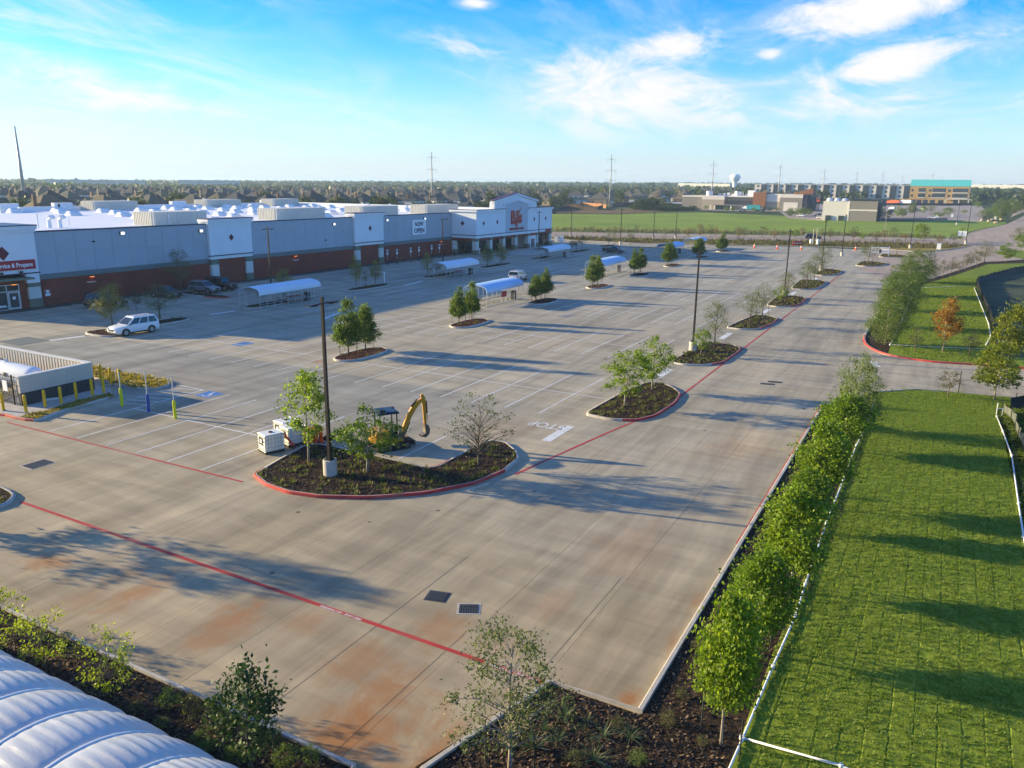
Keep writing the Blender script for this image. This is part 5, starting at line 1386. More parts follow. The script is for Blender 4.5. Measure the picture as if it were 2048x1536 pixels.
    # left return and wings
    wpart(root, MB().bx(XW - 0.5, XP, YA, YA + 0.5, 4.3, 9.35), "portico_wall", m_white_wall)
    for a, b in ((YA + 0.5, 164.8), (176.3, YB)):
        wpart(root, MB().bx(XP - 0.5, XP, a, b, 4.3, 9.35), "portico_wall", m_white_wall)
    wpart(root, MB().bx(XP - 7, XP - 0.5, YB - 0.5, YB, 0, 9.35), "portico_wall", m_white_wall)
    for a, b in ((YA - 0.3, 164.9), (176.2, YB + 0.3)):
        wpart(root, MB().bx(XP - 0.5, XP + 0.3, a, b, 9.37, 9.78), "cornice", m_white_wall)
        wpart(root, MB().bx(XP - 0.55, XP + 0.34, a - 0.03, b + 0.03, 9.785, 9.9), "parapet_cap", m_redcap)
    wpart(root, MB().bx(XW - 0.6, XP - 0.505, YA - 0.3, YA + 0.5, 9.37, 9.78), "cornice", m_white_wall)
    wpart(root, MB().bx(XW - 0.6, XP - 0.56, YA - 0.33, YA + 0.5, 9.785, 9.9), "parapet_cap", m_redcap)
    wpart(root, MB().bx(XW - 0.1, XP + 0.12, YA - 0.12, YA + 0.0, 4.18, 4.33), "trim", m_cap)
    wpart(root, MB().bx(XP + 0.0, XP + 0.12, YA, YB, 4.18, 4.33), "trim", m_cap)
    wpart(root, MB().bx(XW - 0.1, XP + 0.05, YA - 0.05, YA + 0.4, 3.62, 4.175), "fascia", m_white_wall)
    wpart(root, MB().bx(XP - 0.4, XP + 0.05, YA + 0.4, YB, 3.62, 4.175), "fascia", m_white_wall)
    wpart(root, MB().bx(XW, XP - 0.05, YA + 0.05, YA + 0.35, 3.02, 3.615), "brick_wall", m_brick)
    wpart(root, MB().bx(XP - 0.35, XP - 0.03, YA + 0.36, YB, 3.02, 3.615), "brick_wall", m_brick)
    for yy in (157.7, 164.2, 170.4, 177.0, 182.0):
        wpart(root, MB().bx(XP + 0.051, XP + 0.10, yy - 0.55, yy + 0.55, 3.6, 4.175), "fascia_block", m_white_wall)
    # gable
    g = MB()
    pts = [(159.6, 9.3), (181.0, 9.3), (181.0, 11.35), (YC, 13.0), (159.6, 11.35)]
    n = len(pts)
    g.add([(XP - 0.02, y, z) for y, z in pts] + [(XP - 1.35, y, z) for y, z in pts], [tuple(range(n)), tuple(range(2 * n - 1, n - 1, -1))] + [(i, n + i, n + (i + 1) % n, (i + 1) % n) for i in range(n)])
    wpart(root, g, "gable", m_white_wall)
    wpart(root, MB().bx(XP - 0.5, XP - 0.15, 164.8, 176.3, 4.3, 9.3), "arch_panel", m_arch_grey)
    a = MB()
    pts = [(164.8, 9.3), (176.3, 9.3), (176.3, 10.7), (YC, 11.75), (164.8, 10.7)]
    a.add([(XP + 0.012, y, z) for y, z in pts], [(0, 1, 2, 3, 4)])
    a.add([(XP + 0.012, y, z) for y, z in pts[:2]] + [(XP - 0.15, y, z) for y, z in pts[:2]], [(0, 1, 3, 2)])
    wpart(root, a, "arch_panel", m_arch_grey)
    def rake(y0, z0, y1, z1, t, x0, x1, nm, mt):
        q = MB(); q.add([(x0, y0, z0), (x1, y0, z0), (x1, y1, z1), (x0, y1, z1), (x0, y0, z0 + t), (x1, y0, z0 + t), (x1, y1, z1 + t), (x0, y1, z1 + t)],
                        [(0, 3, 2, 1), (4, 5, 6, 7), (0, 1, 5, 4), (1, 2, 6, 5), (2, 3, 7, 6), (3, 0, 4, 7)])
        wpart(root, q, nm, mt)
    for s_ in (-1, 1):
        rake(YC + s_ * 11.1, 11.32, YC, 13.02, 0.42, XP - 0.9, XP + 0.35, "gable_cornice", m_white_wall)
        rake(YC + s_ * 11.3, 11.74, YC, 13.45, 0.12, XP - 0.95, XP + 0.42, "parapet_cap", m_redcap)
        rake(YC + s_ * 6.6, 10.62, YC, 11.68, 0.36, XP + 0.013, XP + 0.22, "arch_trim", m_white_wall)
    for (y, z) in ((154.7, 6.85), (160.9, 6.9), (179.8, 7.0), (186.2, 7.0)):
        d = MB(); diamond(d, XP + 0.002, y, z, 0.46); wpart(root, d, "diamond_ornament", m_diamond)
    d = MB(); diamond(d, -95.2, YA - 0.002, 6.85, 0.5, 'y'); wpart(root, d, "diamond_ornament", m_diamond)
    # red letters
    for body, y0, y1, za, zb in (("B", 167.75, 169.95, 6.15, 9.4), ("J", 169.75, 171.15, 5.95, 9.4), ("s", 171.3, 173.2, 6.2, 8.4)):
        me = fit_text(body, y1 - y0, zb - za, 0.08, m_redsign2, 0.035)
        o = link("sign_letter", me, root); o.matrix_local = Matrix(((0, 0, 1, XP - 0.05 + 98), (1, 0, 0, (y0 + y1) / 2 - 110), (0, 1, 0, (za + zb) / 2), (0, 0, 0, 1)))
    q = MB()   # the tick rising out of the middle letter and its pointed foot
    for poly in ([(171.05, 8.75), (171.5, 8.55), (173.2, 10.35), (173.05, 10.3)], [(170.0, 6.0), (171.1, 6.0), (170.55, 5.45)]):
        n = len(poly)
        q.add([(XP - 0.15, y, z) for y, z in poly] + [(XP + 0.03, y, z) for y, z in poly], [tuple(range(n, 2 * n))] + [(i, (i + 1) % n, n + (i + 1) % n, n + i) for i in range(n)])
    wpart(root, q, "sign_tick", m_redsign2)
    me = fit_text("WHOLESALE CLUB", 7.2, 0.58, 0.05, m_redsign2, 0.01)
    o = link("sign_lettering", me, root); o.matrix_local = Matrix(((0, 0, 1, XP - 0.08 + 98), (1, 0, 0, 170.6 - 110), (0, 1, 0, 5.02), (0, 0, 0, 1)))
    # columns, recessed entrance
    for y in (152.1, 158.2, 164.3, 170.4, 177.0, 181.9, 189.3):
        wpart(root, MB().box(XP - 0.55, y, 0, 1.3, 1.3, 1.0), "column_base", m_bandstone)
        wpart(root, MB().box(XP - 0.55, y, 1.005, 1.1, 1.1, 1.95), "column", m_stone)
        wpart(root, MB().box(XP - 0.55, y, 2.96, 1.25, 1.25, 0.65), "column_capital", m_bandstone)
    wpart(root, MB().box(XW + 0.5, YA + 0.3, 1.0, 1.0, 1.0, 1.95), "column", m_stone)
    wpart(root, MB().box(XW + 0.5, YA + 0.3, 0.0, 1.1, 1.1, 0.995), "column_base", m_bandstone)
    wpart(root, MB().bx(XW + 0.2, XW + 0.35, YA + 0.6, YB - 0.5, 0, 3.6), "entrance_glazing", m_glass)
    wpart(root, MB().bx(XW + 0.36, XP - 0.4, YA + 0.5, YB - 0.5, 3.63, 3.75), "soffit", m_interior)
    for i in range(22):
        y = YA + 1.2 + i * 1.72
        wpart(root, MB().bx(XW + 0.351, XW + 0.42, y - 0.05, y + 0.05, 0, 3.6), "mullion", m_black)
    wpart(root, MB().bx(XW + 0.351, XW + 0.40, YA + 0.6, YB - 0.5, 2.3, 2.4), "transom", m_black)
    for y, w_ in ((161.3, 1.7), (166.6, 2.6), (173.0, 2.7)):
        l = wpart(root, MB().bx(XW + 0.422, XW + 0.44, y - w_ / 2, y + w_ / 2, 2.5, 3.2), "lit_window", mat("lit_interior", (0.5, 0.4, 0.25), 0.6, emit=((1.0, 0.72, 0.38), 0.18)))
    v = wpart(root, MB().bx(XP - 4.5, XP - 0.2, 177.7, 181.2, 0, 2.95), "vestibule", m_whitesign)
    wpart(root, MB().bx(XP - 0.199, XP - 0.15, 178.6, 180.5, 0.05, 2.2), "glass_door", m_glass, parent=v)
    wpart(root, MB().bx(XP - 0.149, XP - 0.12, 179.48, 179.62, 0.05, 2.2), "door_frame", m_frame, parent=v)
    wpart(root, MB().bx(XP + 0.052, XP + 0.12, 186.0, 189.6, 3.65, 4.15), "sign_board", m_redsign)
    wpart(root, MB().bx(XP + 0.10, XP + 0.13, 178.3, 181.0, 3.2, 3.6), "sign_board", m_redsign)
    wpart(root, MB().bx(XP + 0.34, XP + 1.1, 189.5, 190.1, 8.1, 8.5), "security_camera", m_navy)
    for y in (186.0, 188.0):
        wpart(root, MB().bx(XP - 0.4, XP - 0.3, y - 0.8, y + 0.8, 0.5, 2.7), "entrance_glazing", m_glass)
    return root


m_redsign2 = mat("red_letter", (0.46, 0.03, 0.022), 0.45, 0.05)
SCREENS = [(-115.0, 85.5, 96.0), (-115.5, 113.0, 126.5), (-115.0, 138.0, 151.0), (-113.5, 160.5, 174.5), (-179.0, 118.5, 130.0), (-180.0, 152.0, 164.0), (-179.0, 175.5, 186.0)]
build_store()

# the banner hung on the wall
bn = empty("banner", (-97.9, 138.6, 6.35), 0, "white banner with dark NOW OPEN lettering hung on the grey wall", "banner")
MB().bx(-0.01, 0.02, -2.45, 2.45, -1.45, 1.6).build("cloth", m_whitesign, bn)
for body, z in (("NOW", 0.72), ("OPEN", -0.62)):
    o = link("lettering", fit_text(body, 3.1 if body == "NOW" else 3.7, 0.98, 0.006, m_navy, 0.035), bn)
    o.matrix_local = Matrix(((0, 0, 1, 0.028), (1, 0, 0, 0), (0, 1, 0, z), (0, 0, 0, 1)))

# ------------------------------------------------------------------ lamp posts
m_pole = mat("bronze_pole", (0.030, 0.022, 0.018), 0.45, 0.15, 2.0)
m_base = mat("lamp_base_concrete", (0.48, 0.44, 0.37), 0.85, 0.10, 2.0, 0.004)
m_lens = mat("lamp_lens", (0.75, 0.76, 0.78), 0.3, 0.03)
m_tanpole = mat("tan_pole", (0.42, 0.38, 0.28), 0.6, 0.1, 2.0)


def lamp_proto(pole_m, heads):
    o = empty("lamp_post", (0, 0, 0), 0, "x", "lamp post", "lamp posts of the car park")
    MB().lathe([(0.37, -0.1), (0.37, 0.86), (0.355, 0.90)], 22).build("concrete_base", m_base, o, 40)
    MB().box(0, 0, 0.90, 0.42, 0.42, 0.04).box(0, 0, 0.94, 0.30, 0.30, 0.10).build("base_plate", m_black, o)
    p = MB()
    p.loft([[(-a, -a, z), (a, -a, z), (a, a, z), (-a, a, z)] for a, z in ((0.085, 1.04), (0.065, 9.55))])
    p.box(0, 0, 9.551, 0.15, 0.15, 0.10)
    p.build("pole", pole_m, o)
    for k in heads:
        s = 1 if k == 0 else -1
        h = MB()
        h.box(0, s * 0.32, 9.28, 0.07, 0.50, 0.07)
        h.loft([[(-w, s * y, z0), (w, s * y, z0), (w, s * y, z1), (-w, s * y, z1)] for y, w, z0, z1 in ((0.42, 0.09, 9.26, 9.38), (0.56, 0.17, 9.25, 9.37), (0.98, 0.17, 9.27, 9.35), (1.04, 0.15, 9.28, 9.33))][::s], 0)
        hd = h.build("lamp_head", m_black, o)
        MB().bx(-0.13, 0.13, s * 0.60, s * 0.96, 9.243, 9.249).build("lens", m_lens, hd)
    return o


lp = lamp_proto(m_pole, (0, 1))
for i, (x, y, lab, sc) in enumerate([
    (*(-27.46, 30.24), "dark lamp post on the big front island, concrete base in the mulch", 1.0),
    (*(-19.95, 73.29), "dark lamp post on the right-hand island, tall and close to a small round tree", 1.0),
    (-80.3, 121.0, "lamp post near the wall just right of the banner", 0.97),
    (-78.4, 76.6, "lamp post near the wall left of the nearest shelter's roof", 1.0),
    (*(-19.45, 118.72), "lamp post behind the pale tree on the fifth end island", 1.0),
    (*(-20.08, 161.2), "lamp post on the seventh end island behind a pale bushy tree", 1.0),
    (*(-20.79, 200.79), "lamp post standing on bare paving with its white base clear of any island", 1.0),
    (*(-84.57, 168.5), "lamp post in front of the store's gabled entrance", 0.98)]):
    o = lp if i == 0 else dup(lp, (x, y, 0))
    o.location = (x, y, 0.08 if i in (0, 1, 4, 5) else 0); o['label'] = lab
    o.scale = (1, 1, sc)
far_l = lamp_proto(m_pole, (0, 1)); far_l['group'] = "lamp posts at the far edge of the car park"
for i, (x, y, h, lab) in enumerate([(-100.73, 222.72, 7.5, 'thin lamp post by the right end of the store, against the meadow'), (-76.93, 202.57, 9.52, 'thin lamp post on the curved far island'), (-76.3, 228.19, 8.02, 'thin lamp post on the road verge left of centre of the meadow'), (-72.25, 237.11, 8.73, 'thin lamp post on the road verge behind the blue roofed shelters'), (-7.9, 238.4, 10.64, 'thin lamp post on the dry grass verge at right'), (3.7, 387.05, 10.54, "thin lamp post at the meadow's right edge beyond the road"), (5.55, 267.04, 11.41, 'thin lamp post with dark base at the road mouth')]):
    o = far_l if i == 0 else dup(far_l, (x, y, 0))
    o.location = (x, y, terr(x, y)); o['label'] = lab; o.scale = (1, 1, h / 9.65)
tl = lamp_proto(m_tanpole, (0,)); tl['label'] = "tan single-headed lamp post in front of the meadow"; del tl['group']
tl.location = (*(-18.41, 300.26), 0.0); tl.scale = (1, 1, 8.54 / 9.65)


# ------------------------------------------------------------------ cart shelters
m_canopy = mat("blue_white_canopy", (0.42, 0.62, 0.86), 0.45, 0.04, 0.4)
m_canopyw = mat("white_canopy", (0.66, 0.74, 0.82), 0.45, 0.04, 0.4)
m_post = mat("galvanised_post", (0.52, 0.51, 0.48), 0.5, 0.08, 2.0)
m_bin = mat("dark_bin", (0.05, 0.05, 0.052), 0.6, 0.1)
m_redcart = mat("red_plastic", (0.42, 0.02, 0.02), 0.5, 0.05)


def shelter(cm, lab, loc, L, W=3.6, hc=2.15):
    o = empty("cart_shelter", loc, 0, lab, "cart shelter", "arched roof cart shelters in the car park")
    prof = [(-W / 2, hc - 0.38), (-W / 2 + 0.02, hc + 0.0), (-W / 2 + 0.20, hc + 0.24), (-W / 2 + 0.55, hc + 0.40), (0, hc + 0.60), (W / 2 - 0.55, hc + 0.40), (W / 2 - 0.20, hc + 0.24), (W / 2 - 0.02, hc), (W / 2, hc - 0.38)]
    c = MB()
    n = len(prof)
    c.loft([[(x, y, z) for x, z in prof] + [(x * 0.985, y, z - 0.03) for x, z in prof[::-1]] for y in (0, L * 0.33, L * 0.66, L)])
    c.build("roof", cm, o, 30)
    k = int(L / 1.22) + 1
    pm = MB().tube([(0, 0, 0), (0, 0, hc - 0.02)], 0.028, 6).mesh("post", m_post)
    for i in range(k):
        y = 0.05 + (L - 0.1) * i / (k - 1)
        for x in (-W / 2 + 0.05, W / 2 - 0.05):
            link("post", pm, o, (x, y, 0))
    for y in (0.05, L - 0.05):
        a = MB().tube([(x * 0.97, y, z - 0.06) for x, z in prof], 0.03, 6); a.build("arch", m_post, o)
    link("post", pm, o, (0, L - 0.05, 0)); link("post", pm, o, (-0.6, 0.05, 0))
    for x in (-W / 2 + 0.05, W / 2 - 0.05):
        MB().tube([(x, 0.05, 0.62), (x, L - 0.05, 0.62)], 0.025, 6).tube([(x, 0.05, 0.05), (x, L - 0.05, 0.05)], 0.03, 6).build("rail", m_post, o)
    MB().box(W / 2 - 0.5, L * 0.80, 0.05, 0.55, 0.55, 1.15).build("litter_bin", m_bin, o)
    return o


m_cart = mat("cart_wire", (0.30, 0.30, 0.31), 0.4, 0.1, metal=0.6)


def shopping_carts(x, y, n, lab):
    o = empty("shopping_cart_row", (x, y, 0), 0, lab, "shopping carts")
    for i in range(n):
        c = MB(); y0 = i * 0.32
        c.loft([[(-0.22, y0, 0.45), (0.22, y0, 0.45), (0.28, y0, 1.0), (-0.28, y0, 1.0)], [(-0.18, y0 + 0.8, 0.55), (0.18, y0 + 0.8, 0.55), (0.22, y0 + 0.8, 0.92), (-0.22, y0 + 0.8, 0.92)]], caps=True)
        c.tube([(-0.22, y0, 0.45), (-0.22, y0 + 0.1, 0.1), (-0.18, y0 + 0.8, 0.12)], 0.02, 4); c.tube([(0.22, y0, 0.45), (0.22, y0 + 0.1, 0.1), (0.18, y0 + 0.8, 0.12)], 0.02, 4)
        b = c.build("cart", m_cart, o)
        MB().tube([(-0.27, y0 - 0.06, 1.03), (0.27, y0 - 0.06, 1.03)], 0.035, 5).build("handle", m_redcart, b)
    return o


shelter(m_canopyw, "nearest white arched cart shelter, in the building's shade", (-74.9, 69.4, 0.0), 11.0)
shelter(m_canopyw, "white arched cart shelter below the hanging banner", (-73.2, 108.6, 0.0), 10.5)
shelter(m_canopyw, "white arched cart shelter in front of the entrance, right of two trees", (-74.3, 149.2, 0.0), 11.2)
shelter(m_canopy, "sunlit blue-white cart shelter in the middle of the car park", (-52.7, 86.8, 0.0), 10.2)
shelter(m_canopy, "blue-white cart shelter partly hidden by a pair of conical trees", (-53.3, 128.2, 0.0), 10.8)
shelter(m_canopy, "far cart shelter left of the single conical tree at the lot's end", (-56.0, 175.5, 0.0), 10.0)
shelter(m_canopy, "farthest cart shelter with a red sign under its roof", (-56.5, 198.0, 0.0), 9.5)
shopping_carts(-73.4, 74.5, 8, "nested shopping carts under the nearest white shelter")
shopping_carts(-72.2, 112.5, 7, "nested shopping carts under the shelter below the banner")
for (x, y, lab) in ((-50.95, 91.5, "red sign panel under the sunlit blue-white shelter"), (-54.9, 202.0, "red sign panel under the farthest shelter")):
    o = empty("notice_sign", (x, y, 0), 0, lab, "sign")
    MB().box(0, 0, 0.75, 0.05, 1.3, 0.75).build("panel", m_redcart, o)
    MB().tube([(0, -0.55, 0), (0, -0.55, 1.45)], 0.03, 6).tube([(0, 0.55, 0), (0, 0.55, 1.45)], 0.03, 6).build("legs", m_post, o)


# ------------------------------------------------------------------ vehicles
m_tyre = mat("tyre_rubber", (0.014, 0.014, 0.014), 0.85, 0.1)
m_rim = mat("alloy_rim", (0.45, 0.45, 0.46), 0.3, 0.05, metal=0.7)
m_carglass = glass_material("car_glass", (0.012, 0.016, 0.018), 0.05)
m_trim = mat("black_plastic_trim", (0.02, 0.02, 0.021), 0.6, 0.1)
m_headlamp = mat("headlamp_glass", (0.55, 0.56, 0.58), 0.15, 0.05)
m_taillamp = mat("red_tail_lamp", (0.35, 0.01, 0.01), 0.25, 0.05)


def paint(name, c, metal=0.0):
    return mat(name, c, 0.32, 0.03, 0.8, coat=0.6, metal=metal, spec=0.5)


P_WHITE = paint("white_paint", (0.78, 0.79, 0.80)); P_BLACK = paint("black_paint", (0.010, 0.010, 0.012)); P_GREY = paint("grey_paint", (0.20, 0.22, 0.24), 0.3)
P_GREEN = paint("dark_green_paint", (0.035, 0.05, 0.04)); P_SILVER = paint("pale_silver_paint", (0.62, 0.62, 0.60), 0.2); P_DARK = paint("charcoal_paint", (0.03, 0.032, 0.036))
P_TEAL = paint("teal_paint", (0.03, 0.28, 0.33)); P_ORANGE = paint("orange_paint", (0.62, 0.11, 0.03)); P_BLUE = paint("blue_grey_paint", (0.08, 0.12, 0.2))


def car(lab, loc, rz, pm, L=4.8, Wd=1.9, Hh=1.75, style='suv', rack=False, cat=None, simple=False):
    """+Y is the front. body, glasshouse with panes, four wheels, lamps"""
    o = empty("parked_car", loc, rz, lab, cat or {'suv': 'car', 'pickup': 'pickup truck', 'jeep': 'car', 'sedan': 'car'}[style])
    w = Wd / 2; h2 = L / 2
    belt = Hh * 0.60; hood = belt - 0.06; g = 0.28
    if style == 'sedan': hood = belt - 0.10
    if style == 'jeep': hood = belt + 0.02
    # lower body: rings along the length (y, half width, z bottom, z top)
    prof = [(-h2, w * 0.84, g + 0.16, belt - 0.22), (-h2 + 0.10, w * 0.93, g + 0.05, belt - 0.04), (-h2 + 0.5, w, g, belt), (-h2 * 0.2, w, g, belt), (h2 * 0.38, w, g, belt - 0.01), (h2 * 0.62, w * 0.99, g, hood), (h2 - 0.28, w * 0.94, g + 0.02, hood - 0.10), (h2 - 0.08, w * 0.86, g + 0.08, hood - 0.22), (h2, w * 0.78, g + 0.14, hood - 0.36)]
    if style in ('jeep',): prof[-3:] = [(h2 - 0.28, w * 0.90, g + 0.06, hood - 0.03), (h2 - 0.10, w * 0.84, g + 0.1, hood - 0.05), (h2, w * 0.8, g + 0.14, hood - 0.10)]
    rings = []
    for y, ww, z0, z1 in prof:
        zm = z0 + (z1 - z0) * 0.55
        rings.append([(-ww * 0.93, y, z0), (ww * 0.93, y, z0), (ww, y, z0 + 0.10), (ww * 1.0, y, zm), (ww * 0.965, y, z1 - 0.05), (ww * 0.90, y, z1), (-ww * 0.90, y, z1), (-ww * 0.965, y, z1 - 0.05), (-ww, y, zm), (-ww, y, z0 + 0.10)])
    b = MB().loft(rings[::-1])
    if style == 'pickup':
        b.bx(-w * 0.96, -w * 0.84, -h2 + 0.05, -0.25, belt - 0.06, belt + 0.10); b.bx(w * 0.84, w * 0.96, -h2 + 0.05, -0.25, belt - 0.06, belt + 0.10); b.bx(-w * 0.84, w * 0.84, -h2 + 0.03, -h2 + 0.12, belt - 0.1, belt + 0.10)
    body = b.build("body", pm, o, 35)
    # cabin: y at belt and at roof
    if style == 'suv': ya, yb, yc, yd = -h2 + 0.06, -h2 + 0.42, h2 * 0.12, h2 * 0.50
    elif style == 'pickup': ya, yb, yc, yd = -0.30, -0.15, h2 * 0.26, h2 * 0.55
    elif style == 'jeep': ya, yb, yc, yd = -h2 + 0.05, -h2 + 0.12, h2 * 0.24, h2 * 0.36
    else: ya, yb, yc, yd = -h2 * 0.72, -h2 * 0.38, h2 * 0.10, h2 * 0.46
    wr = w * 0.74 if style != 'jeep' else w * 0.82
    wb = w * 0.90
    zt = Hh
    cab = MB().loft([[(-wb, ya, belt - 0.02), (wb, ya, belt - 0.02), (wb, yd, belt - 0.02), (-wb, yd, belt - 0.02)], [(-wr * 1.02, yb - 0.04, zt - 0.09), (wr * 1.02, yb - 0.04, zt - 0.09), (wr * 1.02, yc + 0.06, zt - 0.09), (-wr * 1.02, yc + 0.06, zt - 0.09)], [(-wr * 0.93, yb + 0.04, zt), (wr * 0.93, yb + 0.04, zt), (wr * 0.93, yc - 0.06, zt), (-wr * 0.93, yc - 0.06, zt)]])
    cab.build("cabin", pm if style != 'jeep' else m_trim, o, 30)
    e = 0.012
    def pane(pts, nm="window"):
        q = MB(); q.add(pts, [tuple(range(len(pts)))]); q.build(nm, m_carglass, o)
    def lerp(a, b, t): return tuple(p + (r - p) * t for p, r in zip(a, b))
    zb, zr = belt + 0.03, zt - 0.13
    f = lambda z: (z - (belt - 0.02)) / (zt - 0.09 - (belt - 0.02))
    half = lambda z: wb + (wr * 1.02 - wb) * f(z) + e
    yr_ = lambda z: ya + (yb - 0.04 - ya) * f(z); yf_ = lambda z: yd + (yc + 0.06 - yd) * f(z)
    pane([(-half(zb) * 0.93, yf_(zb) + e, zb), (half(zb) * 0.93, yf_(zb) + e, zb), (half(zr) * 0.90, yf_(zr) + e, zr), (-half(zr) * 0.90, yf_(zr) + e, zr)], "windscreen")
    pane([(half(zb) * 0.9, yr_(zb) - e, zb + 0.05), (-half(zb) * 0.9, yr_(zb) - e, zb + 0.05), (-half(zr) * 0.88, yr_(zr) - e, zr), (half(zr) * 0.88, yr_(zr) - e, zr)], "rear_window")
    nwin = 3 if style == 'suv' and L > 4.6 else 2
    for s in (-1, 1):
        for k in range(nwin):
            t0, t1 = 0.05 + k * (0.92 / nwin), 0.05 + (k + 1) * (0.92 / nwin) - 0.035
            pts = []
            for (t, z) in ((t0, zb), (t1, zb), (t1, zr), (t0, zr)):
                yy = yr_(z) + (yf_(z) - yr_(z)) * t
                pts.append((s * half(z), yy, z))
            pane(pts if s > 0 else pts[::-1], "side_window")
    wr_ = 0.37 if Hh > 1.6 else 0.33
    if style == 'jeep': wr_ = 0.41
    ax = L * 0.29
    for s in (-1, 1):
        for y in (ax, -ax):
            t = MB().tube([(s * (w - 0.23), y, wr_), (s * (w - 0.20), y, wr_), (s * (w + 0.0), y, wr_), (s * (w + 0.025), y, wr_)], [wr_ * 0.8, wr_, wr_, wr_ * 0.86], 18)
            tw = t.build("wheel", m_tyre, o, 40)
            rm = MB()
            rm.cyl('x', (s * (w + 0.024), y, wr_), wr_ * 0.62, 0.012, 16)
            for k in range(5):
                a = k * 2 * math.pi / 5
                rm.box(s * (w + 0.034), y + math.cos(a) * wr_ * 0.3, wr_ + math.sin(a) * wr_ * 0.3 - 0.04, 0.012, 0.08, 0.08)
            rm.build("rim", m_rim, tw)
            # dark arch over the wheel
            arch = MB(); pts = [(y + math.cos(a) * wr_ * 1.20, wr_ + math.sin(a) * wr_ * 1.20) for a in np.linspace(-0.25, math.pi + 0.25, 13)]
            arch.loft([[(s * (w + 0.006), yy, max(zz, g + 0.02)), (s * (w - 0.05), yy, max(zz, g + 0.02)), (s * (w - 0.05), y + (yy - y) * 0.82, max(wr_ + (zz - wr_) * 0.82, g + 0.02)), (s * (w + 0.006), y + (yy - y) * 0.82, max(wr_ + (zz - wr_) * 0.82, g + 0.02))] for yy, zz in pts])
            arch.build("wheel_arch", m_trim, o)
    for s in (-1, 1):
        MB().box(s * w * 0.66, h2 - 0.09, hood - 0.36, w * 0.34, 0.16, 0.15, s * -0.25).build("headlight", m_headlamp, o)
        MB().box(s * w * 0.80, -h2 + 0.05, belt - 0.36, w * 0.18, 0.12, 0.26).build("tail_light", m_taillamp, o)
        MB().box(s * (w + 0.09), yd - 0.30, belt - 0.02, 0.16, 0.10, 0.14).build("wing_mirror", m_trim if not simple else pm, o)
        MB().bx(s * (w - 0.03), s * (w + 0.01), -ax + wr_ * 1.25, ax - wr_ * 1.25, g - 0.03, g + 0.10).build("sill", m_trim, o)
    MB().box(0, h2 - 0.02, g + 0.26, w * 0.9, 0.07, 0.20).build("grille", m_trim, o)
    MB().box(0, h2 - 0.03, g + 0.04, w * 1.5, 0.10, 0.14).box(0, -h2 + 0.04, g + 0.04, w * 1.6, 0.10, 0.16).build("bumper", m_trim, o)
    MB().box(0, -h2 - 0.004, g + 0.38, 0.34, 0.015, 0.17).build("number_plate", m_whitesign, o)
    if rack:
        for s in (-1, 1):
            MB().tube([(s * wr * 0.8, yb + 0.25, zt - 0.02), (s * wr * 0.8, yb + 0.35, zt + 0.07), (s * wr * 0.8, yc - 0.35, zt + 0.07), (s * wr * 0.8, yc - 0.2, zt - 0.02)], 0.022, 5).build("roof_rail", m_trim, o)
    return o


fl, rr_ = Vector((-71.71, 49.37)), Vector((-72.08, 52.41))
car("white boxy off-road car parked by the yellow-green tree, dark roof rails", (-72.35, 51.35, 0), rad(175), P_WHITE, 4.83, 1.92, 1.82, 'suv', True)
car("black car by the brick wall, half hidden behind the yellow-green tree", (-91.3, 61.3, 0), rad(-30), P_BLACK, 4.9, 1.95, 1.8, 'suv')
car("dark grey car behind the grey-green tree, nose out from the wall", (-91.8, 70.6, 0), rad(-82), P_DARK, 4.6, 1.85, 1.5, 'sedan')
car("grey compact off-road car parked nose out beside the black boxy one", (-91.4, 76.6, 0), rad(-80), P_GREY, 4.5, 1.84, 1.66, 'suv')
car("black boxy off-road car at the right end of the cars by the wall", (-91.6, 79.8, 0), rad(-82), P_BLACK, 4.6, 1.88, 1.86, 'jeep')
car("pale silver off-road car driving in the aisle beyond the sunlit shelter", (-61.2, 114.6, 0), rad(8), P_SILVER, 4.9, 1.96, 1.74, 'suv', True)
car("dark green pickup truck alone in the shade right of the store", (-68.4, 175.8, 0), rad(-95), P_GREEN, 5.2, 1.95, 1.8, 'pickup')
for (x, y, rz, p, st, lab) in [(-35.91, 261.55, -1.35, 'P_BLACK', 'suv', 'black large car driving on the far road behind the lamp post'), (-65.9, 430.99, 1.3, 'P_SILVER', 'sedan', 'silver car parked behind the meadow, left of the beige building'), (-53.97, 412.48, -1.2, 'P_WHITE', 'sedan', "white low car at the beige building's left corner"), (-58.85, 436.05, 0.6, 'P_DARK', 'suv', 'dark car by the left corner of the beige building'), (-97.65, 490.37, 0.4, 'P_DARK', 'suv', 'dark car parked below the wood-clad block'), (-109.32, 489.95, 1.5, 'P_GREY', 'suv', 'grey car in front of the low entrance of the tan building'), (-6.29, 443.96, 1.6, 'P_WHITE', 'pickup', 'white pickup truck in the dark lane beyond the meadow'), (-14.96, 591.81, 0.5, 'P_WHITE', 'suv', 'white car nose on in the far car park below the teal roof'), (-16.96, 547.74, 1.3, 'P_BLUE', 'suv', 'blue grey car in the far car park left of the white one'), (-33.28, 589.06, 0.9, 'P_SILVER', 'suv', 'silver car right of the beige building'), (-30.45, 537.14, 0.9, 'P_DARK', 'sedan', 'dark car right of the beige building, in front of the silver one'), (55.54, 838.16, 0.2, 'P_WHITE', 'suv', 'white van like car on the boulevard at the right edge')]:
    car(lab, (x, y, terr(x, y) + 0.06), rz, globals()[p], {'sedan': 4.5, 'pickup': 5.4, 'suv': 4.8}[st], 1.9, {'sedan': 1.45, 'pickup': 1.85, 'suv': 1.75}[st], st, simple=True)


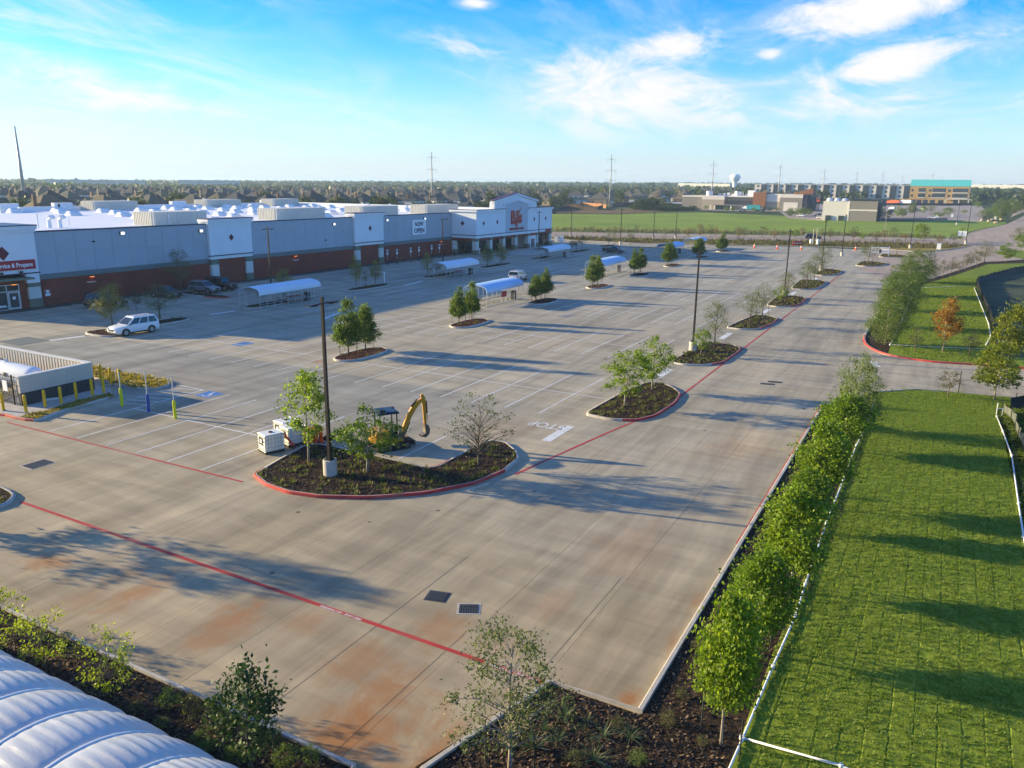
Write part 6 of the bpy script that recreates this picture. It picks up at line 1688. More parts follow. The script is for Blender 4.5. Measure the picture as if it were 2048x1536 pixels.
# ------------------------------------------------------------------ mini excavator
m_cat = mat("yellow_machine_paint", (0.52, 0.255, 0.018), 0.4, 0.10, 1.5, coat=0.2, dirt=((0.16, 0.10, 0.05), 0.4))
m_steel = mat("worn_steel", (0.17, 0.14, 0.11), 0.5, 0.2, 4.0, metal=0.5)
m_chrome = mat("chrome_rod", (0.6, 0.6, 0.6), 0.2, 0.02, metal=0.9)


def excavator(loc, rz):
    o = empty("mini_excavator", loc, rz, "yellow mini excavator with dark canopy, arm folded over its bucket", "excavator")
    # front is +Y
    for s in (-1, 1):
        pts = [(-1.0, 0.27)] + [(-0.9 + 0.27 * math.cos(a), 0.27 + 0.27 * math.sin(a)) for a in np.linspace(math.pi * 1.0, math.pi * 1.5, 5)] + [(0.9 + 0.27 * math.cos(a), 0.27 + 0.27 * math.sin(a)) for a in np.linspace(-math.pi / 2, math.pi / 2, 8)] + [(-0.9 + 0.27 * math.cos(a), 0.27 + 0.27 * math.sin(a)) for a in np.linspace(math.pi / 2, math.pi, 5)]
        t = MB(); x0, x1 = s * 0.55, s * 0.93
        n = len(pts)
        t.loft([[(x0, y, z) for y, z in pts], [(x1, y, z) for y, z in pts]])
        tr = t.build("track", m_tyre, o)
        lug = MB()
        for k in range(26):
            u = k / 26
            i = int(u * n); y, z = pts[i]
            y2, z2 = pts[(i + 1) % n]; f = u * n - i
            yy, zz = y + (y2 - y) * f, z + (z2 - z) * f
            lug.box((x0 + x1) / 2, yy, zz - 0.02, 0.39, 0.06, 0.04)
        lug.build("track_lugs", m_tyre, tr)
        wh = MB()
        for y in (-0.9, -0.3, 0.3, 0.9):
            wh.cyl('x', (s * 0.94, y, 0.25), 0.17 if abs(y) > 0.5 else 0.11, 0.03, 14)
        wh.build("track_wheels", m_steel, tr)
    MB().bx(-0.55, 0.55, -0.6, 0.6, 0.25, 0.52).build("undercarriage", m_steel, o)
    MB().bx(-0.95, 0.95, 1.42, 1.50, 0.12, 0.48).bx(-0.4, -0.3, 0.5, 1.43, 0.25, 0.37).bx(0.3, 0.4, 0.5, 1.43, 0.25, 0.37).build("dozer_blade", m_steel, o)
    up = empty("upper_body", (0, 0, 0)); up.parent = o
    b = MB()
    b.loft([[(x, y, z) for x, y in [(-0.88, 0.75), (0.88, 0.75), (0.9, -0.5), (0.72, -1.05), (0.35, -1.28), (-0.35, -1.28), (-0.72, -1.05), (-0.9, -0.5)][::-1]] for z in (0.58, 0.72)])
    b.loft([[(x * k, y * k, z) for x, y in [(-0.88, -0.15), (0.88, -0.15), (0.9, -0.5), (0.72, -1.05), (0.35, -1.28), (-0.35, -1.28), (-0.72, -1.05), (-0.9, -0.5)][::-1]] for z, k in ((0.725, 1.0), (1.18, 1.0), (1.30, 0.95))])
    bd = b.build("machine_body", m_cat, up, 30)
    MB().bx(-0.905, -0.895, -0.75, -0.3, 0.8, 1.1).build("side_grille", m_trim, bd)
    MB().bx(-0.5, 0.3, -1.292, -1.285, 0.85, 1.05).build("rear_plate", m_trim, bd)
    MB().bx(-0.35, 0.35, -0.25, 0.30, 0.73, 1.10).bx(-0.35, 0.35, -0.30, -0.15, 1.10, 1.65).build("seat", m_trim, up)
    MB().box(-0.42, 0.35, 0.73, 0.12, 0.12, 0.6).box(0.42, 0.35, 0.73, 0.12, 0.12, 0.6).tube([(0, 0.62, 0.73), (-0.1, 0.55, 1.35)], 0.02, 5).tube([(0.1, 0.62, 0.73), (0.15, 0.55, 1.3)], 0.02, 5).build("control_levers", m_trim, up)
    for (x, y) in ((-0.60, 0.42), (0.60, 0.42), (-0.62, -0.75), (0.62, -0.75)):
        MB().tube([(x, y, 0.72 if y > 0 else 1.2), (x * 0.97, y * 0.98, 2.42)], 0.045, 6).build("canopy_post", m_black, up)
    c = MB(); c.loft([[(-0.70 * k, -0.85 * k, z), (0.70 * k, -0.85 * k, z), (0.70 * k, 0.55 * k, z), (-0.70 * k, 0.55 * k, z)] for z, k in ((2.40, 1.0), (2.46, 1.03), (2.56, 0.86))])
    cn = c.build("canopy_roof", m_black2, up)
    MB().box(0.2, -0.5, 2.561, 0.5, 0.4, 0.09).box(-0.35, 0.4, 2.5, 0.3, 0.2, 0.09).build("roof_lamp", m_black, cn)
    # boom, stick and bucket in the plane x = 0.15
    X = 0.12
    def beam(pts, w, name, mt):
        m = MB()
        rings = []
        for i, (y, z, hh) in enumerate(pts):
            a = pts[min(i + 1, len(pts) - 1)]; bb = pts[max(i - 1, 0)]
            d = Vector((0, a[0] - bb[0], a[1] - bb[1])).normalized(); nn = Vector((0, -d.z, d.y)) * hh / 2
            rings.append([(X - w / 2, y + nn.y, z + nn.z), (X + w / 2, y + nn.y, z + nn.z), (X + w / 2, y - nn.y, z - nn.z), (X - w / 2, y - nn.y, z - nn.z)])
        m.loft(rings)
        return m.build(name, mt, up)
    MB().bx(X - 0.2, X + 0.2, 0.72, 1.02, 0.5, 1.0).build("boom_mount", m_steel, up)
    beam([(0.92, 0.80, 0.26), (1.15, 1.45, 0.30), (1.42, 2.05, 0.34), (1.75, 2.55, 0.32), (2.15, 2.92, 0.24), (2.42, 3.10, 0.18)], 0.20, "boom", m_cat)
    beam([(2.30, 3.38, 0.16), (2.40, 3.12, 0.28), (2.46, 2.6, 0.24), (2.50, 1.9, 0.20), (2.52, 1.25, 0.15)], 0.16, "stick", m_cat)
    def ram(a, b, nm):
        a, b = Vector((X, *a)), Vector((X, *b)); mid = a.lerp(b, 0.6)
        r = MB().tube([a, mid], 0.055, 8).build(nm, m_black, up); MB().tube([mid, b], 0.028, 8).build("ram_rod", m_chrome, None).parent = up
    ram((1.10, 0.78), (1.66, 2.15), "boom_ram"); ram((1.55, 2.62), (2.30, 3.36), "stick_ram"); ram((2.62, 2.9), (2.70, 1.5), "bucket_ram")
    bk = MB(); pr = [(2.42, 1.28), (2.66, 1.30), (2.78, 1.02), (2.74, 0.66), (2.50, 0.46), (2.26, 0.50), (2.22, 0.62), (2.44, 0.74), (2.46, 1.0)]
    n = len(pr)
    bk.add([(X - 0.26, y, z) for y, z in pr] + [(X + 0.26, y, z) for y, z in pr], [tuple(range(n)), tuple(range(2 * n - 1, n - 1, -1))] + [(i, n + i, n + (i + 1) % n, (i + 1) % n) for i in range(n)])
    bo = bk.build("bucket", m_steel, up)
    for k in range(4): MB().box(X - 0.2 + k * 0.135, 2.19, 0.52, 0.05, 0.14, 0.05).build("bucket_tooth", m_steel, None).parent = up
    # lift the parts of the upper body to be parts of the machine, keeping the swing angle
    return o, up


m_black2 = mat("canopy_dark_blue", (0.02, 0.032, 0.055), 0.35, 0.1)
ex, up = excavator((0, 0, 0), 0)


def lift(o, up, ang):
    M = Matrix.Rotation(ang, 4, 'Z')
    for c in list(up.children):
        c.parent = o; c.matrix_local = M
    bpy.data.objects.remove(up)


lift(ex, up, rad(-8))
ex.location = (*(-27.74, 35.76), 0.0); ex.rotation_euler = (0, 0, rad(-28)); ex.scale = (0.9, 0.9, 0.92)


# ------------------------------------------------------------------ water totes, cones
m_tote = mat("translucent_white_plastic", (0.80, 0.77, 0.68), 0.45, 0.05, 1.0)
m_cage = mat("cage_wire", (0.42, 0.41, 0.39), 0.4, 0.05, metal=0.5)
m_pallet = mat("dark_pallet", (0.05, 0.045, 0.04), 0.7, 0.1)


def tote(loc, rz, lab):
    o = empty("water_tote", loc, rz, lab, "plastic tank", "white caged tanks by the kerb")
    t = MB(); t.loft([[(-0.5 * k, -0.58 * k, z), (0.5 * k, -0.58 * k, z), (0.5 * k, 0.58 * k, z), (-0.5 * k, 0.58 * k, z)] for z, k in ((0.15, 0.95), (0.19, 1.0), (1.10, 1.0), (1.15, 0.94))])
    t.build("tank", m_tote, o)
    MB().lathe([(0.12, 1.15), (0.12, 1.20)], 12).build("cap", m_trim, o)
    c = MB()
    for i in range(7):
        u = -0.52 + i * 1.04 / 6; v = -0.60 + i * 1.20 / 6
        for s in (-1, 1):
            c.tube([(u, s * 0.605, 0.13), (u, s * 0.605, 1.12)], 0.010, 4); c.tube([(s * 0.525, v, 0.13), (s * 0.525, v, 1.12)], 0.010, 4)
    for i in range(5):
        z = 0.16 + i * 0.24
        c.tube([(-0.525, -0.605, z), (0.525, -0.605, z), (0.525, 0.605, z), (-0.525, 0.605, z), (-0.525, -0.605, z)], 0.010, 4)
    c.build("cage", m_cage, o)
    p = MB()
    for x in (-0.4, 0, 0.4): p.bx(x - 0.08, x + 0.08, -0.6, 0.6, 0, 0.10)
    p.bx(-0.53, 0.53, -0.61, 0.61, 0.101, 0.13)
    p.build("pallet", m_pallet, o)
    MB().bx(-0.24, 0.24, -0.618, -0.609, 0.52, 0.95).build("label_plate", m_trim, o)
    MB().bx(-0.10, 0.10, -0.622, -0.6185, 0.62, 0.85).build("label_print", m_whitesign, o)
    return o


tote((-33.25, 31.7, 0), rad(-20), "white caged water tank nearest the lot's red line")
tote((-33.1, 33.3, 0), rad(-14), "white caged water tank behind the nearest one, touching the orange cones' side")
tote((-34.3, 34.0, 0), rad(-10), "rearmost white caged water tank, its ribbed top showing")
m_orange = mat("orange_plastic", (0.72, 0.085, 0.012), 0.5, 0.08)
m_reflect = mat("white_reflective_band", (0.8, 0.8, 0.8), 0.4, 0.02)


def delineator(loc, rz, lab, tip=0.0, h=1.05):
    o = empty("traffic_delineator", loc, rz, lab, "traffic cone", "orange delineators by the kerb")
    b = MB().lathe([(0.20, 0.0), (0.20, 0.05), (0.16, 0.06)], 8).build("rubber_base", m_tyre, o)
    MB().lathe([(0.085, 0.06), (0.065, h * 0.5), (0.05, h - 0.1), (0.05, h - 0.06), (0.075, h - 0.05), (0.075, h), (0.03, h + 0.02)], 10).build("tube", m_orange, o, 40)
    o.rotation_euler = (0, tip, rz)
    return o


for i, (dx, dy, tip) in enumerate([(0, 0, 0), (0.25, 0.2, 0), (0.55, 0.05, 0), (0.1, 0.5, 0), (0.45, 0.45, 0), (0.85, 0.3, 0), (0.35, 0.85, 0), (0.8, 0.75, 0), (1.15, 0.6, 0)]):
    delineator((-32.35 + dx * 0.75, 33.55 + dy * 0.9, 0.0), i, "upright orange delineator tube in the cluster beside the water tanks", tip, 1.0 + 0.05 * (i % 3))
o = delineator((-32.45, 32.75, 0.12), 0.5, "orange delineator leaning over at the front of the cluster", rad(-38))
o['label'] = "orange delineator leaning over at the front of the cluster"
b = MB().box(0, 0, 0, 0.6, 0.4, 0.22).build("rubber_block", m_tyre, None, loc=(-31.75, 35.0, 0)); tag(b, "black rubber block at the back of the orange delineators", "rubber block"); b.rotation_euler = (0, 0, 0.3)


def cone(loc, lab, grp):
    o = empty("traffic_cone", loc, rnd.uniform(0, 6), lab, "traffic cone", grp)
    MB().box(0, 0, 0, 0.4, 0.4, 0.05).build("base", m_orange, o)
    MB().lathe([(0.15, 0.05), (0.04, 0.72)], 10).build("body", m_orange, o)
    MB().lathe([(0.108, 0.33), (0.085, 0.48)], 10).build("band", m_reflect, o)
    return o


for (x, y), lab in zip([(-43.59, 213.14), (-37.88, 213.42), (-32.15, 214.78), (-19.86, 222.14)], ("leftmost orange cone along the far kerb", "second orange cone along the far kerb", "third orange cone along the far kerb", "rightmost orange cone along the far kerb")):
    c_ = cone((x, y, 0), lab, "orange cones along the far kerb"); c_.scale = (1.7, 1.7, 1.7)
m_orange2 = mat("barrier_red", (0.50, 0.03, 0.025), 0.5, 0.05)
# red barriers and white bollards by the far kerb
for i, (x, y) in enumerate([(-36.32, 229.65), (-35.62, 230.2), (-34.91, 230.75)]):
    o = empty("water_barrier", (x, y, 0), 0.3, "red plastic barrier in the short line by the far kerb", "barrier", "red barriers by the far kerb")
    MB().box(0, 0, 0, 0.9, 0.5, 0.25).box(0, 0, 0.25, 0.8, 0.26, 0.9).build("body", m_orange2, o)
    MB().box(0, -0.14, 0.5, 0.5, 0.02, 0.25).build("panel", m_whitesign, o)



# ------------------------------------------------------------------ bollards, sign posts
m_yellow = mat("yellow_sleeve", (0.72, 0.42, 0.006), 0.5, 0.05, 2.0)
m_lime = mat("lime_yellow_sleeve", (0.60, 0.62, 0.010), 0.5, 0.05, 2.0)
m_bluepost = mat("blue_sleeve", (0.015, 0.065, 0.30), 0.5, 0.05, 2.0)


def bollard(loc, lab, m, h=1.15, grp="yellow bollards round the tank enclosure", r=0.10):
    o = empty("bollard", loc, 0, lab, "bollard", grp)
    MB().lathe([(r, 0), (r, h - 0.09), (r * 0.85, h - 0.04), (r * 0.4, h)], 14).build("sleeve", m, o, 40)
    MB().lathe([(r * 1.5, 0), (r * 1.4, 0.03)], 14).build("collar", m_base, o)
    return o


BOL = [(50, 1050, "leftmost yellow bollard in front of the black gate"), (340, 1080, "yellow bollard at the enclosure's near corner"), (585, 1010, "yellow bollard in front of the left wheel stop by the dark wall"), (790, 965, "yellow bollard at the middle of the grass strip"),
       (985, 905, "yellow bollard right of the middle of the grass strip"), (1190, 860, "yellow bollard at the wall's right end"), (1335, 830, "yellow bollard where the grass strip ends")]
for (x, y), lab in zip([(-54.59, 28.34), (-52.75, 28.79), (-52.95, 30.22), (-52.86, 31.3), (-53.11, 32.58), (-53.03, 33.75), (-52.93, 34.58)], [b[2] for b in BOL]):
    bollard((x, y, 0.12), lab, m_yellow, 1.25)
for (x, y), lab in zip([(-57.07, 36.51), (-56.49, 36.81), (-54.87, 36.51), (-53.84, 36.57)], ("first yellow bollard against the dry grass mound", "second yellow bollard against the dry grass mound", "third yellow bollard against the dry grass mound", "last yellow bollard against the dry grass mound")):
    bollard((x, y, 0.12), lab, m_yellow, 1.35)


def sign_post(loc, lab, m, hb, h, plate=True, grp="tall sign posts in coloured sleeves"):
    o = empty("sign_post", loc, rad(5), lab, "sign post", grp)
    MB().lathe([(0.105, 0), (0.105, hb - 0.06), (0.05, hb)], 14).build("sleeve", m, o, 40)
    MB().box(0, 0, hb - 0.02, 0.05, 0.05, h - hb).build("post", m_post, o)
    if plate: MB().bx(-0.32, -0.30, -0.02, 0.02, h - 0.62, h - 0.05).bx(-0.02, 0.02, 0.03, 0.04, h - 0.75, h - 0.02).build("sign_plate", m_post, o)
    return o


for (x, y), lab, m, hb, h in zip([(-49.18, 33.36), (-46.39, 33.38), (-43.54, 33.25)], ("sign post in a lime yellow sleeve beside the hatched bay", "sign post in a blue sleeve at the accessible bay", "sign post in a lime yellow sleeve nearest the white tanks"), (m_lime, m_bluepost, m_lime), (1.3, 1.25, 1.25), (2.5, 2.9, 2.95)):
    sign_post((x, y, 0), lab, m, hb, h)
m_dkbase = mat("dark_post_sleeve", (0.03, 0.05, 0.06), 0.6, 0.05)
for i, ((x, y), lab) in enumerate(zip([(-94.02, 122.36), (-93.44, 124.65), (-93.58, 129.4), (-93.68, 132.38), (-94.51, 138.16), (-94.01, 140.31), (-94.03, 146.3)], ("first", "second", "third", "fourth", "fifth", "sixth", "last"))):
    o = empty("pickup_sign", (x, y, 0), 0, f"white pickup bay sign on a dark based post, {lab} of the line along the brick wall counted from the wall tower", "sign", "pickup bay signs along the wall")
    o['label'] = f"white bay sign by the brick wall, {lab} of seven counted from the left"
    MB().lathe([(0.11, 0), (0.11, 1.0), (0.05, 1.05)], 10).build("sleeve", m_dkbase, o)
    MB().box(0, 0, 1.0, 0.05, 0.05, 1.9).build("post", m_post, o)
    MB().bx(0.03, 0.05, -0.24, 0.24, 1.95, 2.9).build("sign_plate", m_whitesign, o)
    MB().bx(0.051, 0.056, -0.15, 0.15, 2.35, 2.75).build("sign_print", m_navy, o)
for (x, y, h, lab) in [(-76.75, 98.97, 1.5, 'short white standpipe on the long shaded island'), (-91.02, 151.94, 1.2, 'short pale post at the portico corner')]:
    o = empty("standpipe", (x, y, 0.1), 0, lab, "post")
    MB().tube([(0, 0, 0), (0, 0, h)], 0.07, 8).build("post", m_whitesign, o); MB().box(0, 0, h, 0.3, 0.3, 0.18).build("head", m_whitesign, o)
for (x, y), lab in zip([(-32.44, 232.67), (-30.78, 233.96), (-32.26, 235.12), (-31.43, 235.77)], ("left thick white bollard by the far kerb", "right thick white bollard by the far kerb", "left tall tan pole between the white bollards", "right tall tan pole between the white bollards")):
    if 'tall' in lab:
        o = empty("pole", (x, y, 0), 0, lab, "pole"); MB().tube([(0, 0, 0), (0, 0, 4.6)], 0.12, 8).build("shaft", m_tanpole, o); MB().lathe([(0.2, 0), (0.18, 0.2)], 8).build("foot", m_base, o)
    else:
        bollard((x, y, 0), lab, m_whitesign, 1.7, "white bollards by the far kerb", 0.35)
# white frame barrier by the last islands, notice boards at the road mouth
x, y = (-13.06, 206.5)
o = empty("barricade", (x, y, 0), rad(8), "white slatted barricade beside the small eighth island", "barricade")
for s in (-1, 1): MB().box(s * 1.9, 0, 0, 0.16, 0.16, 2.3).build("post", m_whitesign, o)
for z in (0.7, 1.25, 1.8): MB().bx(-1.9, 1.9, -0.1, -0.06, z, z + 0.28).build("slat", m_whitesign, o)
MB().bx(-0.2, 0.2, -0.13, -0.101, 0.75, 1.6).build("notice", m_trim, o)
x, y = (4.25, 263.58)
o = empty("notice_board", (x, y, 0), rad(0), "pair of white sign panels on a thin post at the road mouth", "sign")
MB().tube([(0, 0, 0), (0, 0, 4.0)], 0.05, 6).build("post", m_post, o)
for s in (-1, 1): MB().bx(s * 0.62 - 0.5, s * 0.62 + 0.5, -0.06, -0.02, 2.5, 4.0).build("panel", m_whitesign, o)
for (x, y, lab) in [(-94.94, 200.23, 'left parcel like cabinet right of the store'), (-93.82, 201.12, 'pale cabinet right of the store entrance'), (-1.08, 239.43, 'small white utility box on the dry verge'), (1.88, 474.61, "white utility box at the meadow's far edge"), (-5.0, 471.86, "white post box at the meadow's far edge"), (20.39, 455.78, 'white utility box near the boulevard rocks')]:
    o = empty("utility_box", (x, y, terr(x, y) + 0.05), 0, lab, "utility box"); MB().box(0, 0, 0, 1.0, 0.8, 1.5).build("cabinet", m_frame if 'parcel' in lab else m_whitesign, o); MB().box(0, 0, 1.5, 1.08, 0.88, 0.08).build("lid", m_frame, o)


# ------------------------------------------------------------------ drain covers
m_grate = mat("iron_grate", (0.055, 0.06, 0.062), 0.6, 0.15, 3.0)
m_gap = mat("drain_dark", (0.008, 0.008, 0.008), 0.9)
for (x, y, sx, sy, rz, lab, fr) in [(-42.66, 23.5, 0.95, 1.25, 0.0, 'iron drain grate on the left, in a pale concrete frame', 1), (-15.36, 22.55, 0.72, 0.62, 0.25, 'left of the two dark drain covers in the foreground', 0), (-13.84, 22.37, 0.72, 0.62, 0.5, 'right of the two dark drain covers in the foreground', 1), (-11.08, 63.86, 0.95, 0.35, 0.25, 'small drain slot in the lane right of the third island', 0), (-10.68, 64.88, 0.95, 0.35, 0.25, 'upper of the two small drain slots in the lane', 0)]:
    o = empty("drain_cover", (x, y, 0.003), rz, lab, "drain cover")
    MB().box(0, 0, 0, sx + 0.16, sy + 0.16, 0.006).build("frame", m_kerb if fr else m_grate, o)
    MB().box(0, 0, 0.0062, sx, sy, 0.003).build("pit", m_gap, o)
    bar = MB().box(0, 0, 0.0095, 0.055, sy, 0.012).mesh("bar", m_grate)
    k = int(sx / 0.085)
    for i in range(k): link("bar", bar, o, (-sx / 2 + 0.045 + i * (sx - 0.09) / (k - 1), 0, 0))
    for s in (-1, 0, 1): MB().box(0, s * sy * 0.33, 0.0215, sx, 0.04, 0.003).build("cross_bar", m_grate, o)
x, y = (-77.72, 43.14)
o = MB().box(0, 0, 0.002, 3.6, 3.0, 0.012).build("tank_hatch", mat("hatch_slab", (0.13, 0.15, 0.14), 0.8, 0.1), None, loc=(x, y, 0)); tag(o, "dark square hatch slab in the paving left of the white off-road car", "hatch")


# ------------------------------------------------------------------ gas tank enclosure
m_precast = mat("ribbed_precast", (0.56, 0.50, 0.41), 0.85, 0.08, 1.2, 0.01)
m_plinth = mat("dark_brick_plinth", (0.045, 0.045, 0.047), 0.85, 0.15, 1.5, 0.01)


def enclosure():
    o = empty("tank_enclosure", (-58, 32, 0), 0, "walled gas tank enclosure of pale ribbed panels over dark brick", "walled enclosure")
    W = lambda mb, n, m, p=None: wpart(o, mb, n, m, parent=p)
    xe, ye0, ye1, xw = -54.6, 29.6, 35.0, -70.0
    # right wall (faces the lot), rear wall, far left wall
    W(MB().bx(xe - 0.28, xe, ye0, ye1, 0, 1.0), "plinth", m_plinth)
    W(MB().bx(xe - 0.28, xe - 0.01, ye0, ye1, 1.0, 2.12), "wall", m_precast)
    W(MB().bx(xe - 0.33, xe + 0.03, ye0 - 0.03, ye1 + 0.05, 2.122, 2.2), "coping", m_stone)
    W(MB().bx(xw, xe - 0.285, ye1 - 0.28, ye1, 0, 0.7), "plinth", m_plinth2)
    W(MB().bx(xw, xe - 0.285, ye1 - 0.28, ye1 - 0.01, 0.7, 2.12), "wall", m_precast)
    W(MB().bx(xw, xe - 0.335, ye1 - 0.33, ye1 + 0.05, 2.122, 2.2), "coping", m_stone)
    W(MB().bx(xw - 0.3, xw, ye0, ye1, 0, 2.15), "wall", m_precast)
    rib = MB().bx(0, 0.022, -0.035, 0.035, 1.02, 2.10).mesh("rib", m_precast)
    for i in range(26):
        link("rib", rib, o, (xe - 0.01 + 58, ye0 + 0.12 + i * 0.205 - 32, 0))
    rib2 = MB().bx(-0.05, 0.05, -0.022, 0.0, 0.72, 2.10).mesh("rib", m_precast)
    for i in range(40):
        link("rib", rib2, o, (xw + 0.3 + i * 0.375 + 58, ye1 - 0.281 - 32, 0))
    crs = MB()
    for k in range(6):
        crs.bx(xe + 0.001, xe + 0.008, ye0, ye1, 0.03 + k * 0.162, 0.03 + k * 0.162 + 0.145)
    W(crs, "brick_courses", m_plinth)
    # pad, grass strip kerb
    # the fence with its gate on the near side
    for i in range(7):
        x = xe - 0.75 - i * 1.9
        W(MB().box(x, ye0 - 0.05, 0, 0.07, 0.07, 2.25), "fence_post", m_black)
    for z in (0.25, 1.55, 2.1):
        W(MB().bx(xw, xe - 0.3, ye0 - 0.07, ye0 - 0.03, z, z + 0.04), "fence_rail", m_black)
    bar = MB().box(0, 0, 0.1, 0.02, 0.02, 2.1).mesh("picket", m_black)
    for i in range(70): link("picket", bar, o, (xe - 0.5 - i * 0.19 + 58, ye0 - 0.05 - 32, 0))
    W(MB().bx(xe - 1.9, xe - 1.35, ye0 - 0.10, ye0 - 0.075, 1.0, 1.75), "warning_sign", m_whitesign)


m_plinth2 = mat("tan_plinth", (0.27, 0.21, 0.14), 0.85, 0.1, 1.5)
enclosure()
o = empty("gas_tank", (-62.5, 32.0, 0), 0, "long white gas tank lying inside the enclosure", "tank")
t = MB(); t.tube([(-6.2, 0, 1.35), (-5.9, 0, 1.35), (-5.5, 0, 1.35), (5.4, 0, 1.35), (5.85, 0, 1.35), (6.15, 0, 1.35), (6.3, 0, 1.35)], [0.3, 0.62, 0.78, 0.78, 0.66, 0.42, 0.1], 26)
t.build("vessel", m_tankw, o, 40) if 'm_tankw' in globals() else t.build("vessel", m_white_wall, o, 40)
for x in (-4, 4): MB().box(x, 0, 0, 0.4, 1.3, 0.75).build("saddle", m_base, o)
MB().tube([(2.2, 0, 2.1), (2.2, 0, 2.35)], 0.12, 8).build("valve", m_frame, o)
MB().bx(3.1, 3.5, -0.80, -0.785, 1.3, 1.6).build("nameplate", m_trim, o)
o = empty("gas_pump", (-68.3, 33.6, 0), 0, "red gas pump cabinet at the back of the enclosure", "pump"); MB().box(0, 0, 0, 0.7, 0.6, 1.25).build("cabinet", m_redcart, o); MB().box(0, 0, 1.25, 0.8, 0.7, 0.2).build("hood", m_yellow, o)
# paved pad, grass strip and dry mound with kerbs
island([(-56.02, 26.93), (-54.1, 27.81), (-51.67, 27.79), (-50.44, 28.14), (-51.09, 30.03), (-51.58, 31.45), (-51.45, 34.44), (-54.66, 36.04), (-57.73, 35.44), (-58.05, 31.42)], m_kerb, None, lambda q: q[1] < 28.3, 0, 1, 90)
mb = MB().prism([(x, y) for x, y in [(-52.06, 27.95), (-50.77, 28.34), (-51.32, 30.17), (-51.79, 34.56), (-52.6, 34.73), (-52.66, 32.15), (-52.12, 29.83), (-52.41, 28.82)]], 0.10, 0.152)
o = mb.build("grass_strip", m_dry); o['kind'] = 'structure'
blades("grass_tufts", spots_in([(-52.06, 27.95), (-50.77, 28.34), (-51.32, 30.17), (-51.79, 34.56), (-52.6, 34.73), (-52.66, 32.15), (-52.12, 29.83), (-52.41, 28.82)], 30, 0.15, 4), leaf_mat("dry_blade", (0.16, 0.13, 0.02), (0.34, 0.25, 0.03), (0.48, 0.36, 0.05), 0.3), 0.10, 0.02, 9, 0.14, 5, o)
MD = [(-62.16, 39.55), (-59.97, 39.6), (-57.41, 39.51), (-54.68, 39.77), (-52.43, 39.79), (-51.34, 39.15), (-50.92, 38.14), (-51.3, 37.21), (-52.9, 36.76), (-55.03, 36.72), (-57.54, 37.05), (-59.22, 37.59)]
isl = island(MD, m_dry, None, None, 0, 1, 91)
blades("grass_tufts", spots_in(ccw(MD), 20, 0.11, 6), bpy.data.materials["dry_blade"], 0.16, 0.03, 10, 0.22, 7, isl)
for (a, b, lab) in (((-54.8, 31.01), (-54.31, 31.46), "left concrete wheel stop at the dark wall's foot"), ((-55.29, 32.93), (-55.28, 33.27), "right concrete wheel stop at the dark wall's foot")):
    o = MB().bx(-0.8, 0.8, -0.08, 0.08, 0, 0.14).build("wheel_stop", m_stone, None, loc=((a[0] + b[0]) / 2, (a[1] + b[1]) / 2, 0.12)); o.rotation_euler = (0, 0, rad(60)); tag(o, lab, "wheel stop")


# ------------------------------------------------------------------ pipe rails and silt fences
m_pipe = mat("white_pipe", (0.74, 0.74, 0.72), 0.4, 0.05, 1.0)
m_silt = mat("black_silt_fabric", (0.012, 0.013, 0.014), 0.7, 0.3, 2.0, 0.02)
m_greysilt = mat("grey_silt_fabric", (0.11, 0.12, 0.10), 0.8, 0.3, 2.0, 0.02)


def pipe_rail(pts, lab, h=0.09, r=0.035, step=2.6, m=None, straight=True):
    o = empty("pipe_rail", (pts[0][0], pts[0][1], 0.06), 0, lab, "pipe rail")
    loc = Vector((pts[0][0], pts[0][1], 0))
    P = [Vector((x, y, h)) - loc for x, y in pts]
    MB().tube(P, r, 7).build("pipe", m or m_pipe, o, 'all')
    d = 0.0; pm = MB().tube([(0, 0, -0.05), (0, 0, h)], 0.02, 5).mesh("stub", m_post)
    cl = MB().lathe([(r * 1.7, -r * 1.6), (r * 1.7, r * 1.6)], 8).mesh("coupling", m_pipe)
    for a, b in zip(P[:-1], P[1:]):
        L = (b - a).length
        n = max(1, int(L / step))
        for k in range(n):
            q = a.lerp(b, k / n)
            link("stub", pm, o, (q.x, q.y, 0))
            if k == 0: link("coupling", cl, o, (q.x, q.y, h))
    return o


pipe_rail([(-3.35, 16.0), (-3.23, 20.04), (-3.15, 24.06), (-3.03, 27.71), (-3.1, 30.41), (-3.17, 37.1), (-3.13, 43.49), (-3.13, 50.24), (-2.98, 53.51), (-3.07, 62.54)], "white pipe along the near lawn's left edge")
pipe_rail([(-3.27, 20.07), (-0.64, 20.28), (1.0, 19.9)], "white pipe crossing the bottom of the near lawn")
pipe_rail([(-3.47, 86.73), (-3.25, 105.9), (-3.08, 131.53), (-2.76, 142.27), (-3.22, 163.62)], "white pipe along the far lawn's left edge", r=0.05)
pipe_rail([(-3.47, 86.73), (0.47, 87.72), (5.38, 89.63)], "thin white pipe across the near end of the far lawn", r=0.025)
pipe_rail([(-2.24, 141.87), (1.78, 146.1), (5.1, 149.12)], "thin white pipe across the far end of the far lawn", r=0.03)
pipe_rail([(4.78, 62.14), (4.96, 58.3), (5.16, 52.93), (4.98, 44.53), (4.9, 40.11), (4.89, 31.81)], "white pipe beside the dark bank at the right edge", r=0.04)
pipe_rail([(5.11, 92.09), (5.72, 97.88), (5.85, 107.15), (5.42, 133.35), (5.2, 146.89)], "pale pipe along the foot of the long silt fence", r=0.05)


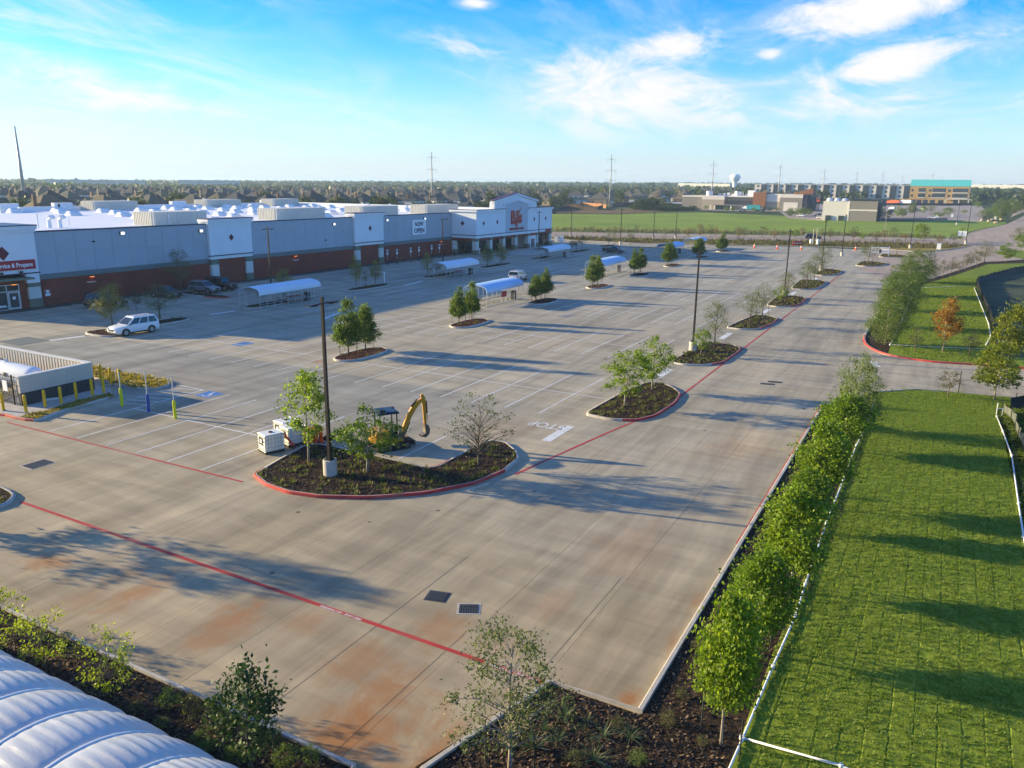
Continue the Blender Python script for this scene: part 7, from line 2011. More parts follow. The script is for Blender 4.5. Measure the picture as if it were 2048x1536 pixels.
def silt_fence(pts, lab, h=0.85, m=None):
    o = empty("silt_fence", (pts[0][0], pts[0][1], 0.03), 0, lab, "silt fence")
    r = random.Random(len(pts)); f = MB(); base = Vector((pts[0][0], pts[0][1], 0)); row = []
    for a, b in zip(pts[:-1], pts[1:]):
        a, b = Vector((*a, 0)) - base, Vector((*b, 0)) - base
        n = max(2, int((b - a).length / 0.6)); d = (b - a).normalized(); nn = Vector((-d.y, d.x, 0))
        for k in range(n):
            p = a.lerp(b, k / n); row.append((p, nn))
            if k % 4 == 0: MB().box(p.x - nn.x * 0.05, p.y - nn.y * 0.05, 0, 0.05, 0.05, h + 0.2).build("stake", m_stake, o)
    rings = []
    for p, nn in row:
        hh = h * r.uniform(0.82, 1.05); q = r.uniform(-0.1, 0.1)
        rings.append([(p.x + nn.x * (z * q + r.uniform(-.03, .03) + o_), p.y + nn.y * (z * q + o_), z * hh) for z, o_ in ((0, 0.25), (0.15, 0.06), (0.5, 0.03), (1.0, 0.0))])
    f.loft(rings, caps=False, closed=False)
    f.build("fabric", m or m_silt, o, 'all')
    return o


silt_fence([(20.59, 194.43), (14.71, 186.79), (12.91, 182.18), (9.42, 169.45), (6.11, 158.0), (5.55, 150.21), (5.7, 139.37), (5.94, 127.18), (6.14, 115.55), (6.14, 105.37), (6.09, 97.78), (5.95, 93.22)], "long black silt fence round the basin beyond the far lawn", 1.0)
silt_fence([(7.6, 67.39), (6.11, 66.02), (5.4, 64.98)], "black end of the silt fence by the driveway at right", 0.9)
silt_fence([(5.17, 63.95), (5.64, 61.96), (5.76, 57.21), (5.9, 53.78), (6.07, 49.32)], "grey silt fence running down the right edge of the picture", 0.8, m_greysilt)
o = empty("black_fence", (*(7.12, 90.43), 0.06), 0, "short black picket fence behind the yellow green trees", "fence")
for k in range(24): MB().box(k * 0.14, 0, 0, 0.03, 0.03, 1.1).build("picket", m_black, o)
MB().bx(0, 3.3, -0.02, 0.02, 1.0, 1.05).build("rail", m_pipe, o)
x, y = (4.78, 62.85)
o = empty("pipe_stand", (x, y, 0.06), 0.2, "small white pipe frame at the top end of the right-hand pipe", "pipe frame")
for s in (0, 0.35): MB().tube([(s, 0, 0), (s, 0, 0.9 - s)], 0.03, 6).build("upright", m_pipe, o)
MB().tube([(0, 0, 0.5), (0.35, 0, 0.5)], 0.03, 6).build("crossbar", m_pipe, o)
# guyed stakes of the yellow-green tree
x, y = (4.85, 67.65)
for (px, lab, dx) in ((0, "left guy stake of the yellow green tree by the driveway", -2.4), (1, "right guy stake of the yellow green tree by the driveway", 2.0)):
    o = empty("guy_stake", (x + dx, y + 0.2, 0.06), 0, lab, "stake")
    MB().box(0, 0, 0, 0.06, 0.06, 1.9).build("stake", m_stake, o)
    MB().tube([(0, 0, 1.1), (-dx, -0.2, 1.9)], 0.015, 4).build("strap", m_black, o)


# ------------------------------------------------------------------ the white tunnel tent in the foreground
def tent():
    m = bpy.data.materials.new("tent_membrane"); m.use_nodes = True
    t = NT(m.node_tree); p = m.node_tree.nodes['Principled BSDF']; out = m.node_tree.nodes['Material Output']
    pos = t.n('ShaderNodeTexCoord').outputs['Object']
    n = t.noise(pos, 0.9, 5, 0.6)
    t.set(p, 'Base Color', t.ramp(n, [(0.3, (0.60, 0.61, 0.61)), (0.7, (0.74, 0.74, 0.73))]))
    p.inputs['Roughness'].default_value = 0.33; p.inputs['Specular IOR Level'].default_value = 0.5
    fine = t.n('ShaderNodeMapping', ins={0: pos, 3: (1.0, 5.0, 5.0)}).outputs[0]
    b = t.n('ShaderNodeBump', ins={'Strength': 0.5, 'Distance': 0.04, 'Height': t.noise(fine, 1.1, 4, 0.6)}); t.set(p, 'Normal', b.outputs[0])
    tr = t.n('ShaderNodeBsdfTranslucent', ins={0: (0.7, 0.75, 0.8, 1)})
    mx = t.n('ShaderNodeMixShader', ins={0: 0.22, 1: p.outputs[0], 2: tr.outputs[0]}); t.t.links.new(mx.outputs[0], out.inputs[0])
    o = empty("tunnel_tent", (-20, 7.85, 0), 0, "white ribbed tunnel tent of stretched membrane in the bottom left corner", "tent")
    R, Hh = 3.35, 3.42
    rb = 1.63
    r = random.Random(2)
    x0 = -15.1 - 11 * rb
    def arc(x, k, n=190, wr=None):
        ring = []
        for i in range(n + 1):
            a = math.pi * i / n
            w = 0 if wr is None else wr(a)
            ring.append((x + 20, math.cos(a) * (R + k + w), math.sin(a) * (Hh + k + w)))
        return ring
    for c in range(17):
        xa = x0 + c * rb
        rings = []
        ph = r.uniform(0, 6.28); f1 = r.uniform(66, 84)
        for j in range(15):
            u = j / 14
            bulge = 0.115 * math.sin(math.pi * u) ** 0.6
            amp = 0.026 * math.sin(math.pi * min(1, u * 1.0)) * (0.35 + 0.65 * (u if c % 2 else 1 - u))
            wr = lambda a: amp * (math.sin(a * f1 + ph + 0.6 * math.sin(3 * u + a * 2)) + 0.5 * math.sin(a * f1 * 1.9 + ph * 2 + u))
            rings.append(arc(xa + u * rb, bulge - 0.02, 190, wr))
        MB().loft(rings, caps=False, closed=False).build("membrane", m, o, 'all')
    for c in range(18):
        MB().tube(arc(x0 + c * rb, 0.0, 40), 0.045, 6).build("rib", m_pipe, o)


tent()

# timber sticks lying in the mulch
for (a, b, lab) in (((-25.94, 13.88), (-25.5, 13.91), "short pale stake lying in the mulch left of its twin"), ((-25.4, 13.83), (-24.79, 13.79), "pale stake lying in the mulch by the lime shrub")):
    d = Vector((b[0] - a[0], b[1] - a[1], 0)); o = MB().box(0, 0, 0, d.length, 0.05, 0.05).build("wooden_stake", m_palebark, None, loc=((a[0] + b[0]) / 2, (a[1] + b[1]) / 2, 0.12)); o.rotation_euler = (0, 0, math.atan2(d.y, d.x)); tag(o, lab, "wooden stake")

# ------------------------------------------------------------------ the neighbourhood beyond
m_roofs = [mat("grey_brown_shingle", (0.10, 0.092, 0.072), 0.9, 0.12, 0.8, rand=0.25), mat("dark_shingle", (0.055, 0.058, 0.062), 0.9, 0.12, 0.8, rand=0.25), mat("tan_shingle", (0.14, 0.112, 0.075), 0.9, 0.12, 0.8, rand=0.2)]
m_housebrick = [mat("tan_house_brick", (0.32, 0.235, 0.165), 0.9, 0.1, 1.0, rand=0.2), mat("brown_house_brick", (0.20, 0.12, 0.085), 0.9, 0.1, 1.0, rand=0.2), mat("white_house_wall", (0.66, 0.64, 0.60), 0.85, 0.05, 1.0)]
m_hglass = glass_material("house_window_glass", (0.03, 0.035, 0.04), 0.15)


def hip(mb, x0, x1, y0, y1, z, pitch=0.62, gable=False, ov=0.45):
    """hipped (or gabled) roof with its eaves"""
    x0 -= ov; x1 += ov; y0 -= ov; y1 += ov
    w, d = x1 - x0, y1 - y0
    if w >= d:
        hgt = d / 2 * pitch; r = 0 if gable else d / 2 * 0.92
        a, b = (x0 + r, (y0 + y1) / 2, z + hgt), (x1 - r, (y0 + y1) / 2, z + hgt)
        vs = [(x0, y0, z), (x1, y0, z), (x1, y1, z), (x0, y1, z), a, b]
        fs = [(0, 1, 5, 4), (1, 2, 5), (2, 3, 4, 5), (3, 0, 4), (3, 2, 1, 0)]
    else:
        hgt = w / 2 * pitch; r = 0 if gable else w / 2 * 0.92
        a, b = ((x0 + x1) / 2, y0 + r, z + hgt), ((x0 + x1) / 2, y1 - r, z + hgt)
        vs = [(x0, y0, z), (x1, y0, z), (x1, y1, z), (x0, y1, z), a, b]
        fs = [(0, 1, 4), (1, 2, 5, 4), (2, 3, 5), (3, 0, 4, 5), (3, 2, 1, 0)]
    mb.add(vs, fs)
    return z + hgt


def house_proto(v):
    r = random.Random(100 + v)
    o = empty("house", (0, 0, 0), 0, "x", "house", "houses of the neighbourhood beyond the store")
    two = v % 4 != 3
    W, D = r.uniform(13, 16), r.uniform(14, 18)
    h1 = 3.1; h2 = 6.0 if two else 3.2
    bm_, rm_ = m_housebrick[(v * 2) % 3 if v != 5 else 2], m_roofs[v % 3]
    wall = MB()
    wall.bx(-W / 2, W / 2, -D / 2, D / 2, -0.5, h1 if two else h2)
    if two: wall.bx(-W / 2 + 1.5, W / 2 - 2.5, -D / 2 + 2, D / 2 - 3.5, h1, h2)
    gx = r.choice((-1, 1))
    wall.bx(gx * (W / 2 - 6), gx * (W / 2 - 0.5), -D / 2 - 3.5, -D / 2, -0.5, h1)
    wall.build("wall", bm_, o)
    rf = MB()
    hip(rf, -W / 2, W / 2, -D / 2, D / 2, h1 if two else h2, 0.72 if not two else 0.55)
    if two:
        top = hip(rf, -W / 2 + 1.5, W / 2 - 2.5, -D / 2 + 2, D / 2 - 3.5, h2, 0.80)
        hip(rf, -W / 2 + 2.5, -W / 2 + 7.5, D / 2 - 7, D / 2 - 1.0, h2 - 0.6, 0.95, True)
    hip(rf, gx * (W / 2 - 6) if gx > 0 else -W / 2 + 0.5, gx * (W / 2 - 0.5) if gx > 0 else -W / 2 + 6, -D / 2 - 3.5, -D / 2 + 3, h1, 0.95, v % 2 == 0)
    roof = rf.build("roof", rm_, o)
    MB().box(gx * -(W / 2 - 3), 1.0, h1, 1.1, 0.9, (h2 - h1) + 4.4).build("chimney", m_housebrick[v % 2], roof)
    wins = []
    for z, hh in ((0.9, 1.4),) + (((h1 + 0.8, 1.3),) if two else ()):
        up = z > 2.5
        for k in range(3):
            x = -W / 2 + 2.8 + k * (W - 5.5) / 2
            if up: x = max(-W / 2 + 2.8, min(W / 2 - 4, x))
            wins.append((x, D / 2 + 0.03 if not up else D / 2 - 3.47, z, 1.5, 0.06, hh)); wins.append((x, -D / 2 - 0.03 if not up else -D / 2 + 1.97, z, 1.5, 0.06, hh))
        for k in range(2):
            y = -D / 4 + k * D / 2.2
            wins.append((W / 2 + 0.03 if not up else W / 2 - 2.47, y, z, 0.06, 1.4, hh)); wins.append((-W / 2 - 0.03 if not up else -W / 2 + 1.47, y, z, 0.06, 1.4, hh))
    for (x, y, z, sx, sy, hh) in wins:
        MB().box(x, y, z, sx, sy, hh).build("window", m_hglass, o)
    MB().box(gx * (W / 2 - 3.2), -D / 2 - 3.53, 0, 4.4, 0.06, 2.3).build("garage_door", m_stone, o)
    return o


HP = [house_proto(v) for v in range(6)]


def merged(o):
    """one plain mesh of a house for the far streets"""
    mb = MB(); mats = []
    for c in [o] + list(o.children_recursive):
        if c.type != 'MESH' or c.name.startswith(('window', 'garage')): continue
        m = c.data.materials[0]
        if m not in mats: mats.append(m)
        mb.add([tuple(v.co) for v in c.data.vertices], [tuple(p.vertices) for p in c.data.polygons], mats.index(m))
    return mb.mesh("house", mats)


HM = [merged(h) for h in HP]
HOUSES = []
hr = random.Random(21)
used = [False] * 6
LBL = ["two storey house with grey brown hipped roof beyond the store", "two storey brown brick house with dark hipped roof beyond the store", "two storey pale walled house with tan hipped roof beyond the store",
       "single storey house with broad grey brown roof beyond the store", "two storey house with dark steep roof beyond the store", "two storey white house with tan steep roof beyond the store"]


def put_house(v, x, y, rz, full, lab=None, grp=None):
    if full:
        if not used[v]:
            used[v] = True; o = HP[v]; o.location = (x, y, terr(x, y)); o.rotation_euler = (0, 0, rz)
        else:
            o = dup(HP[v], (x, y, terr(x, y)), rz)
    else:
        o = link("house", HM[v], None, (x, y, terr(x, y)), rz, None, "house")
    o['label'] = lab or LBL[v]
    o['group'] = grp or ("houses beyond the store, " + ("near " if full else "far ") + "kind " + ["grey brown roof", "brown brick", "tan roof", "single storey", "dark steep roof", "white walls"][v])
    if not full: o['label'] = LBL[v].replace("beyond the store", "in the far streets")
    HOUSES.append((x, y))
    return o


for (x, y, rz, v, lab) in [(-262, 588, 0.3, 5, "white walled two storey house by the wooden fences right of the gable"), (-243, 592, 1.6, 3, "low dark roofed house with a pale chimney behind the wooden fences"), (-228, 640, 0.1, 0, "large grey brown roofed house right behind the slender steel tower"), (-285, 575, 1.2, 1, "dark roofed house rising just behind the store's gable")]:
    o = put_house(v, x, y, rz, True, lab, "houses by the wooden fences"); del o['group']
rows = []
for k in range(9):
    X = -262 - k * 46 - (k // 2) * 12
    y = 95 + hr.uniform(0, 15)
    while y < 620 + k * 60:
        rows.append((X + hr.uniform(-3, 3), y, k)); y += hr.uniform(18.5, 22.5)
for k in range(7):
    Y = 660 + k * 50
    x = -255 + hr.uniform(-10, 10)
    while x < -130 + k * 6:
        rows.append((x, Y + hr.uniform(-4, 4), 3 + k)); x += hr.uniform(20, 25)
rows = [(x, y, k) for x, y, k in rows if -62 < math.degrees(math.atan2(x, y)) < -8 and all(math.hypot(x - a, y - b) > 19 for a, b in HOUSES)]
rows.sort(key=lambda q: math.hypot(q[0], q[1]))
for i, (x, y, k) in enumerate(rows[:290]):
    v = hr.choice((0, 0, 1, 1, 2, 3, 4, 4, 5 if i % 3 == 0 else 4))
    put_house(v, x, y, hr.choice((0, math.pi)) + math.pi / 2 * (k % 2 == 0) + hr.uniform(-0.12, 0.12), i < 110)

# trees among the houses
n = 0
tr_ = random.Random(8)
SPOT = []
while n < 250:
    d = 300 + 900 * tr_.random() ** 1.2; a = rad(tr_.uniform(-61, -9))
    x, y = d * math.sin(a), d * math.cos(a)
    if x > -200 and y < 560: continue
    if any(abs(x - p) < 9.5 and abs(y - q) < 10.5 for p, q in HOUSES): continue
    SPOT.append((x, y)); n += 1
for x, y in sorted(SPOT, key=lambda p: math.hypot(*p)):
    plant('big', (x, y, terr(x, y) - 0.1), tr_.uniform(5.5, 10.5), tr_.uniform(2.6, 4.8), "rounded dark green garden tree among the houses", group="garden trees among the houses")

# distant woodland that reads as one mass
def far_wood(name, n, d0, d1, a0, a1, seed, hmin, hmax, m, leaf):
    rng = np.random.default_rng(seed)
    D = d0 + (d1 - d0) * rng.uniform(0, 1, n) ** 0.9; A = np.radians(rng.uniform(a0, a1, n))
    X, Y = D * np.sin(A), D * np.cos(A)
    keep = np.array([all(abs(x - p) > 8 or abs(y - q) > 8 for p, q in HOUSES[-60:]) for x, y in zip(X, Y)])
    X, Y = X[keep], Y[keep]; n = len(X)
    Z = np.array([terr(x, y) for x, y in zip(X, Y)])
    Hh = rng.uniform(hmin, hmax, n); Rr = Hh * rng.uniform(0.35, 0.62, n)
    k = 30
    P = np.repeat(np.stack([X, Y, Z], 1), k, axis=0); R = np.repeat(Rr, k); H2 = np.repeat(Hh, k)
    u = rng.normal(0, 1, (n * k, 3)); u /= np.linalg.norm(u, axis=1)[:, None]; rr = rng.uniform(0.5, 1, n * k) ** 0.5
    P = P + np.stack([u[:, 0] * R * rr, u[:, 1] * R * rr, H2 * (0.52 + 0.46 * u[:, 2] * rr)], 1)
    d = rng.normal(0, 1, (n * k, 3)); d /= np.linalg.norm(d, axis=1)[:, None]; q = rng.normal(0, 1, (n * k, 3)); s = np.cross(d, q); s /= np.linalg.norm(s, axis=1)[:, None]
    L = (R * leaf * rng.uniform(0.6, 1.3, n * k))[:, None]
    V = np.stack([P - d * L, P + s * L * 0.8, P + d * L, P - s * L * 0.8], 1).reshape(-1, 3)
    return tri_mesh(name, V, 4, m)


far_wood("woodland", 2600, 700, 1700, -64, -5, 1, 5, 10.5, L_FAR, 0.55)
far_wood("woodland", 3600, 1500, 3300, -64, 8, 2, 8, 14, L_FAR, 0.6)
far_wood("woodland", 900, 850, 1600, 1, 9, 3, 6, 11, L_FAR, 0.5)
far_wood("woodland", 260, 600, 1100, 3.2, 9, 4, 6, 10, L_FAR, 0.5)
far_wood("woodland", 500, 880, 1500, -16, 2, 5, 6, 9, L_FAR, 0.5)

# white blocks far off: apartment rows and sheds
m_cream = mat("cream_wall", (0.55, 0.52, 0.46), 0.85, 0.05, 0.2)
for (px_, lab, (x, y), L, h) in [(0, "long white terrace far off left of the water tower", (-420, 1560), 120, 13), (1, "pale shed row far off beyond the right-hand trees", (75, 1500), 260, 14), (2, "pale flat office block far off at the left of the horizon", (-1040, 900), 90, 15), (3, "hazy low block far off left of the centre", (-1120, 760), 130, 14)]:
    o = empty("far_building", (x, y, terr(x, y)), rad(-20) if px_ in (0, 1) else rad(40), lab, "building")
    MB().box(0, 0, 0, L, 22, h).build("wall", m_cream, o)
    MB().box(0, 0, h, L + 1, 23, 0.6).build("roof", m_roof, o)
    wn = MB().box(0, 0, 0, 3.2, 0.2, 1.8).mesh("window", m_hglass)
    for k in range(int(L / 8)):
        for z in (3, 7.5): link("window", wn, o, (-L / 2 + 4 + k * 8, -11.1, z))


# ------------------------------------------------------------------ wooden fences beyond the meadow
m_cedar = mat("cedar_board", (0.36, 0.17, 0.07), 0.85, 0.15, 1.0, rand=0.15)
m_oldcedar = mat("weathered_board", (0.085, 0.06, 0.05), 0.85, 0.2, 1.0, rand=0.15)


def board_fence(pts, lab, m, h=2.0, bw=1.0):
    o = empty("wooden_fence", (pts[0][0], pts[0][1], terr(*pts[0])), 0, lab, "fence")
    bm = MB().box(0, 0, 0, bw - 0.04, 0.03, h).mesh("board", m); pm = MB().box(0, 0, 0, 0.12, 0.12, h + 0.1).mesh("post", m)
    n_ = 0
    for a, b in zip(pts[:-1], pts[1:]):
        L = math.hypot(b[0] - a[0], b[1] - a[1]); ang = math.atan2(b[1] - a[1], b[0] - a[0]); k = max(1, int(L / bw))
        for i in range(k):
            t = (i + 0.5) / k; x, y = a[0] + (b[0] - a[0]) * t, a[1] + (b[1] - a[1]) * t
            if n_ < 290: link("board", bm, o, (x - pts[0][0], y - pts[0][1], terr(x, y) - terr(*pts[0])), ang)
            n_ += 1
            if i % 3 == 0: link("post", pm, o, (x - pts[0][0] - math.cos(ang) * bw / 2, y - pts[0][1] - math.sin(ang) * bw / 2, terr(x, y) - terr(*pts[0])), ang)
    return o


board_fence([(-231.4, 494.54), (-216.75, 492.4), (-231.12, 527.6), (-212.65, 513.73), (-197.09, 489.84)], "reddish cedar fence stepping round the back gardens", m_cedar, 2.4)
board_fence([(-199.8, 414.34), (-208.73, 458.75), (-188.87, 456.47), (-198.44, 487.13)], "dark weathered fence along the meadow's far left corner", m_oldcedar, 2.3)
board_fence([(-200.82, 509.88), (-204.84, 563.95), (-171.93, 473.77)], "dark weathered fence right of the slender steel tower", m_oldcedar, 2.6)
board_fence([(-223.16, 406.81), (-210.18, 406.93), (-193.71, 401.74)], "dark weathered fence behind the store's right end", m_oldcedar, 2.2)
m_blackfence = mat("black_mesh_fence", (0.02, 0.02, 0.02), 0.7)
for pts, lab in (([(-135.03, 458.53), (-114.66, 470.22), (-80.9, 467.04)], "low black fence along the meadow's far edge"), ([(-111.36, 212.6), (-76.37, 225.41), (-41.32, 244.53), (-11.17, 255.76), (4.74, 261.96)], "thin black wire fence along the near side of the far road"), ([(-121.58, 232.08), (-86.1, 253.79), (-47.17, 278.03), (-12.93, 289.71), (0.07, 292.0)], "thin wire fence between far road and meadow")):
    o = empty("wire_fence", (pts[0][0], pts[0][1], 0), 0, lab, "fence")
    pts = smooth_line(pts, 1); pm = MB().box(0, 0, 0, 0.07, 0.07, 1.15).mesh("post", m_blackfence); rl = MB(); cnt = 0
    for a, b in zip(pts[:-1], pts[1:]):
        L = math.hypot(b[0] - a[0], b[1] - a[1]); k = max(1, int(L / 3.0))
        for i in range(k):
            x, y = a[0] + (b[0] - a[0]) * i / k, a[1] + (b[1] - a[1]) * i / k
            if cnt < 280: link("post", pm, o, (x - o.location.x, y - o.location.y, terr(x, y)))
            cnt += 1
    for z in (0.4, 0.75, 1.12): rl.tube([(p[0] - o.location.x, p[1] - o.location.y, terr(*p) + z) for p in pts], 0.022, 4)
    rl.build("wire", m_blackfence, o)


# ------------------------------------------------------------------ low tan building, beige building, hotel
m_tanwall = mat("tan_render", (0.40, 0.33, 0.25), 0.85, 0.04, 0.1, coord='World')
m_greige = mat("grey_tan_render", (0.27, 0.235, 0.20), 0.85, 0.04, 0.1, coord='World')
m_creamwall = mat("cream_render", (0.74, 0.67, 0.58), 0.85, 0.04, 0.1, coord='World')
m_wood = mat("wood_cladding", (0.26, 0.11, 0.045), 0.7, 0.12, 0.6, stretch=(1, 1, 0.1), coord='World')
m_flatroof = mat("pale_flat_roof", (0.70, 0.69, 0.67), 0.8, 0.05, 0.1, coord='World')
m_teal = mat("teal_sheathing", (0.09, 0.50, 0.46), 0.6, 0.06, 0.4, coord='World')
m_yellowboard = mat("yellow_sheathing", (0.50, 0.31, 0.11), 0.7, 0.08, 0.4, coord='World')
m_charcoal = mat("charcoal_cladding_and_shade", (0.035, 0.042, 0.065), 0.6, 0.08, 0.4, coord='World')


class Frame:
    """lays things out along a front: s runs along it, d runs back from it"""
    def __init__(self, root, a, b):
        self.o = Vector((a[0], a[1], terr(*a))); v = Vector((b[0] - a[0], b[1] - a[1], 0)); self.L = v.length; self.u = v.normalized(); self.n = Vector((-self.u.y, self.u.x, 0)); self.root = root
        root.location = self.o; root.rotation_euler = (0, 0, math.atan2(self.u.y, self.u.x))
    def box(self, s0, s1, d0, d1, z0, z1, name, m, parent=None):
        return MB().bx(s0, s1, d0, d1, z0, z1).build(name, m, parent or self.root)


def tan_building():
    rt = empty("low_tan_building", (0, 0, 0), 0, "long low tan commercial building with a wood clad block beyond the meadow", "building")
    f = Frame(rt, (-140.84, 515.0), (-76.51, 515.0))
    B = f.box; L = f.L
    B(0, L * 0.22, 0, 30, -1, 6.2, "wall", m_tanwall); B(0, L * 0.22, -0.05, 30, 6.2, 8.6, "wall", m_creamwall)
    B(-14, 0, 2.5, 30, -1, 7.6, "wall", m_greige); B(-14.2, 0, 2.3, 30, 7.6, 8.5, "parapet", m_creamwall)
    B(L * 0.22, L * 0.50, 9, 30, -1, 5.8, "wall", m_tanwall); B(L * 0.22, L * 0.50, 8.95, 30, 5.8, 8.7, "wall", m_creamwall)
    B(L * 0.50, L * 0.62, -0.6, 20, 2.6, 11.2, "wood_block", m_wood); B(L * 0.51, L * 0.61, 0.0, 20, -1, 2.59, "wall", m_greige)
    B(L * 0.62, L * 0.75, 1.0, 30, -1, 5.6, "wall", m_tanwall); B(L * 0.62, L * 0.75, 0.95, 30, 5.6, 10.2, "wall", m_creamwall)
    B(L * 0.75, L * 0.96, 0.2, 30, 8.2, 10.2, "wall", m_creamwall); B(L * 0.75, L * 0.96, 0.25, 30, -1, 8.19, "wall", m_greige)
    B(L * 0.79, L * 0.92, 0.15, 0.24, 0, 5.4, "door_panel", m_creamwall)
    B(L * 0.96, L * 1.0, 0.5, 30, -1, 9.8, "wall", m_charcoal)
    B(-14, L, 2.6, 30, 8.0, 8.4, "roof", m_flatroof)
    # entrance canopy, glass and roof plant
    B(L * 0.13, L * 0.42, -5, 0, 2.9, 3.3, "canopy", m_greige)
    B(L * 0.14, L * 0.30, -2.5, -0.1, 0, 2.89, "entrance_glazing", m_glass)
    for s in (0.10, 0.14, 0.30, 0.42): B(L * s, L * s + 0.8, -4.6, -4.0, 0, 2.89, "column", m_creamwall)
    for s, d in ((0.02, 12), (0.30, 14)):
        MB().lathe([(2.2, 8.4), (2.2, 11.2), (1.9, 11.5)], 14, (L * s, d, 0)).build("roof_tank", m_frame, rt)
    for k in range(9): B(L * (0.1 + 0.045 * k), L * (0.1 + 0.045 * k) + 1.6, 14, 16, 8.4, 9.8 + 0.4 * (k % 3), "roof_unit", m_flatroof)
    B(L * 0.40, L * 0.47, 13, 20, 8.4, 12.2, "roof_screen", m_whitesign)
    for (s0, s1) in ((0.32, 0.36), (0.37, 0.41)): B(L * s0, L * s1, -0.2, 9, 0.2, 3.0, "wall", m_creamwall)
    # glazed corner tower with its raked wood roof
    B(L * 1.0, L * 1.08, 2, 18, -1, 10.5, "glass_tower", m_glass)
    for k in range(4): B(L * 1.0 - 0.05, L * 1.08 + 0.05, 1.9, 18.1, 2 + k * 2.5, 2.3 + k * 2.5, "mullion", m_charcoal)
    q = MB(); x0, x1 = L * 0.86, L * 1.04
    q.add([(x0, 3, 10.3), (x1, 3, 10.3), (x1, 16, 10.3), (x0, 16, 10.3), (x0, 3, 11.0), (x1, 3, 14.2), (x1, 16, 14.2), (x0, 16, 11.0)], [(0, 3, 2, 1), (4, 5, 6, 7), (0, 1, 5, 4), (1, 2, 6, 5), (2, 3, 7, 6), (3, 0, 4, 7)])
    q.build("raked_block", m_wood, rt)


def beige_building():
    rt = empty("beige_building", (0, 0, 0), 0, "flat roofed beige and grey building standing alone behind the meadow", "building")
    f = Frame(rt, (-40.54, 399.0), (-28.56, 399.0))
    B = f.box; L = f.L
    B(0, L, 0, 13, -1, 9.3, "wall", m_greige)
    B(-0.3, L * 0.02, -0.08, 13, -1, 9.0, "corner_pier", m_creamwall)
    B(L * 0.02, L, -0.12, -0.001, 4.6, 5.3, "string_course", m_creamwall)
    B(-0.4, L + 0.3, -0.3, 13.2, 9.31, 9.9, "parapet", m_charcoal)
    B(-0.35, 0, 0, 13, -1, 8.9, "wall", m_creamwall)
    B(-11.37 , -0.36, 0.15, 12.6, -1, 8.7, "wall", m_creamwall)
    B(L, L + 1.5, 0.6, 30, -1, 8.4, "wall", m_charcoal)  # side lies in shade; that darkness is put into its charcoal colour
    for k in range(3): B(L + 1.501, L + 1.56, 4 + k * 8, 9 + k * 8, 1.0, 6.8, "window", m_glass)
    B(1, L - 1, 1, 12, 9.5, 9.7, "roof", m_flatroof)
    for k in range(3): MB().lathe([(2.0 - 0.3 * k, 8.9), (1.2, 9.9), (0.2, 10.3)], 10, (-2.5 - 3.4 * k, 5, 0)).build("roof_vent", m_frame, rt)
    for s in (0.05,): B(-1.6, -0.4, 2.0, 4.0, 0, 2.4, "service_door", m_trim)
    for d in (3.0, 8.6):
        MB().box(-d, -0.2, 0, 2.4, 0.5, 2.3).build("dumpster_gate", mat("dark_green_gate", (0.03, 0.05, 0.045), 0.7), rt)


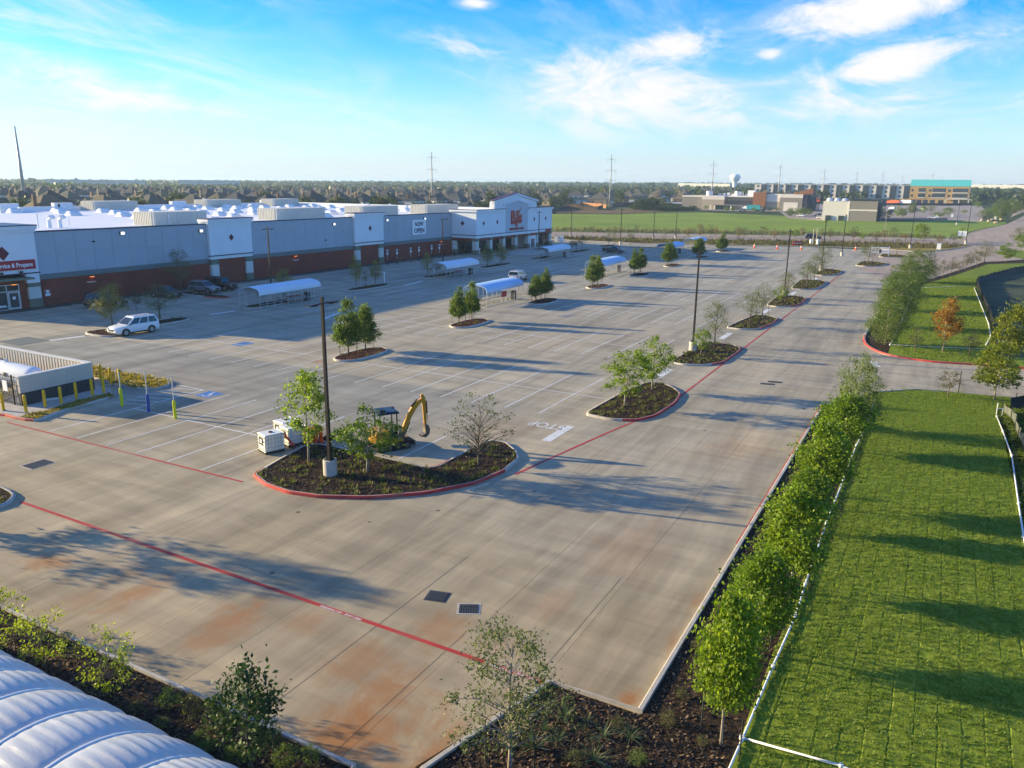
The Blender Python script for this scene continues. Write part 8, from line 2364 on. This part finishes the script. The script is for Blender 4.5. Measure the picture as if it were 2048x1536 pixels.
def hotel():
    rt = empty("hotel_block", (0, 0, 0), 0, "long four storey hotel under construction with charcoal bays and a teal sheathed roof", "hotel")
    f = Frame(rt, (-166.16, 790.0), (13.61, 790.0))
    B = f.box; L = f.L
    z0 = 0; st = 3.8
    split = 134.03 * 1.0
    B(0, split, 0.4, 18, -3, 15.2, "wall", m_creamwall)
    B(-0.2, split, 0.1, 18.2, 15.21, 15.6, "parapet", m_stone)
    B(0, split, 0.15, 0.399, -1, 3.9, "ground_storey", m_yellowboard)
    mod = split / 12.0
    win = MB().bx(-0.9, 0.9, -0.02, 0.06, 0, 1.9).mesh("window", m_glass)
    n = 12
    for i in range(n):
        s = i * mod + 0.4
        bay = B(s + mod * 0.51, s + mod * 0.97, -0.35, 0.399, 4.3, 15.3, "charcoal_bay", m_charcoal)
        for k in range(3):
            z = 5.2 + k * 3.65
            link("window", win, rt, (s + mod * 0.24, 0.33, z))
            for q in (mod * 0.60, mod * 0.74, mod * 0.88):
                o = link("window", win, bay, (s + q, -0.40, z - 0.3)); o.scale = (0.62, 1, 1.2)
        link("shop_window", win, rt, (s + 2.6, 0.10, 0.6)).scale = (2.0, 1, 1.4); link("shop_window", win, rt, (s + 8.0, 0.10, 0.6)).scale = (2.0, 1, 1.4)
    # right wing with teal roof boards
    B(split, L, -0.5, 18, -3, 15.0, "wall", m_yellowboard)
    q = MB(); q.add([(split - 0.3, -0.7, 15.0), (L + 0.3, -0.7, 15.0), (L + 0.3, 7, 20.6), (split - 0.3, 7, 20.6), (split - 0.3, 18, 15.0), (L + 0.3, 18, 15.0)], [(0, 1, 2, 3), (3, 2, 5, 4), (0, 3, 4), (1, 5, 2), (0, 4, 5, 1)])
    q.build("teal_roof", m_teal, rt)
    rng = L - split
    for s, w in ((0.02, 1.8), (0.145, 5.6), (0.32, 2.0), (0.38, 10.2), (0.64, 2.2), (0.72, 11.6)):
        for k, z in enumerate((5.4, 9.9)):
            wb = split + s * rng
            hh = 3.4 if w > 3 else 2.0
            r_ = B(wb, wb + w, -0.56, -0.501, z + (0 if w > 3 else 0.6), z + (hh if w > 3 else hh + 0.6), "window", m_glass)
            if w > 3:
                B(wb, wb + w, -0.95, -0.57, z - 0.4, z + 0.25, "balcony_rail", m_stone)
                B(wb + w / 2 - 0.15, wb + w / 2 + 0.15, -0.6, -0.561, z, z + hh, "mullion", m_charcoal, r_)
    for s in (0.03, 0.13, 0.24, 0.36, 0.50, 0.75): B(split + s * rng, split + s * rng + 4.0, -0.56, -0.501, 0.2, 3.6, "shop_opening", m_charcoal)
    B(split + 0.62 * rng, L + 1.5, -6, -0.6, 4.0, 4.5, "porch_roof", m_stone)
    for s in (0.62, 0.84, 1.0): B(split + s * rng - 0.4, split + s * rng + 0.4, -5.8, -5.0, 0, 3.99, "porch_column", m_stone)
    # end wall running back
    B(L, L + 0.5, -0.3, 60, -3, 15.0, "end_wall", mat("pale_blue_grey_render", (0.42, 0.44, 0.47), 0.8, 0.04, 0.1))
    B(L - 14, L, 18, 60, -3, 15.0, "rear_wing", m_stone)
    B(L - 4, L + 1.0, 56, 62, -3, 17.0, "stair_tower", m_charcoal)
    for s in (0.25, 0.32, 0.40): B(split * (0.25 + s), split * (0.25 + s) + 5, 4, 9, 15.6, 16.8, "roof_box", m_charcoal)


tan_building(); beige_building(); hotel()
# site fence and machines in front of the hotel
pts = [(-69.12, 684.52), (-34.09, 697.17), (0.31, 716.0), (27.14, 761.52)]
o = empty("site_fence", (*pts[0], terr(*pts[0])), 0, "low black site fence in front of the hotel", "fence")
rl = MB(); pm = MB().box(0, 0, 0, 2.9, 0.06, 1.8).mesh("screen_panel", m_blackfence)
for a_, b_ in zip(pts[:-1], pts[1:]):
    L = math.hypot(b_[0] - a_[0], b_[1] - a_[1]); ang = math.atan2(b_[1] - a_[1], b_[0] - a_[0])
    for i in range(int(L / 3)):
        x, y = a_[0] + (b_[0] - a_[0]) * (i + .5) / int(L / 3), a_[1] + (b_[1] - a_[1]) * (i + .5) / int(L / 3)
        link("screen_panel", pm, o, (x - pts[0][0], y - pts[0][1], terr(x, y) - terr(*pts[0])), ang)


def box_truck(loc, rz, lab, cab, body, Lb=8, tipper=False):
    o = empty("truck", loc, rz, lab, "truck")
    c = MB(); c.loft([[(-1.2, y, 0.8), (1.2, y, 0.8), (1.2, y, z), (-1.2, y, z)] for y, z in ((Lb / 2, 3.0), (Lb / 2 + 1.6, 3.0), (Lb / 2 + 2.2, 1.9), (Lb / 2 + 2.9, 1.8))][::-1])
    c.build("cab", cab, o); MB().bx(-1.1, 1.1, Lb / 2 + 1.7, Lb / 2 + 2.2, 2.0, 2.9).build("windscreen", m_carglass, o)
    if tipper: MB().loft([[(-1.3, y, z0), (1.3, y, z0), (1.3, y, z1), (-1.3, y, z1)] for y, z0, z1 in ((-Lb / 2, 1.6, 3.2), (Lb / 2 - 1, 1.0, 3.6), (Lb / 2 - 0.2, 1.0, 3.4))][::-1]).build("body", body, o)
    else: MB().bx(-1.28, 1.28, -Lb / 2, Lb / 2 - 0.2, 1.0, 3.7).build("body", body, o)
    for y in (-Lb / 2 + 1, -Lb / 2 + 2.3, Lb / 2 + 1.6):
        for s in (-1, 1): MB().cyl('x', (s * 1.05, y, 0.5), 0.5, 0.35, 14).build("wheel", m_tyre, o)
    return o


for (x, y, rz, lab, cb, bd, tp) in [(-39.59, 724.92, 1.2, 'orange tipper truck parked in front of the hotel', 'P_ORANGE', 'P_ORANGE', True), (-31.06, 723.33, 1.2, 'white tanker like truck in front of the hotel beside the orange one', 'P_WHITE', 'P_WHITE', False), (-104.49, 499.18, 1.5, 'teal box truck in front of the wood clad block', 'P_WHITE', 'P_TEAL', False)]:
    box_truck((x, y, terr(x, y)), rz, lab, globals()[cb], globals()[bd], 8, tp)
# boulders and shrubs at the boulevard corner
rk = random.Random(4)
m_rock = mat("pale_boulder", (0.42, 0.33, 0.22), 0.9, 0.15, 1.0)
for k, (x, y) in enumerate([(14.43, 431.76), (16.96, 429.67), (18.95, 445.6), (19.1, 413.56), (22.99, 453.42), (32.31, 583.11), (35.62, 580.91), (42.85, 696.68)]):
    b = bmesh.new(); bmesh.ops.create_icosphere(b, subdivisions=2, radius=rk.uniform(0.9, 1.6))
    for v in b.verts: v.co *= rk.uniform(0.8, 1.15); v.co.z *= 0.6
    me = bpy.data.meshes.new("boulder"); b.to_mesh(me); b.free(); me.materials.append(m_rock)
    link("boulder", me, None, (x, y, terr(x, y) + 0.3), rk.uniform(0, 6), "pale boulder in the planted corner by the boulevard", "boulder", "boulders by the boulevard")
o = empty("shed", (*(-133.95, 492.1), terr(*(-133.95, 492.1))), 0.4, "low white roofed shed left of the low tan building", "shed")
o.location = (*(-159.21, 530.63), terr(*(-159.21, 530.63)))
MB().box(0, 0, 0, 22, 9, 3.0).build("wall", m_greige, o); MB().box(0, 0, 3.0, 23, 10, 0.5).build("roof", m_whitesign, o)

# ------------------------------------------------------------------ transmission towers, water tower
m_tower = mat("galvanised_tower", (0.36, 0.37, 0.38), 0.5, 0.06, 0.3, metal=0.3)


def steel_pole(loc, h, lab, rz, arms=True, r=0.55):
    o = empty("transmission_tower", loc, rz, lab, "transmission tower", "steel transmission towers")
    MB().tube([(0, 0, -1), (0, 0, h * 0.5), (0, 0, h)], [r * 1.15, r * 0.75, r * 0.30], 12).build("shaft", m_tower, o, 'all')
    for z in (h * 0.24, h * 0.48, h * 0.74): MB().lathe([(r * (1.25 - 0.9 * z / h) + 0.05, z), (r * (1.25 - 0.9 * z / h) + 0.05, z + 0.3)], 12).build("joint", m_tower, o)
    if arms:
        for z, w in ((h - 3.0, 2.4), (h - 10.0, 3.0), (h - 16.0, 3.0)):
            for s in (-1, 1):
                a = MB().tube([(0, 0, z - 0.3), (s * w, 0, z + 0.3)], [0.16, 0.07], 6).build("arm", m_tower, o)
                MB().tube([(s * w, 0, z + 0.3), (s * w * 1.02, 0, z - 1.9)], 0.06, 5).build("insulator", m_hglass, a)
    return o


steel_pole((-378.7, 220, 0), 38.5, "tall bare steel tower behind the store's roof at far left", rad(10), False, 0.85)
steel_pole((-272.8, 400, 0), 33.5, "steel tower with arms on its right behind the middle of the store", rad(60))
steel_pole((*(-191.27, 481.39), terr(*(-191.27, 481.39))), 33.8, "steel tower standing at the meadow's far edge by the wooden fences", rad(35))
for i, (x, y, h, lab) in enumerate([(-162.4, 619.1, 35.0, 'steel tower rising behind the low tan building'), (-139.8, 767.4, 36.5, 'steel tower rising behind the left part of the hotel'), (-118.1, 892.2, 35.3, 'steel tower behind the hotel above the beige building'), (-100.6, 1035.1, 35.8, 'small steel tower behind the middle of the hotel'), (-87.4, 1246.9, 38.7, 'thin steel tower behind the hotel left of its wing'), (-74.8, 1498.1, 38.6, 'faint steel tower just left of the teal roof'), (-26.1, 1299.7, 38.5, 'double topped steel tower above the teal roof'), (-18.8, 1699.9, 42.1, 'faint steel tower right of the double topped one'), (-466.0, 1425.8, 33.7, 'faint steel tower above the trees left of the low tan building')]):
    zb = terr(x, y)
    steel_pole((x, y, zb), h - zb, lab, rad(30), True, 0.6 if i < 4 else 0.5)
x, y, d = (-342.8, 1460.3, 1500)
o = empty("water_tower", (x, y, terr(x, y)), 0, "white water tower with a mushroom tank on the horizon", "water tower")
MB().lathe([(4.0, -2), (3.6, 14), (4.2, 17), (8.0, 21), (9.3, 24), (9.3, 27), (7.5, 29.5), (3.0, 30.6)], 20).build("tank", m_whitesign, o, 50)

# ------------------------------------------------------------------ a person on the roof
def person():
    me = bpy.data.meshes.new("person")
    P = {'hip': (0, 0, 0.95), 'belly': (0, 0, 1.15), 'chest': (0, 0.01, 1.38), 'neck': (0, 0.01, 1.52), 'head': (0, 0.03, 1.66), 'top': (0, 0.02, 1.78),
         'hl': (0.10, 0, 0.90), 'kl': (0.12, 0.03, 0.50), 'al': (0.13, 0.0, 0.09), 'tl': (0.14, 0.15, 0.04), 'hr': (-0.10, 0, 0.90), 'kr': (-0.13, 0.03, 0.50), 'ar': (-0.16, 0, 0.09), 'tr': (-0.18, 0.15, 0.04),
         'sl': (0.19, 0, 1.43), 'el': (0.26, -0.02, 1.15), 'wl': (0.22, 0.14, 0.98), 'sr': (-0.19, 0, 1.43), 'er': (-0.27, -0.02, 1.15), 'wr': (-0.24, 0.12, 0.96)}
    E = [('hip', 'belly'), ('belly', 'chest'), ('chest', 'neck'), ('neck', 'head'), ('head', 'top'), ('hip', 'hl'), ('hl', 'kl'), ('kl', 'al'), ('al', 'tl'), ('hip', 'hr'), ('hr', 'kr'), ('kr', 'ar'), ('ar', 'tr'), ('chest', 'sl'), ('sl', 'el'), ('el', 'wl'), ('chest', 'sr'), ('sr', 'er'), ('er', 'wr')]
    R = {'hip': .15, 'belly': .14, 'chest': .16, 'neck': .06, 'head': .105, 'top': .07, 'hl': .10, 'kl': .07, 'al': .05, 'tl': .045, 'hr': .10, 'kr': .07, 'ar': .05, 'tr': .045, 'sl': .075, 'el': .055, 'wl': .04, 'sr': .075, 'er': .055, 'wr': .04}
    ks = list(P)
    me.from_pydata([P[k] for k in ks], [(ks.index(a), ks.index(b)) for a, b in E], [])
    o = bpy.data.objects.new("person", me); COL.objects.link(o)
    md = o.modifiers.new("skin", 'SKIN'); md2 = o.modifiers.new("sub", 'SUBSURF'); md2.levels = 1; md2.render_levels = 1
    for i, k in enumerate(ks): me.skin_vertices[0].data[i].radius = (R[k], R[k])
    me.skin_vertices[0].data[0].use_root = True
    bpy.context.view_layer.update()
    m2 = bpy.data.meshes.new_from_object(o.evaluated_get(bpy.context.evaluated_depsgraph_get()))
    bpy.data.objects.remove(o)
    dk = mat("dark_work_clothes", (0.016, 0.024, 0.03), 0.8, 0.1); skin = mat("skin", (0.32, 0.18, 0.12), 0.6)
    m2.materials.clear(); m2.materials.append(dk); m2.materials.append(skin)
    for p in m2.polygons: p.material_index = 1 if p.center.z > 1.52 and p.center.y > 0.05 else 0
    return link("person", m2, None, (-179.6, 111.9, 8.25), rad(200), "person in dark clothes standing on the white roof by the rear parapet", "person")


person()

# ------------------------------------------------------------------ haze
m_haze = bpy.data.materials.new("haze_air"); m_haze.use_nodes = True
t_ = m_haze.node_tree; t_.nodes.remove(t_.nodes['Principled BSDF'])
vol = t_.nodes.new('ShaderNodeVolumePrincipled'); vol.inputs['Color'].default_value = (0.62, 0.82, 1.0, 1); vol.inputs['Density'].default_value = 0.00018; vol.inputs['Anisotropy'].default_value = 0.2
t_.links.new(vol.outputs[0], t_.nodes['Material Output'].inputs['Volume'])
o = MB().bx(-9100, 8100, -2600, 12100, -1.5, 48.0).build("haze", m_haze); o['kind'] = 'stuff'


# ------------------------------------------------------------------ tell the members of each row apart in their labels
ORDS = "first second third fourth fifth sixth seventh eighth ninth tenth eleventh twelfth thirteenth fourteenth fifteenth sixteenth seventeenth eighteenth nineteenth twentieth".split()


def rank(group, text, tail="from the left"):
    q = sorted([o for o in scene.objects if o.parent is None and o.get('group') == group], key=lambda o: math.atan2(o.location.x, o.location.y))
    for i, o in enumerate(q[:20]):
        o['label'] = f"{text}, {ORDS[i]} {tail}"


rank("bushy trees left of the low tan building", "dark bushy tree beside the low tan building")
rank("trees round the far buildings, ash", "dark green tree by the far buildings")
rank("trees round the far buildings, willow", "light green tree by the far buildings")
rank("trees round the far buildings, elm", "grey green tree by the boulevard")
rank("young pale shrubs along the access road", "grey green shrub in the row along the access road")
rank("low shrubs in the right-hand bed", "low shrub in the right-hand mulch bed")
rank("low shrubs by the tent, bright", "low bright green shrub between tent and kerb")
rank("low shrubs by the tent, olive", "low dull olive shrub between tent and kerb")
for k, w_ in (('olive', 'slim olive'), ('grey green', 'slim grey green'), ('bronze', 'bronze leaved'), ('dark green', 'dark green')):
    rank("young trees along the far road verge, " + k, w_ + " young tree on the far road verge")
rank("orange delineators by the kerb", "upright orange delineator beside the water tanks")
rank("red barriers by the far kerb", "red plastic barrier by the far kerb")
rank("boulders by the boulevard", "pale boulder in the planted boulevard corner")
for o in scene.objects:
    if o.parent is None and o.name.startswith('traffic_delineator') and abs(o.rotation_euler[1]) > 0.1:
        o['label'] = "orange delineator leaning over at the front of the cluster"
